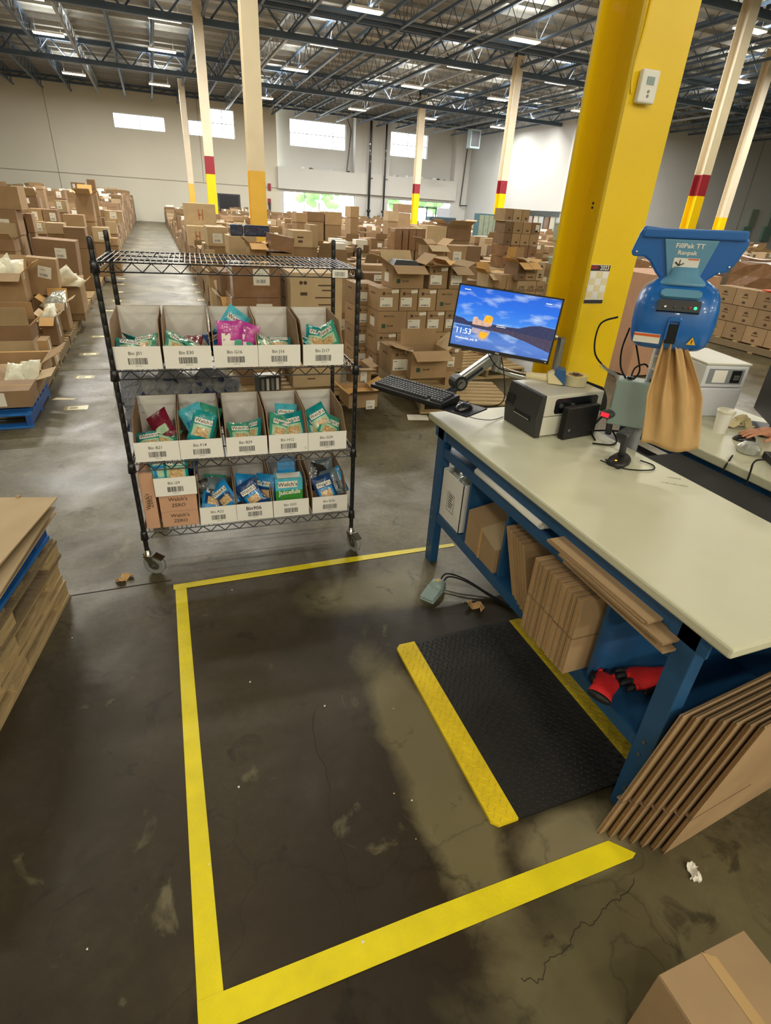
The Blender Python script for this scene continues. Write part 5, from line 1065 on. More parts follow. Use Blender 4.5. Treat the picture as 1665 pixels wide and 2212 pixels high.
# cup, tissue, rear monitor, mouse, hand
t = thing('paper_cup', 'white lidded cup partly behind the hanging kraft paper', 'cup', (2.745, 1.99, ZT)); G().lathe([(.0, 0), (.030, 0), (.043, .115), (.0, .115)], 24).obj('cup_body', 'white_card', t, smooth=False); G().lathe([(.046, .112), (.047, .12), (.042, .128), (.0, .130)], 24).obj('lid', 'poly_white', t)
scrap('crumpled cream tissue between the cup and the rear monitor', 2.93, 2.05, .16, 'cream', 8, False, ZT)
t = thing('monitor', 'black monitor seen from behind at right photo edge', 'monitor', (3.06, 1.93, ZT), R(-128)) 
G().box(-.13, .13, -.09, .09, 0, .012).obj('stand_foot', 'black_plastic', t, bevel=.003); G().box(-.03, .03, -.0, .02, .01, .25).obj('stand_neck', 'black_plastic', t)
G().box(-.27, .27, -.035, -.005, .05, .36).obj('casing', 'black_matte2' if 'black_matte2' in M else 'black_plastic', t, bevel=.006); G().box(-.10, .10, -.005, .02, .14, .32).obj('rear_housing', 'black_plastic', t, bevel=.008)
ms2 = thing('computer_mouse', 'black mouse under a hand on the second bench', 'mouse', (2.775, 1.86, ZT), R(160)); mouse(ms2)
def hand():
    """right forearm and hand, palm down over the mouse, fingers pointing to -x"""
    t = thing('person', 'person mostly out of frame, bare forearm and hand on black mouse', 'person', (2.80, 1.83, ZT), R(-20))
    me = bpy.data.meshes.new('arm'); J = [((.62, -.05, .16), .05), ((.40, -.02, .075), .042), ((.22, 0, .052), .030), ((.13, 0, .056), .030), ((.07, .0, .060), .036), ((.03, .0, .058), .030)]
    V = [p for p, _ in J]; Rr = [r for _, r in J]; E = [(i, i+1) for i in range(len(J)-1)]
    for k, (y, ln, bend) in enumerate(((-.030, .070, .018), (-.010, .082, .02), (.012, .078, .02), (.032, .060, .018))):
        b0 = len(V); V += [(.028, y*.9, .056), (.0, y, .056), (-.03-(ln-.07), y*1.15, .050), (-.03-ln*.55, y*1.2, .050-bend)]; Rr += [.010, .0095, .0085, .0075]; E += [(5, b0), (b0, b0+1), (b0+1, b0+2), (b0+2, b0+3)]
    b0 = len(V); V += [(.085, -.035, .048), (.05, -.055, .038), (.015, -.062, .026)]; Rr += [.013, .011, .009]; E += [(4, b0), (b0, b0+1), (b0+1, b0+2)]
    me.from_pydata(V, E, []); o = bpy.data.objects.new('arm_and_hand', me); COL.objects.link(o); o.parent = t; me.materials.append(M['skin'])
    sk = o.modifiers.new('Skin', 'SKIN'); me.skin_vertices or None
    for v, r in zip(me.skin_vertices[0].data, Rr): v.radius = (r, r*.8)
    me.skin_vertices[0].data[0].use_root = True; ss = o.modifiers.new('Sub', 'SUBSURF'); ss.levels = 2; ss.render_levels = 2
    for k, (y, x, z) in enumerate(((-.036, -.066, .036), (-.012, -.073, .036), (.0144, -.071, .036), (.038, -.061, .036))): pass
    g = G(); g.loft([[(x, r*math.cos(2*PI*i/14)-.03+.0, r*math.sin(2*PI*i/14)*.9+z) for i in range(14)] for x, r, z in ((.40, .052, .08), (.5, .058, .115), (.62, .065, .16))]); g.obj('sleeve', 'sleeve', t, smooth=True)
hand()
G2 = thing('kraft_paper', 'brown kraft paper hanging at the right photo edge over bench', 'packing paper', (2.80, 1.42, ZT+.02), R(20))
g = G(); n = 12; vs = [(-.11-.02*math.sin(j)*.3+.32*i/n, .02*math.sin(i*1.1+j*.6), .30*(j/8)+.02*(1-j/8)*abs(math.sin(i*.9))-(.0 if i > 2 else .03*(3-i)*(-j/8))) for j in range(9) for i in range(n+1)]
vs = [(x*(.35+.65*(1-z/.36))+.08*(z/.3), y, z) for x, y, z in vs]
g.add(vs, [(j*(n+1)+i, j*(n+1)+i+1, (j+1)*(n+1)+i+1, (j+1)*(n+1)+i) for j in range(8) for i in range(n)]); o = g.obj('sheet', 'kraft', G2, smooth=True); sd = o.modifiers.new('s', 'SOLIDIFY'); sd.thickness = .002
t = thing('power_strip', 'black power strip with green light on the second bench', 'power strip', (2.60, 1.52, ZT), R(60)); G().box(-.14, .14, -.03, .03, 0, .035).obj('case', 'black_plastic', t, bevel=.004)
for k in range(4): G().box(-.12+.06*k, -.09+.06*k, -.02, .02, .035, .05).obj('plug', 'black_matte', t)
t = thing('bubble_roll_end', 'small patterned white plastic bundle on the second bench', 'bundle', (2.63, 1.72, ZT), R(20))
g = G(); g.lathe([(0, 0), (.05, .005), (.055, .03), (.035, .05), (0, .052)], 14); g.obj('bundle', 'poly_silver', t)
for i, pts in enumerate(([(2.50, 1.70, .905), (2.43, 1.66, .90), (2.41, 1.66, .82), (2.40, 1.68, .5)], [(2.55, 1.58, .93), (2.44, 1.55, .94), (2.40, 1.52, .86), (2.40, 1.50, .4)], [(2.62, 1.50, .95), (2.48, 1.44, .95), (2.41, 1.40, .85), (2.40, 1.38, .4)], [(2.62, 1.40, .94), (2.5, 1.34, .95), (2.41, 1.30, .84), (2.40, 1.30, .4)])):
    cable('black cable drooping over the second bench edge, %s' % ('leftmost', 'second from left', 'third from left', 'rightmost')[i], pts, .0045)
tag(G().box(2.075, 2.375, .25, 1.90, .70, .85).obj('gap_filler', 'black_matte'), 'black filler block added to darken the gap between the two benches', 'box')  # filler block, added so the gap between the benches stays black
tag(G().box(2.19, 2.40, 1.91, 2.42, .62, .78).obj('gap_filler', 'black_plastic'), 'second black filler block added to darken the bench gap beside the grey post', 'box')  # second added filler, darkens the gap by the post
g = G(); g.box(2.25, 2.262, 1.455, 1.475, .80, .812); tag(g.obj('green_indicator', 'led_green'), 'small green indicator glowing in the gap between benches', 'light')

# ================================================================ CARTONS
# x0 x1 y0 y1 z0 z1 flags label rotation; flags: t taped, o open, w mailers, l/L label front/side, r film, p print, M/E glove print, K peak logo, F arrows, k small logo
FD = {}
def pr_plane(face, w_, d_, h):
    return {'F': (T(w_/2, -.0012, h/2) @ FR, w_, h), 'R': (T(w_+.0012, d_/2, h/2) @ RT(), d_, h), 'L': (T(-.0012, d_/2, h/2) @ LF(), d_, h)}[face]
def carton(x0, x1, y0, y1, z0, z1, fl, lab, rot=0, grp=None, rich=True):
    w_, d_, h = x1-x0, y1-y0, z1-z0; r = random.Random(int(abs(x0*971+y0*373+z0*177)))
    cm = 'card_wrap' if 'r' in fl else ('card_dark' if ('dark' in lab) else 'card_pink' if 'G' in fl else r.choice(['card', 'card', 'card_red', 'card_pale', 'card_dark', 'card']))
    if 'M' in fl or 'E' in fl: cm = 'card'
    if 'p' in fl or 'pale' in lab: cm = 'card_pale'
    if 'K' in fl: cm = 'card'
    opn = 'o' in fl; g = G(); tk = .006
    if opn:
        g.box(0, w_, 0, tk, 0, h); g.box(0, w_, d_-tk, d_, 0, h); g.box(0, tk, tk, d_-tk, 0, h); g.box(w_-tk, w_, tk, d_-tk, 0, h); g.box(tk, w_-tk, tk, d_-tk, 0, tk)
    else: g.box(0, w_, 0, d_, 0, h)
    o = g.obj('carton', cm); tag(o, lab, 'carton', grp); a = R(rot)
    o.location = (x0, y0, z0+.0005)
    if rot: o.rotation_euler = (0, a, 0); o.location.z += abs(math.sin(a))*w_ if rot > 0 else 0; o.location.x += 0
    if not rich: return o
    if opn:
        fl_l = min(d_*.48, .24)
        def flap(X, w2, ang):
            g = G(); g.X = X @ RX(ang); g.box(.002, w2-.002, 0, fl_l, 0, .005); g.obj('flap', ['card_in', 'card', 'card_pale'][r.randrange(3)], o)
        flap(T(0, 0, h) , w_, r.choice((-155, 200, -25+180, 170)) if 'raised front' not in lab else 95)
        flap(T(w_, d_, h) @ RZ(180), w_, r.choice((100, 82, 95)) if ('back flap' in lab or 'upright' in lab or 'raised' in lab) else r.choice((160, 130, 190)))
        fl_l = min(w_*.48, .2); flap(T(w_, 0, h) @ RZ(90), d_, r.choice((165, 140, 150))); flap(T(0, d_, h) @ RZ(-90), d_, r.choice((165, 140, 150)))
        if 'foam' in lab: G().box(tk, w_-tk, tk, d_-tk, h-.05, h-.0).obj('foam_filling', 'grey_dark', o); g = G(); g.add([(.03, .05, h), (w_-.04, .04, h), (w_-.05, d_-.03, h), (.05, d_-.04, h), (.07, .08, h+.05), (w_-.08, .07, h+.045), (w_-.1, d_-.06, h+.04), (.09, d_-.07, h+.05)], [(4,5,6,7),(0,1,5,4),(1,2,6,5),(2,3,7,6),(3,0,4,7)]); g.obj('foam_block', 'grey_dark', o)
        else: G().box(tk, w_-tk, tk, d_-tk, tk, h*.72).obj('contents', 'card_in' if r.random() < .5 else 'grey_dark', o) if 'empty' not in lab else None
        if 'w' in fl:
            for k in range(3 if w_ > .3 else 2):
                q = random.Random(k+int(y0*10)); g = pouch(w_*.72, .32, .15, None, k+int(y0*7)); g.m = [0]*len(g.f)
                mm = 'poly_silver' if 'silver' in lab else 'poly_white'
                b_ = g.obj('mailer_bag', mm, smooth=True); tag(b_, '%s plastic mailer bag number %s in the %s' % ('white' if mm == 'poly_white' else 'silver', 'one two three'.split()[k], ' '.join(lab.split()[:8]).rstrip(',')), 'mailer bag', 'plastic mailer bags in the left cartons')
                b_['label'] = '%s mailer bag, %s one in the %s' % ('white' if mm == 'poly_white' else 'silver', ('left', 'right', 'back')[k], ' '.join(lab.split()[:8]).rstrip(','))
                b_.location = (x0+w_*(.34+.34*k if k < 2 else .5), y0+d_*(.4+.12*k), z1+.0+(.10 if 'pointed' in lab and k == 0 else 0)); b_.rotation_euler = (R(-62+15*k if not ('pointed' in lab and k == 0) else -20), R(20-30*k+(35 if 'pointed' in lab else 0)), R(q.uniform(-30, 30)))
    else:
        if 't' in fl or 'l' in fl: G().box(0, w_, d_/2-.025, d_/2+.025, h, h+.0008).obj('seam_tape', 'tape_clear', o)
    def lbl(face, u, v, lw, lh, m='paper', ang=0, bars=True):
        X, fw, fh = pr_plane(face, w_, d_, h); X = X @ T(fw*u, fh*v, 0) @ RZ(ang); lw = min(lw, fw*.8); lh = min(lh, fh*.8); p = plate(X, lw, lh, m, o, 'shipping_label')
        if bars: g = G(); barcode(g, X @ T(0, -lh*.25, .0012), lw*.7, lh*.22, 0, 3, 12); barcode(g, X @ T(-lw*.1, lh*.2, .0012), lw*.5, lh*.06, 0, 3, 5); g.obj('label_print', 'ink_grey', p)
    if 'l' in fl and 'big white' not in lab: lbl('F', r.uniform(-.15, .2), r.uniform(-.1, .2), .16 if w_ > .3 else w_*.42, .15 if h > .2 else h*.6, ang=0 if 'slanted' not in lab else -8)
    if 'big white' in lab: lbl('F', -.20, 0, .25, .2)
    if 'L' in fl: lbl('R', 0, 0, .05, .2 if h > .25 else h*.8, bars=False)
    if 'S' in fl: lbl('F', .26, -.32, .09, .09)
    if 'M' in fl:
        X, fw, fh = pr_plane('F', w_, d_, h); text('MICROFLEX', .030, 'ink_card', o, X @ T(-fw*.12, fh*.27, 0), 'lettering', bold=.01, sx=.85)
        plate(X @ T(-fw*.30, -fh*.18, 0), .045, .045, 'green_ink', o, 'logo_square'); text('Ansell', .032, 'ink_card', o, X @ T(-fw*.08, -fh*.17, .0), 'lettering', bold=.02)
    if 'E' in fl:
        X, fw, fh = pr_plane('F', w_, d_, h); plate(X @ T(-fw*.26, fh*.28, 0), .032, .032, 'ink_card', o, 'logo_square'); text('Ansell', .026, 'ink_card', o, X @ T(fw*.0, fh*.29, .0), 'lettering', bold=.02)
        p = plate(X @ T(-fw*.12, -fh*.10, 0), fw*.62, fh*.42, 'paper', o, 'white_label'); g = G(); barcode(g, X @ T(-fw*.12, -fh*.24, .0012), fw*.45, fh*.06, 0, 3, 14); g.quad(*[tuple(X @ Vector(q)) for q in ((-fw*.38, fh*.02, .0012), (-fw*.25, fh*.02, .0012), (-fw*.25, fh*.045, .0012), (-fw*.38, fh*.045, .0012))]); g.obj('label_print', 'ink', p)
        plate(X @ T(fw*.30, fh*.38, 0) @ RZ(4), fw*.36, fh*.14, 'paper', o, 'small_label')
    if 'M' in fl or 'E' in fl:
        X, fw, fh = pr_plane('L', w_, d_, h); text('MICROFLEX' if 'E' in fl else 'Ansell', .028, 'ink_card', o, X @ T(0, fh*.22, 0), 'side_lettering', bold=.01)
        if 'M' in fl: plate(X @ T(.0, -fh*.08, 0), fw*.4, fh*.4, 'paper', o, 'white_label')
    if 'y' in fl: X, fw, fh = pr_plane('F', w_, d_, h); plate(X @ T(-fw*.2, -fh*.3, .002), .07, .10, 'paper_yellow', o, 'yellow_sticker')
    if 'K' in fl:
        for fc in 'LF':
            X, fw, fh = pr_plane(fc, w_, d_, h); g = G(); g.add([tuple(X @ Vector(q)) for q in ((-.05, .03, .0006), (.05, .03, .0006), (.012, .075, .0006), (-.01, .06, .0006), (-.02, .07, .0006))], [(0,1,2,3,4)]); g.obj('peak_logo', 'ink_card', o); plate(X @ T(0, -.0, 0), .13, .012, 'ink_card', o, 'printed_line'); plate(X @ T(0, -.08, 0), .06, .04, 'ink_card', o, 'printed_mark')
    if 'F' in fl:
        X, fw, fh = pr_plane('F', w_, d_, h)
        if 'right' in lab and 'upright' in lab and not opn: 
            g = G(); g.add([tuple(X @ Vector(q)) for q in ((-.03, .05, .0006), (.03, .05, .0006), (0, .08, .0006), (-.03, -.03, .0006), (0, -.06, .0006), (.03, -.03, .0006))], [(0,1,2),(3,4,5)]); g.obj('arrow_print', 'ink', o)
        else: text('LIVE', .045, 'ink_card', o, X @ T(0, .03, 0), bold=.03); text('FOOD', .045, 'ink_card', o, X @ T(0, -.01, 0), bold=.03)
        plate(X @ T(0, -fh*.32, 0), fw*.5, fh*.07, 'ink_card', o, 'printed_line')
    if 'k' in fl: X, fw, fh = pr_plane('F', w_, d_, h); plate(X @ T(fw*.1, -fh*.25, 0), fw*.28, fh*.14, 'ink_card', o, 'printed_mark')
    if 'p' in fl:
        X, fw, fh = pr_plane('F', w_, d_, h); red = 'red print' in lab or 'red printed' in lab
        if h > .8:
            for yy, ww, xx in ((.40, .30, .18), (.36, .2, .2), (.30, .34, .14), (.24, .26, .16), (.12, .32, .14), (.02, .22, .15), (-.06, .3, .13), (-.12, .42, .0), (-.22, .35, -.1), (-.26, .22, -.12), (-.30, .12, -.15), (-.38, .3, -.1), (-.42, .16, -.12)): plate(X @ T(fw*xx, fh*yy, 0), fw*ww, .012, 'ink_card', o, 'printed_line')
            plate(X @ T(-fw*.25, fh*.33, 0), .07, .03, 'ink_card', o, 'printed_mark'); g = G(); g.X = X; g.lathe([(.018, 0), (.018, .001), (.0, .001)], 12, 0, (-fw*.30, fh*.42, 0)); g.lathe([(.018, 0), (.018, .001), (.0, .001)], 12, 0, (-fw*.22, fh*.42, 0)); g.obj('round_marks', 'ink_card', o)
            X, fw, fh = pr_plane('L', w_, d_, h)
            for k in range(6): plate(X @ T(-fw*.1, fh*(.4-.14*k), 0) @ RZ(0), fw*.35, .010, 'ink_card', o, 'printed_line')
        elif red: plate(X @ T(-.04, 0, 0), .03, fh*.5, 'ink_red', o, 'red_bar'); plate(X @ T(.05, 0, 0), .03, fh*.5, 'ink_red', o, 'red_bar'); plate(X @ T(.0, 0, 0), .08, .03, 'ink_red', o, 'red_bar')
        else: plate(X @ T(-fw*.12, fh*.1, 0), fw*.3, .02, 'ink_card', o, 'printed_line'); plate(X @ T(-fw*.12, -fh*.15, 0), fw*.22, .03, 'ink_card', o, 'printed_line')
    return o
mat('green_ink', '#2f5040', rough=.7, var=.1)
CARTONS = [
(-1.651, -1.203, 5.42, 5.78, 0.172, 0.318, 'l', 'low carton with big white shipping label on the blue pallet', 0),
(-1.485, -1.214, 5.85, 6.21, 0.152, 0.291, 'ow', 'low open carton stuffed with white mailers behind the big labelled one', 0),
(-1.819, -1.232, 6.35, 6.85, 0.18, 0.326, 'o', 'long empty open carton with curled flaps, second from blue pallet', 0),
(-1.332, -1.224, 7.0, 7.3, 0.135, 0.237, 'L', 'small sealed carton with silver side tape at the aisle edge', 0),
(-1.375, -1.281, 7.1, 7.35, 0.226, 0.387, 'L', 'small sealed carton perched highest beside the leaning open box', 0),
(-2.04, -1.456, 7.35, 7.75, 0.343, 0.503, 'o', 'wide open carton with raised front flap above the empty one', 0),
(-2.03, -1.466, 7.362, 7.74, 0.135, 0.339, 'u', 'carton under the wide open carton with raised front flap above the', 0),
(-1.457, -1.299, 8.0, 8.4, 0.142, 0.476, 'owL', 'tall open carton topped with white mailers, left aisle edge', 0),
(-1.505, -1.26, 8.75, 9.1, 0.189, 0.529, 'ow', 'taller open carton with crumpled silver mailer on its rim', 0),
(-1.481, -1.153, 9.7, 10.2, 0.233, 0.611, 'ow', 'square open carton with pointed white mailer sticking out, left aisle', 0),
(-1.471, -1.163, 9.712, 10.19, 0.135, 0.229, 'u', 'carton under the square open carton with pointed white mailer sticking out,', 0),
(-1.732, -1.363, 9.25, 9.5, 0.544, 1.018, 'tl', 'upright sealed carton with slanted white label, left rows', 4),
(-1.722, -1.373, 9.262, 9.49, 0.135, 0.54, 'u', 'carton under the upright sealed carton with slanted white label, left rows', 0),
(-2.142, -1.679, 8.7, 9.15, 0.541, 0.895, 'ow', 'wide bulging carton with white plastic on top at photo left', 0),
(-2.132, -1.689, 8.712, 9.14, 0.135, 0.537, 'u', 'carton under the wide bulging carton with white plastic on top at', 0),
(-1.88, -1.272, 11.0, 11.5, 0.633, 1.13, 'l', 'large carton with small square label and dark torn hand hole', 3),
(-1.87, -1.282, 11.012, 11.49, 0.135, 0.629, 'u', 'carton under the large carton with small square label and dark torn', 0),
(-2.229, -1.96, 10.2, 10.6, 1.023, 1.188, 'o', 'open carton with upright back flap at the left photo edge', 0),
(-2.219, -1.97, 10.212, 10.59, 0.135, 1.019, 'u', 'carton under the open carton with upright back flap at the left', 0),
(-2.471, -2.025, 11.2, 11.7, 1.175, 1.534, 'tl', 'shrink wrapped brown carton with barcode label, far left edge', 0),
(-2.461, -2.035, 11.212, 11.69, 0.135, 1.171, 'u', 'carton under the shrink wrapped brown carton with barcode label, far left', 0),
(-2.401, -1.945, 11.3, 11.9, 1.538, 1.856, 't', 'topmost wrapped carton of the tall pile at far left', 0),
(-2.159, -2.063, 11.9, 12.2, 1.172, 1.466, 't', 'left one of two slim wrapped upright cartons', 0),
(-2.149, -2.073, 11.912, 12.19, 0.135, 1.168, 'u', 'carton under the left one of two slim wrapped upright cartons', 0),
(-2.032, -1.928, 11.9, 12.2, 1.191, 1.472, 't', 'right one of two slim wrapped upright cartons', 0),
(-2.022, -1.938, 11.912, 12.19, 0.135, 0.659, 'u', 'lowest carton under the right one of two slim wrapped upright cartons', 0),
(-2.022, -1.938, 11.912, 12.19, 0.663, 1.187, 'u', 'carton under the right one of two slim wrapped upright cartons', 0),
(-1.979, -1.659, 13.4, 13.8, 1.099, 1.284, 't', 'low plain carton between the slim wrapped ones and rounded carton', 0),
(-1.969, -1.669, 13.412, 13.79, 0.135, 1.095, 'u', 'carton under the low plain carton between the slim wrapped ones and', 0),
(-1.742, -1.363, 14.2, 14.6, 1.189, 1.419, 't', 'wide sealed carton with rounded shiny corners, left rows', 0),
(-1.732, -1.373, 14.212, 14.59, 0.135, 0.658, 'u', 'lowest carton under the wide sealed carton with rounded shiny corners, left rows', 0),
(-1.732, -1.373, 14.212, 14.59, 0.662, 1.185, 'u', 'carton under the wide sealed carton with rounded shiny corners, left rows', 0),
(-1.623, -1.258, 12.9, 13.3, 0.895, 1.244, 't', 'carton with creased front directly left of the shelf rack top', 0),
(-1.613, -1.268, 12.912, 13.29, 0.135, 0.891, 'u', 'carton under the carton with creased front directly left of the shelf', 0),
(-1.569, -1.263, 15.6, 16.1, 1.257, 1.803, 'to', 'tall brown carton with open wing flaps rising above left rows', 0),
(-1.559, -1.273, 15.612, 16.09, 0.135, 0.692, 'u', 'lowest carton under the tall brown carton with open wing flaps rising above', 0),
(-1.559, -1.273, 15.612, 16.09, 0.696, 1.253, 'u', 'carton under the tall brown carton with open wing flaps rising above', 0),
(-2.395, -2.166, 14.6, 15.0, 1.252, 1.482, 'tl', 'labelled carton of the left rows under a green edged lid', 0),
(-2.323, -2.121, 14.3, 14.7, 1.037, 1.259, 'tl', 'labelled carton beneath the green edged lid pile', 0),
(-2.313, -2.131, 14.312, 14.69, 0.135, 1.033, 'u', 'carton under the labelled carton beneath the green edged lid pile', 0),
(-2.153, -1.885, 14.6, 15.0, 1.247, 1.479, 'tl', 'labelled carton just right of the green edged one', 0),
(-2.107, -1.867, 16.2, 16.6, 1.391, 1.638, 'tl', 'labelled carton halfway up the left rows, white label centred', 0),
(-2.097, -1.877, 16.212, 16.59, 0.135, 0.759, 'u', 'lowest carton under the labelled carton halfway up the left rows, white label', 0),
(-2.097, -1.877, 16.212, 16.59, 0.763, 1.387, 'u', 'carton under the labelled carton halfway up the left rows, white label', 0),
(-1.79, -1.657, 17.2, 17.5, 1.83, 2.028, 'tl', 'small high carton with white label, left of a near twin', 0),
(-1.78, -1.667, 17.212, 17.49, 0.135, 0.979, 'u', 'lowest carton under the small high carton with white label, left of a', 0),
(-1.78, -1.667, 17.212, 17.49, 0.983, 1.826, 'u', 'carton under the small high carton with white label, left of a', 0),
(-1.634, -1.5, 17.2, 17.5, 1.85, 2.028, 'tl', 'small high carton with white label, right of a near twin', 0),
(-1.624, -1.51, 17.212, 17.49, 0.135, 0.989, 'u', 'lowest carton under the small high carton with white label, right of a', 0),
(-1.624, -1.51, 17.212, 17.49, 0.993, 1.846, 'u', 'carton under the small high carton with white label, right of a', 0),
(-1.439, -1.262, 17.3, 17.55, 1.903, 2.112, '', 'highest small carton poking above the left rows', 0),
(-1.429, -1.272, 17.312, 17.54, 0.135, 0.72, 'u', 'lowest carton under the highest small carton poking above the left rows', 0),
(-1.429, -1.272, 17.312, 17.54, 0.724, 1.31, 'u', 'middle carton under the highest small carton poking above the left rows', 0),
(-1.429, -1.272, 17.312, 17.54, 1.314, 1.899, 'u', 'carton under the highest small carton poking above the left rows', 0),
(-2.578, -2.284, 20.0, 20.5, 1.618, 1.825, 'tl', 'dark fronted carton on top line of the left rows', 0),
(-2.568, -2.294, 20.012, 20.49, 0.135, 0.873, 'u', 'lowest carton under the dark fronted carton on top line of the left', 0),
(-2.568, -2.294, 20.012, 20.49, 0.877, 1.614, 'u', 'carton under the dark fronted carton on top line of the left', 0),
(-3.147, -2.943, 21.0, 21.5, 1.837, 1.92, '', 'small flat topmost carton near left wall joint', 0),
(-3.137, -2.953, 21.012, 21.49, 0.135, 0.982, 'u', 'lowest carton under the small flat topmost carton near left wall joint', 0),
(-3.137, -2.953, 21.012, 21.49, 0.986, 1.833, 'u', 'carton under the small flat topmost carton near left wall joint', 0),
(-1.185, -0.764, 17.6, 18.1, 1.209, 1.444, 'tl', 'carton with yellow lid and two labels near the aisle', 0),
(-1.178, -0.935, 17.4, 17.9, 0.924, 1.203, 't', 'carton below the yellow lidded one near the aisle', 0),
(-1.168, -0.945, 17.412, 17.89, 0.135, 0.92, 'u', 'carton under the carton below the yellow lidded one near the aisle', 0),
(-1.336, -1.001, 15.2, 15.7, 0.863, 1.156, 'tl', 'carton with pale green top sheet behind the rack post', 0),
(-1.326, -1.011, 15.212, 15.69, 0.135, 0.859, 'u', 'carton under the carton with pale green top sheet behind the rack', 0),
(-1.106, -0.843, 15.3, 15.7, 0.797, 0.941, 't', 'low carton at the aisle foot behind rack post', 0),
(-1.096, -0.853, 15.312, 15.69, 0.135, 0.793, 'u', 'carton under the low carton at the aisle foot behind rack post', 0),
(0.643, 1.106, 5.9, 6.45, 1.019, 1.313, 'lr', 'upper dark brown film wrapped carton with square white label', 0),
(0.62, 1.094, 5.9, 6.45, 0.71, 1.015, 'lr', 'lower dark brown film wrapped carton with half hidden label', 0),
(0.63, 1.084, 5.912, 6.44, 0.135, 0.706, 'u', 'carton under the lower dark brown film wrapped carton with half hidden', 0),
(1.174, 1.701, 5.72, 6.34, 0.135, 1.276, 'p', 'tall printed tan carton standing behind the rack right half', 0),
(0.592, 0.711, 6.6, 7.1, 0.932, 1.177, '', 'stacked narrow carton left of the film wrapped pair, upper', 0),
(0.571, 0.69, 6.55, 7.05, 0.746, 0.934, 'o', 'open narrow carton left of the film wrapped pair, lower', 0),
(0.581, 0.68, 6.562, 7.04, 0.135, 0.742, 'u', 'carton under the open narrow carton left of the film wrapped pair,', 0),
(0.749, 0.93, 5.2, 5.6, 0.295, 0.624, 't', 'reddish carton seen between the second and third rack shelves', 0),
(0.759, 0.92, 5.212, 5.59, 0.135, 0.291, 'u', 'carton under the reddish carton seen between the second and third rack', 0),
(0.598, 0.737, 8.2, 8.7, 0.795, 1.008, 'o', 'open carton with raised yellow flap at the aisle side', 0),
(0.608, 0.727, 8.212, 8.69, 0.135, 0.791, 'u', 'carton under the open carton with raised yellow flap at the aisle', 0),
(0.751, 1.51, 16.6, 17.3, 1.234, 1.739, 'p', 'large tan carton with faded red print above the aisle', 0),
(0.749, 1.208, 16.0, 16.8, 0.795, 1.244, 'p', 'large tan carton below the faded red printed one', 0),
(0.759, 1.198, 16.012, 16.79, 0.135, 0.791, 'u', 'carton under the large tan carton below the faded red printed one', 0),
(0.816, 1.156, 10.8, 11.5, 1.152, 1.444, 'l', 'brown carton with tall white label right of the printed pair', 0),
(0.826, 1.146, 10.812, 11.49, 0.135, 1.148, 'u', 'carton under the brown carton with tall white label right of the', 0),
(1.063, 1.503, 9.9, 10.5, 1.089, 1.364, '', 'wide brown carton with two blue bundles on top', 0),
(1.073, 1.493, 9.912, 10.49, 0.135, 1.085, 'u', 'carton under the wide brown carton with two blue bundles on top', 0),
(1.259, 1.496, 9.0, 9.4, 1.165, 1.325, 'o', 'small open carton with yellowed flaps beside the column foot', 0),
(1.269, 1.486, 9.012, 9.39, 0.135, 1.161, 'u', 'carton under the small open carton with yellowed flaps beside the column', 0),
(1.525, 1.858, 8.8, 9.25, 1.221, 1.422, 'r', 'film wrapped carton tipped over behind the rack top', 9),
(1.535, 1.848, 8.812, 9.24, 0.135, 0.674, 'u', 'lowest carton under the film wrapped carton tipped over behind the rack top', 0),
(1.535, 1.848, 8.812, 9.24, 0.678, 1.217, 'u', 'carton under the film wrapped carton tipped over behind the rack top', 0),
(1.987, 2.298, 9.4, 9.9, 1.273, 1.501, 'p', 'pale tan printed carton standing on a row of cartons', 0),
(1.997, 2.288, 9.412, 9.89, 0.135, 0.7, 'u', 'lowest carton under the pale tan printed carton standing on a row of', 0),
(1.997, 2.288, 9.412, 9.89, 0.704, 1.269, 'u', 'carton under the pale tan printed carton standing on a row of', 0),
(2.405, 2.541, 10.0, 10.4, 1.235, 1.575, '', 'upright open flap carton right of the pale tan one', 0),
(2.415, 2.531, 10.012, 10.39, 0.135, 0.681, 'u', 'lowest carton under the upright open flap carton right of the pale tan', 0),
(2.415, 2.531, 10.012, 10.39, 0.685, 1.231, 'u', 'carton under the upright open flap carton right of the pale tan', 0),
(2.43, 2.818, 6.2, 6.55, 1.085, 1.325, 'oM', 'open glove carton with dark foam inside, top of glove stack', 0),
(2.888, 3.12, 6.2, 6.6, 1.085, 1.325, 'oE', 'open glove carton with white label, middle of top row', 0),
(3.156, 3.382, 6.2, 6.6, 1.085, 1.325, 'oE', 'glove carton with white label tucked behind monitor top corner', 0),
(2.281, 2.525, 6.2, 6.6, 0.84, 1.08, 'tE', 'first labelled glove carton from the left, second row down', 0),
(2.537, 2.759, 6.2, 6.6, 0.84, 1.08, 'tE', 'second labelled glove carton from the left, second row down', 0),
(2.771, 2.998, 6.2, 6.6, 0.84, 1.08, 'tE', 'third labelled glove carton from the left, second row down', 0),
(3.01, 3.355, 6.2, 6.6, 0.84, 1.08, 'tM', 'sideways glove carton touching monitor edge, second row down', 0),
(2.282, 2.638, 6.2, 6.6, 0.595, 0.835, 'tM', 'sideways glove carton starting the third row down', 0),
(2.644, 2.891, 6.2, 6.6, 0.595, 0.835, 'tE', 'glove carton right of the sideways one, third row down', 0),
(2.903, 3.131, 6.2, 6.6, 0.595, 0.835, 'tE', 'glove carton left of monitor bezel, third row down', 0),
(3.144, 3.391, 6.2, 6.6, 0.595, 0.835, 'tE', 'glove carton half hidden by monitor, third row down', 0),
(2.272, 2.52, 6.2, 6.6, 0.35, 0.59, 'tEy', 'glove carton with yellow sticker, fourth row down', 0),
(2.532, 2.781, 6.2, 6.6, 0.35, 0.59, 'tE', 'glove carton behind the small closed one, fourth row down', 0),
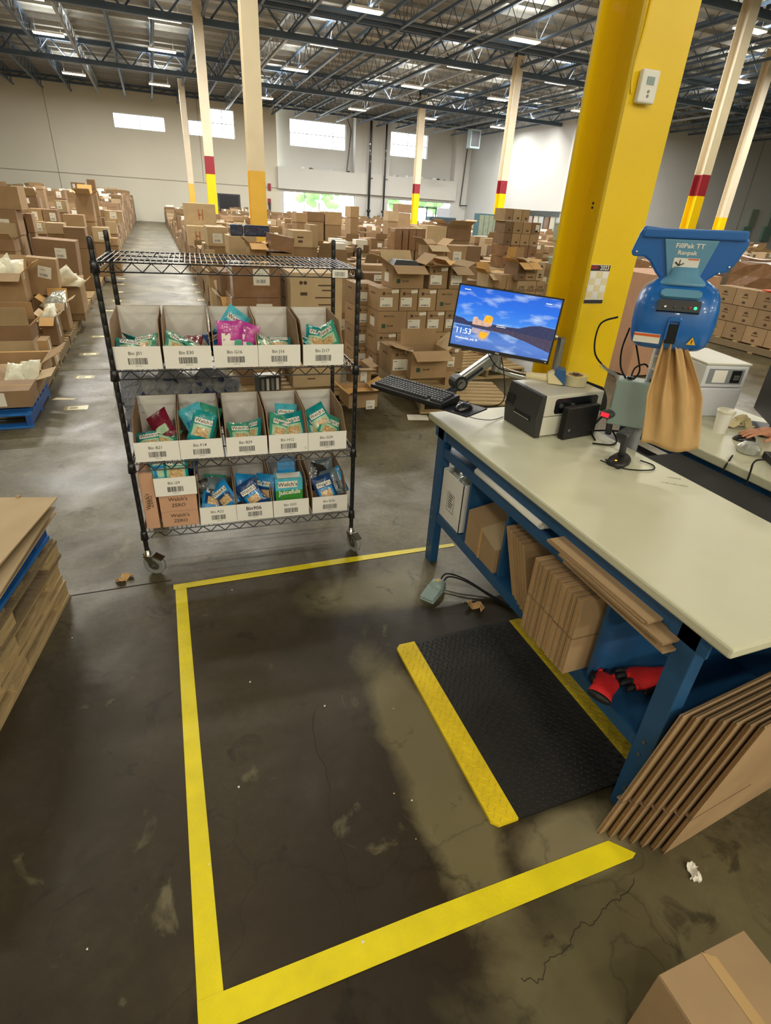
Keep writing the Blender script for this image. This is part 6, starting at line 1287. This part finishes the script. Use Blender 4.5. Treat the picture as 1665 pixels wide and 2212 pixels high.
(2.793, 3.011, 6.2, 6.6, 0.35, 0.59, 'tE', 'glove carton behind a raised flap, fourth row down', 0),
(3.023, 3.415, 6.2, 6.6, 0.35, 0.59, 'tM', 'sideways glove carton beneath the monitor corner, fourth row', 0),
(2.285, 2.68, 6.2, 6.6, 0.135, 0.345, 'tM', 'dark shaded glove carton at the bottom of the stack', 0),
(2.698, 3.454, 6.2, 6.6, 0.135, 0.345, 'tM', 'wide glove carton at the bottom right of the stack', 0),
(2.13, 2.42, 6.62, 7.02, 0.84, 1.08, 'tE', 'glove carton of the rear left column, top tier', 0),
(2.13, 2.42, 6.62, 7.02, 0.595, 0.835, 'tE', 'glove carton of the rear left column, second tier', 0),
(2.13, 2.42, 6.62, 7.02, 0.35, 0.59, 'tE', 'glove carton of the rear left column, third tier', 0),
(2.13, 2.42, 6.62, 7.02, 0.135, 0.345, 'tE', 'glove carton of the rear left column, lowest tier', 0),
(2.18, 2.43, 5.45, 5.83, 0.3, 0.58, 'tE', 'small closed glove carton standing before the glove stack', 0),
(2.18, 2.43, 5.45, 5.83, 0.135, 0.297, 't', 'low carton carrying the small closed glove carton', 0),
(2.348, 2.767, 5.3, 5.64, 0.296, 0.583, 'oM', 'open glove carton with tall raised back flap before the stack', 0),
(2.867, 3.002, 5.5, 5.84, 0.31, 0.563, 'tE', 'narrow glove carton with two labels under monitor corner', 0),
(2.877, 2.992, 5.512, 5.83, 0.135, 0.306, 'u', 'carton under the narrow glove carton with two labels under monitor corner', 0),
(1.558, 1.853, 4.95, 5.29, 0.135, 0.279, 'oS', 'open worn carton on the floor right of rack post', 0),
(1.805, 1.974, 5.5, 5.85, 0.164, 0.375, 'ol', 'open carton with dangling white label behind the rack post', 0),
(5.781, 5.94, 9.5, 9.86, 1.81, 2.0, 'tk', 'leftmost carton in top tier of the stack before red banded column', 0),
(5.95, 6.121, 9.5, 9.86, 1.81, 2.0, 'tk', 'second carton in top tier of the stack before red banded column', 0),
(6.131, 6.284, 9.5, 9.86, 1.81, 2.0, 'tk', 'third carton in top tier of the stack before red banded column', 0),
(5.815, 5.976, 9.5, 9.86, 1.62, 1.805, 'tk', 'leftmost carton in second tier of the stack before red banded column', 0),
(5.986, 6.177, 9.5, 9.86, 1.62, 1.805, 'tk', 'second carton in second tier of the stack before red banded column', 0),
(6.187, 6.362, 9.5, 9.86, 1.62, 1.805, 'tk', 'third carton in second tier of the stack before red banded column', 0),
(6.372, 6.559, 9.5, 9.86, 1.62, 1.805, 'k l', 'rightmost carton in second tier of the stack before red banded column', 0),
(5.816, 5.978, 9.5, 9.86, 1.43, 1.615, 'tk', 'leftmost carton in third tier of the stack before red banded column', 0),
(5.988, 6.162, 9.5, 9.86, 1.43, 1.615, 'tk', 'second carton in third tier of the stack before red banded column', 0),
(6.172, 6.358, 9.5, 9.86, 1.43, 1.615, 'tk', 'third carton in third tier of the stack before red banded column', 0),
(6.368, 6.556, 9.5, 9.86, 1.43, 1.615, 'tk', 'rightmost carton in third tier of the stack before red banded column', 0),
(5.809, 5.983, 9.5, 9.86, 1.24, 1.425, 'r k', 'leftmost carton in fourth tier of the stack before red banded column', 0),
(5.993, 6.168, 9.5, 9.86, 1.24, 1.425, 'r k', 'second carton in fourth tier of the stack before red banded column', 0),
(6.178, 6.366, 9.5, 9.86, 1.24, 1.425, 'r k', 'third carton in fourth tier of the stack before red banded column', 0),
(6.376, 6.556, 9.5, 9.86, 1.24, 1.425, 'r k', 'rightmost carton in fourth tier of the stack before red banded column', 0),
(5.822, 5.997, 9.5, 9.86, 1.05, 1.235, 'r k', 'leftmost carton in fifth tier of the stack before red banded column', 0),
(6.007, 6.184, 9.5, 9.86, 1.05, 1.235, 'r k', 'second carton in fifth tier of the stack before red banded column', 0),
(6.194, 6.384, 9.5, 9.86, 1.05, 1.235, 'r k', 'third carton in fifth tier of the stack before red banded column', 0),
(6.394, 6.576, 9.5, 9.86, 1.05, 1.235, 'r k', 'rightmost carton in fifth tier of the stack before red banded column', 0),
(5.833, 6.01, 9.5, 9.86, 0.86, 1.045, 'tk', 'leftmost carton in sixth tier of the stack before red banded column', 0),
(6.02, 6.199, 9.5, 9.86, 0.86, 1.045, 'tk', 'second carton in sixth tier of the stack before red banded column', 0),
(6.209, 6.4, 9.5, 9.86, 0.86, 1.045, 'tk', 'third carton in sixth tier of the stack before red banded column', 0),
(6.41, 6.594, 9.5, 9.86, 0.86, 1.045, 'tk', 'rightmost carton in sixth tier of the stack before red banded column', 0),
(5.845, 6.234, 9.5, 9.86, 0.5, 0.855, 'tk', 'leftmost carton in seventh tier of the stack before red banded column', 0),
(6.244, 6.633, 9.5, 9.86, 0.5, 0.855, 'tk', 'second carton in seventh tier of the stack before red banded column', 0),
(5.88, 6.275, 9.5, 9.86, 0.135, 0.495, 'tk', 'leftmost carton in bottom tier of the stack before red banded column', 0),
(6.285, 6.679, 9.5, 9.86, 0.135, 0.495, 'tk', 'second carton in bottom tier of the stack before red banded column', 0),
(4.323, 4.458, 6.6, 6.93, 1.149, 1.364, 'oF', 'left upright perishable goods carton above the monitor edge', 0),
(4.353, 4.49, 6.6, 6.93, 0.927, 1.144, 'F', 'left perishable goods carton in lower tier behind monitor', 0),
(4.363, 4.48, 6.612, 6.92, 0.135, 0.923, 'u', 'carton under the left perishable goods carton in lower tier behind monitor', 0),
(4.458, 4.608, 6.6, 6.93, 1.152, 1.368, 'oF', 'middle upright perishable goods carton above the monitor edge', 0),
(4.49, 4.643, 6.6, 6.93, 0.928, 1.146, 'F', 'middle perishable goods carton in lower tier behind monitor', 0),
(4.5, 4.633, 6.612, 6.92, 0.135, 0.924, 'u', 'carton under the middle perishable goods carton in lower tier behind monitor', 0),
(4.616, 4.732, 6.6, 6.93, 1.154, 1.371, 'F', 'right upright perishable goods carton above the monitor edge', 0),
(4.651, 4.769, 6.6, 6.93, 0.929, 1.148, 'F', 'right perishable goods carton in lower tier behind monitor', 0),
(4.661, 4.759, 6.612, 6.92, 0.135, 0.925, 'u', 'carton under the right perishable goods carton in lower tier behind monitor', 0),
(4.081, 4.275, 6.9, 7.2, 1.018, 1.191, 'o', 'open small carton above the monitor top edge', 0),
(4.091, 4.265, 6.912, 7.19, 0.135, 1.014, 'u', 'carton under the open small carton above the monitor top edge', 0),
(4.16, 4.238, 6.7, 7.0, 1.033, 1.202, 't', 'left narrow upright carton above monitor top edge', 0),
(4.17, 4.228, 6.712, 6.99, 0.135, 1.029, 'u', 'carton under the left narrow upright carton above monitor top edge', 0),
(4.247, 4.361, 6.7, 7.0, 1.022, 1.203, 't', 'right narrow upright carton above monitor top edge', 0),
(4.257, 4.351, 6.712, 6.99, 0.135, 1.018, 'u', 'carton under the right narrow upright carton above monitor top edge', 0),
(4.263, 4.603, 9.3, 9.7, 1.199, 1.383, 'o', 'open carton with two spread flaps behind the glove stack', 0),
(4.273, 4.593, 9.312, 9.69, 0.135, 0.663, 'u', 'lowest carton under the open carton with two spread flaps behind the glove', 0),
(4.273, 4.593, 9.312, 9.69, 0.667, 1.195, 'u', 'carton under the open carton with two spread flaps behind the glove', 0),
(4.619, 4.997, 9.3, 9.7, 1.07, 1.388, 'l', 'squat carton with white tape frame right of spread flap one', 0),
(4.629, 4.987, 9.312, 9.69, 0.135, 1.066, 'u', 'carton under the squat carton with white tape frame right of spread', 0),
(5.057, 5.336, 9.4, 9.8, 1.092, 1.387, '', 'dark green wrapped carton right of the tape framed one', 0),
(5.067, 5.326, 9.412, 9.79, 0.135, 1.088, 'u', 'carton under the dark green wrapped carton right of the tape framed', 0),
(4.316, 4.462, 11.0, 11.4, 1.178, 1.556, 'r', 'leftmost of four tall narrow wrapped bundles in the centre rows', 0),
(4.326, 4.452, 11.012, 11.39, 0.135, 1.174, 'u', 'carton under the leftmost of four tall narrow wrapped bundles in the', 0),
(4.481, 4.599, 11.0, 11.4, 1.183, 1.563, 'r', 'second of four tall narrow wrapped bundles in the centre rows', 0),
(4.491, 4.589, 11.012, 11.39, 0.135, 1.179, 'u', 'carton under the second of four tall narrow wrapped bundles in the', 0),
(4.619, 4.758, 11.0, 11.4, 1.188, 1.569, 'r', 'third of four tall narrow wrapped bundles in the centre rows', 0),
(4.629, 4.748, 11.012, 11.39, 0.135, 0.657, 'u', 'lowest carton under the third of four tall narrow wrapped bundles in the', 0),
(4.629, 4.748, 11.012, 11.39, 0.661, 1.184, 'u', 'carton under the third of four tall narrow wrapped bundles in the', 0),
(4.768, 4.959, 11.0, 11.4, 1.193, 1.576, 'r', 'rightmost of four tall narrow wrapped bundles in the centre rows', 0),
(4.778, 4.949, 11.012, 11.39, 0.135, 0.66, 'u', 'lowest carton under the rightmost of four tall narrow wrapped bundles in the', 0),
(4.778, 4.949, 11.012, 11.39, 0.664, 1.189, 'u', 'carton under the rightmost of four tall narrow wrapped bundles in the', 0),
(6.349, 6.892, 14.0, 14.6, 1.163, 1.578, '', 'large brown carton left of the one with open lid', 0),
(6.359, 6.882, 14.012, 14.59, 0.135, 1.159, 'u', 'carton under the large brown carton left of the one with open', 0),
(6.908, 7.585, 14.0, 14.6, 1.27, 1.627, 'o', 'large brown carton with dark open lid in the centre rows', 0),
(6.918, 7.575, 14.012, 14.59, 0.135, 0.699, 'u', 'lowest carton under the large brown carton with dark open lid in the', 0),
(6.918, 7.575, 14.012, 14.59, 0.703, 1.266, 'u', 'carton under the large brown carton with dark open lid in the', 0),
(8.714, 9.247, 22.0, 22.6, 1.797, 2.089, '', 'raised brown carton in front of the small storefront window', 0),
(8.724, 9.237, 22.012, 22.59, 0.135, 0.962, 'u', 'lowest carton under the raised brown carton in front of the small storefront', 0),
(8.724, 9.237, 22.012, 22.59, 0.966, 1.793, 'u', 'carton under the raised brown carton in front of the small storefront', 0),
(7.562, 7.94, 20.0, 20.5, 1.528, 1.837, '', 'pale carton standing left of the raised brown one', 0),
(7.572, 7.93, 20.012, 20.49, 0.135, 0.828, 'u', 'lowest carton under the pale carton standing left of the raised brown one', 0),
(7.572, 7.93, 20.012, 20.49, 0.832, 1.524, 'u', 'carton under the pale carton standing left of the raised brown one', 0),
(5.585, 5.85, 18.0, 18.6, 1.603, 1.898, 't', 'upright carton in front of the large storefront window right edge', 0),
(5.595, 5.84, 18.012, 18.59, 0.135, 0.865, 'u', 'lowest carton under the upright carton in front of the large storefront window', 0),
(5.595, 5.84, 18.012, 18.59, 0.869, 1.599, 'u', 'carton under the upright carton in front of the large storefront window', 0),
(3.484, 3.756, 16.0, 16.6, 1.454, 1.668, 't', 'left carton of the row below the large storefront window', 0),
(3.494, 3.746, 16.012, 16.59, 0.135, 0.79, 'u', 'lowest carton under the left carton of the row below the large storefront', 0),
(3.494, 3.746, 16.012, 16.59, 0.794, 1.45, 'u', 'carton under the left carton of the row below the large storefront', 0),
(4.017, 4.497, 17.0, 17.6, 1.471, 1.7, 't', 'middle carton of the row below the large storefront window', 0),
(4.027, 4.487, 17.012, 17.59, 0.135, 0.799, 'u', 'lowest carton under the middle carton of the row below the large storefront', 0),
(4.027, 4.487, 17.012, 17.59, 0.803, 1.467, 'u', 'carton under the middle carton of the row below the large storefront', 0),
(4.525, 5.016, 17.0, 17.6, 1.401, 1.725, '', 'right carton of the row below the large storefront window', 0),
(4.535, 5.006, 17.012, 17.59, 0.135, 0.764, 'u', 'lowest carton under the right carton of the row below the large storefront', 0),
(4.535, 5.006, 17.012, 17.59, 0.768, 1.397, 'u', 'carton under the right carton of the row below the large storefront', 0),
(9.6, 9.95, 5.8, 6.21, 1.0, 1.28, 'tK', 'peak printed carton, top tier, first from the near end', 0),
(9.6, 9.95, 6.22, 6.63, 1.0, 1.28, 'tK', 'peak printed carton, top tier, second from the near end', 0),
(9.6, 9.95, 5.92, 6.33, 0.715, 0.99, 'tK', 'peak printed carton, second tier, first from the near end', 0),
(9.6, 9.95, 6.34, 6.75, 0.715, 0.99, 'tK', 'peak printed carton, second tier, second from the near end', 0),
(9.6, 9.95, 6.76, 7.17, 0.715, 0.99, 'tK', 'peak printed carton, second tier, third from the near end', 0),
(9.6, 9.95, 7.18, 7.59, 0.715, 0.99, 'tK', 'peak printed carton, second tier, fourth from the near end', 0),
(9.6, 9.95, 7.6, 8.01, 0.715, 0.99, 'tK', 'peak printed carton, second tier, fifth from the near end', 0),
(9.6, 9.95, 5.8, 6.21, 0.43, 0.705, 'tK', 'peak printed carton, third tier, first from the near end', 0),
(9.6, 9.95, 6.22, 6.63, 0.43, 0.705, 'tK', 'peak printed carton, third tier, second from the near end', 0),
(9.6, 9.95, 6.64, 7.05, 0.43, 0.705, 'tK', 'peak printed carton, third tier, third from the near end', 0),
(9.6, 9.95, 7.06, 7.47, 0.43, 0.705, 'tK', 'peak printed carton, third tier, fourth from the near end', 0),
(9.6, 9.95, 7.48, 7.89, 0.43, 0.705, 'tK', 'peak printed carton, third tier, fifth from the near end', 0),
(9.6, 9.95, 5.92, 6.33, 0.145, 0.42, 'tK', 'peak printed carton, bottom tier, first from the near end', 0),
(9.6, 9.95, 6.34, 6.75, 0.145, 0.42, 'tK', 'peak printed carton, bottom tier, second from the near end', 0),
(9.6, 9.95, 6.76, 7.17, 0.145, 0.42, 'tK', 'peak printed carton, bottom tier, third from the near end', 0),
(9.6, 9.95, 7.18, 7.59, 0.145, 0.42, 'tK', 'peak printed carton, bottom tier, fourth from the near end', 0),
(9.6, 9.95, 7.6, 8.01, 0.145, 0.42, 'tK', 'peak printed carton, bottom tier, fifth from the near end', 0),
(5.9, 7.1, 5.9, 6.9, 0.02, 1.32, 'G', 'huge pinkish brown bulk carton behind the yellow column', 0),
]

SUP = [c for c in CARTONS if 'u' in c[6] and c[2] > 8.8]
for c in CARTONS:
    if c not in SUP: carton(*c)
# pallets under the nearest left bays
def bay_pallet(x0, y0, m1, m2, lab, nm='wood_pallet'): return pallet(lab, x0, y0, 0, 0, m1, m2, 1.15, 1.0, .13, True, 'pallets under the carton rows', name=nm)
bay_pallet(-2.38, 5.37, 'pallet_blue', 'pallet_blue_dark', 'bright blue pallet under the low cartons at left edge')
for i, y in enumerate((6.47, 7.56, 8.66, 9.75, 10.85, 12.0, 13.1, 14.2, 15.3, 16.4, 17.5)): bay_pallet(-2.42, y, 'wood', 'wood_old', 'wood pallet under left aisle cartons, %s beyond the blue one' % ORDL[i])
for i, (x, y) in enumerate(((.62, 5.45), (.80, 6.6), (.80, 7.75), (.80, 8.9), (2.10, 6.15), (3.25, 6.15))): pallet('wood pallet under the cartons right of the aisle, %s' % ('under the film wrapped pair', 'second along the aisle', 'third along the aisle', 'fourth along the aisle', 'under the glove stack', 'beneath monitor, right of the glove stack')[i], x, y, 0, 0, 'wood', 'wood_old', 1.12, .98, .13, True, 'pallets under the carton rows')
# loose pallets by the bench
pallet('bare wood pallet leaning low behind the monitor arm', 2.35, 4.98, .02, -14, 'wood', 'wood_old', 1.0, .85, .12); pallet('wood pallet with cardboard under the keyboard tray', 1.95, 5.45, .0, 6, 'wood_old', 'wood_old', .9, .55, .10) if False else None
# ---- the dense rows: one stack of cartons per pallet bay
RC = random.Random(21); rest = G(); far = []
for c in SUP: rest.box(*c[:6], 0)
def stack_bay(x0, y0, w_, d_, top, zone, tall=False):
    z = .13; layer = 0
    while z < top-.12:
        hh = RC.choice((.2, .24, .3, .34, .4)); hh = min(hh, max(.2, top-z)); nx = RC.choice((2, 2, 3, 3, 4)); ny = RC.choice((2, 2, 3)); last = z+hh >= top-.12
        for i in range(nx):
            for j in range(ny):
                if last and RC.random() < .3: continue
                a = x0+w_*i/nx+RC.uniform(0, .02); b_ = x0+w_*(i+1)/nx-RC.uniform(.005, .03); c = y0+d_*j/ny+RC.uniform(0, .02); e = y0+d_*(j+1)/ny-RC.uniform(.005, .03); h2 = hh-(RC.uniform(0, .1) if last else .002)
                far.append((a, b_, c, e, z, z+h2, zone, last, j == 0, i == 0, i == nx-1))
        z += hh
def zone_top(x, y): return RC.choice((1.0, 1.2, 1.35, 1.5, 1.6))
taken = [(c[0]-.05, c[1]+.05, c[2]-.05, c[3]+.05) for c in CARTONS]+[(x-.1, x+.55, y-.1, y+.5) for x, y in ((2.43, 16.6), (2.33, 28.3), (2.45, 44.6), (16.55, 28.0), (16.9, 39.9), (17.35, 16.4), (25.1, 21.9))]+[(13.2, 14.5, 23.5, 24.7), (20, 22.9, 44, 45.4), (8.5, 10.2, 11.4, 12.3), (10.9, 15.6, 6.3, 14.2)]
def free(x0, x1, y0, y1): return not any(min(x1, t_[1]) > max(x0, t_[0]) and min(y1, t_[3]) > max(y0, t_[2]) for t_ in taken)
for bx in range(9):                      # left block, from aisle outward
    for by in range(36):
        x = -2.38-1.28*bx; y = 5.4+1.28*by if bx else 18.7+1.28*(by)
        if y > 51 or y < 5: continue
        if y < 10 and x < -4: continue
        az = x/y
        if az < -.62: continue
        if free(x, x+1.12, y, y+1.05): stack_bay(x, y, 1.12, 1.05, (RC.choice((.7, .9, 1.0)) if y < 13 else RC.choice((1.1, 1.3, 1.5, 1.7)) if y < 30 else RC.choice((1.3, 1.6, 1.9))), 'left')
for bx in range(20):
    for by in range(36):
        x = .80+1.3*bx; y = 7.9+1.28*by
        if y > 50.5 or x > 26.3: continue
        az = x/y
        if az > 1.45: continue
        if x > 4.6 and y < 9.6: continue
        if x > 9 and y < 13: continue
        if free(x, x+1.12, y, y+1.05): stack_bay(x, y, 1.12, 1.05, (RC.choice((.8, 1.0, 1.15)) if y < 12 else RC.choice((.9, 1.15, 1.35)) if y < 20 else RC.choice((.65, .85, 1.0, 1.25))), 'right')
far.sort(key=lambda c: (c[2]**2+c[0]**2)/((c[1]-c[0])*(c[5]-c[4])+.02) + (0 if (c[8] or c[7]) else 400) - (60 if c[7] else 0))
LIM = 150
NTH = ['first', 'second', 'third', 'fourth', 'fifth', 'sixth', 'seventh', 'eighth', 'ninth', 'tenth', 'eleventh', 'twelfth', 'thirteenth', 'fourteenth', 'fifteenth', 'sixteenth', 'seventeenth', 'eighteenth', 'nineteenth', 'twentieth', 'twenty-first']
def side(c): return 'left of the aisle' if c[6] == 'left' else 'right of the aisle'
for i, c in enumerate(far):
    vis = c[7] or c[8] or (c[6] == 'left' and c[10]) or (c[6] == 'right' and c[9])
    if i < LIM and vis:
        rch = RC.random(); f_ = ('l' if rch < .45 else '')+('o' if c[7] and RC.random() < .35 else 't')
        col_ = int((-2.38-c[0]+1.2)/1.28) if c[6] == 'left' else int((c[0]-.8)/1.3); bay = int((c[2]-5.4)/1.28)
        nm = '%s %s, %s its stack, %s row %s, %s bay' % ('open' if 'o' in f_ else 'closed', 'labelled carton' if 'l' in f_ else 'unlabelled carton', 'topping' if c[7] else 'low in', NTH[min(max(col_, 0), 20)], side(c), NTH[min(bay, 20)] if bay < 21 else 'farthest')
        o = carton(*c[:6], f_, nm, 0, nm)
    else:
        m_ = RC.choice((0, 0, 1, 2, 3)); rest.box(c[0], c[1], c[2], c[3], c[4], c[5], m_)
        if c[8] and RC.random() < .45: xm = (c[0]+c[1])/2+RC.uniform(-.1, .05); zm = (c[4]+c[5])/2+.03; rest.box(xm-.07, xm+.07, c[2]-.003, c[2], zm-.05, zm+.06, 4)
        if c[7] and RC.random() < .3: rest.add([(c[0], c[2], c[5]), (c[1], c[2], c[5]), (c[1], c[2]-.12, c[5]+.16), (c[0], c[2]-.12, c[5]+.16), (c[0], c[2]+.005, c[5]), (c[1], c[2]+.005, c[5]), (c[1], c[2]-.115, c[5]+.16), (c[0], c[2]-.115, c[5]+.16)], [(0,1,2,3),(7,6,5,4),(2,6,7,3),(0,3,7,4),(1,5,6,2)], 3)
        if c[7] and RC.random() < .12: rest.box(c[0]+.03, c[1]-.03, c[2]+.03, c[3]-.03, c[5], c[5]+.1, 4)
stuff(tag(rest.obj('distant_cartons', ['card', 'card_red', 'card_dark', 'card_pale', 'paper']), 'remaining brown cartons stacked through the far warehouse rows', 'cartons'))
pg = G()
for c in far:
    if abs(c[4]-.13) < .001 and c[9] and c[8]:
        x0 = c[0]-.02; y0 = c[2]-.02
        for k in range(5): pg.box(x0, x0+1.1, y0+.24*k, y0+.24*k+.10, .11, .128)
        for k in range(3): pg.box(x0+.51*k, x0+.51*k+.06, y0, y0+1.02, .0, .11)
stuff(tag(pg.obj('distant_pallets', 'wood_old'), 'wood pallets under the far carton rows', 'pallets'))
# ---- special background things
for i, (a, b_) in enumerate(((0, .20), (.22, .62))):
    o = tag(G().box(0, b_-a, 0, .3, 0, .16).obj('wrapped_bundle', 'blue_film', bevel=.02), '%s blue film wrapped bundle on the wide carton by aisle' % ('smaller dark' if i == 0 else 'larger shiny'), 'wrapped bundle'); bd = [c for c in CARTONS if 'two blue bundles' in c[7]][0]; o.location = (bd[0]+.05+a, bd[2]+.1, bd[5]+.002)
lk = thing('locker_bank', 'teal metal lockers standing by the far right wall', 'lockers', (13.35, 24.0, 0)); xs = .95/4
G().box(0, .95, .02, .5, 0, 1.95).obj('locker_body', 'teal_locker', lk)
for k in range(4): d = G().box(xs*k+.01, xs*(k+1)-.01, 0, .02, .05, 1.9).obj('door', 'locker_door', lk) if 'locker_door' in M else G().box(xs*k+.01, xs*(k+1)-.01, 0, .02, .05, 1.9).obj('door', 'sage', lk); G().box(xs*k+.03, xs*k+.045, -.02, 0, .95, 1.1).obj('handle', 'steel', d)
for i, x in enumerate((9.9, 10.5)):
    t = thing('filing_cabinet', 'dark green cabinet against the far right wall, %s' % ('left' if i == 0 else 'right'), 'cabinet', (x*2.05+.0, 44.5, 0)); G().box(0, 1.1, 0, .6, 0, 1.6).obj('cabinet_body', 'teal_locker', t); G().box(.04, .53, -.02, 0, .05, 1.55).obj('door', 'grey_dark', t); G().box(.57, 1.06, -.02, 0, .05, 1.55).obj('door', 'grey_dark', t)
tb = 0
for j in range(5):
    for i in range(3-(j > 3)):
        tb += 1; t = thing('storage_tub', 'sage green tub in the stack left of yellow column, row %s, %s' % (['bottom', 'second', 'third', 'fourth', 'top'][j], ['left', 'middle', 'right'][i]), 'tub', (8.75+.42*i+.08*(j % 2), 11.6, .02+.36*j), 0, 'sage green tubs'); G().prism([(0, 0), (.36, 0), (.39, .33), (-.02, .33)], 0, .5).obj('tub_body', 'sage', t); G().box(-.03, .40, -.02, .52, .33, .358).obj('lid', 'sage', t)
# tall film wrapped goods in the opening of the right wall
for i in range(7):
    x = 28.4+.0*i; y = 39.0+.75*i; t = thing('wrapped_pallet_load', 'tall film wrapped goods standing in the right wall opening, %s' % ORDL[i], 'pallet load', (28.6, y, 0), 0, 'film wrapped goods in the wall opening'); G().box(0, 1.0, 0, .6, .12, 2.1+.15*((i*3) % 3)).obj('wrapped_goods', ['poly_silver', 'poly_white', 'card_wrap'][i % 3], t, bevel=.03); G().box(0, 1.0, 0, .6, 0, .118).obj('pallet_base', 'wood_old', t)
# wall mounted cabinets and pipes at far right
for i, (x, z, w_, h) in enumerate(((40.2, 1.6, .9, .9), (46.6, 1.3, .9, 1.0), (49.0, 1.3, 1.0, 1.1), (50.9, 1.1, 1.1, 1.5))): tag(G().box(x, x+w_, 38.15, 38.4, z, z+h).obj('electrical_cabinet', 'green_sign'), 'grey green electrical cabinet on far right wall, %s from left' % ORDL[i], 'electrical cabinet')
for i, (x, z0, z1) in enumerate(((47.0, 2.3, 3.6), (49.3, 2.4, 3.5))): tag(G().box(x, x+.75, 38.2, 38.4, z0, z1).obj('cable_duct', 'sage'), 'vertical cable duct above the wall cabinets, %s' % ('left' if i == 0 else 'right'), 'duct')
# right background: orange display box, second peak stack, film wrapped rows
t = thing('display_box', 'orange and white retail box on the peak printed cartons', 'box', (9.62, 6.72, 1.003), R(0)); G().box(0, .35, 0, .42, 0, .02).obj('tray', 'orange_box', t); G().box(.33, .35, 0, .42, 0, .26).obj('back_card', 'paper', t); G().box(.325, .33, 0, .13, 0, .20).obj('side_card', 'orange_box', t); G().box(.325, .33, .29, .42, 0, .20).obj('side_card', 'orange_box', t)
G().box(.02, .26, .14, .28, .02, .10).obj('black_item', 'black_plastic', t)
pallet('wood pallet under the peak printed cartons', 9.55, 5.75, 0, 0, 'wood', 'wood_old', 1.1, 2.3, .14)
SP = random.Random(5); n = 0
for i in range(3):
    for j in range(5):
        n += 1; x, y = 11.2+1.5*i+SP.uniform(-.1, .1), 6.6+1.5*j; t = thing('wrapped_pallet_load', 'film wrapped pallet load in the right background rows, %s row back, %s along' % (ORDL[i], ORDL[j]), 'pallet load', (x, y, 0), 0, 'film wrapped loads at right'); hh = SP.uniform(.9, 1.35)
        q = random.Random(n); g = G(); rings = []
        for k in range(6):
            z = .13+(hh-.13)*k/5; rings.append([(px+q.uniform(-.02, .02), py+q.uniform(-.02, .02), z+(q.uniform(-.04, .06) if k == 5 else 0)) for px, py in ((0, 0), (.37, -.01), (.74, -.01), (1.1, 0), (1.11, .37), (1.11, .74), (1.1, 1.1), (.74, 1.11), (.37, 1.11), (0, 1.1), (-.01, .74), (-.01, .37))])
        g.loft(rings); g.obj('wrapped_goods', ['card_wrap', 'poly_silver', 'card_wrap', 'poly_silver'][n % 4], t); G().box(0, 1.1, 0, 1.1, 0, .129).obj('pallet_base', 'wood_old', t)
t = thing('bag_pile', 'crumpled white plastic bags on an orange pallet at right edge', 'bag pile', (9.2, 5.0, 0)); G().box(0, 1.2, 0, .7, .0, .14).obj('pallet_base', 'wood', t); g = G()
for k in range(5):
    q = random.Random(k); g = pouch(.5, .4, .2, None, k); g.m = [0]*len(g.f); b_ = g.obj('plastic_bag', 'poly_white', t, smooth=True); b_.location = (.3+.15*k, .35, .25+.10*(k % 3)); b_.rotation_euler = (R(-70), 0, R(40*k))
print('objects', len(bpy.data.objects))
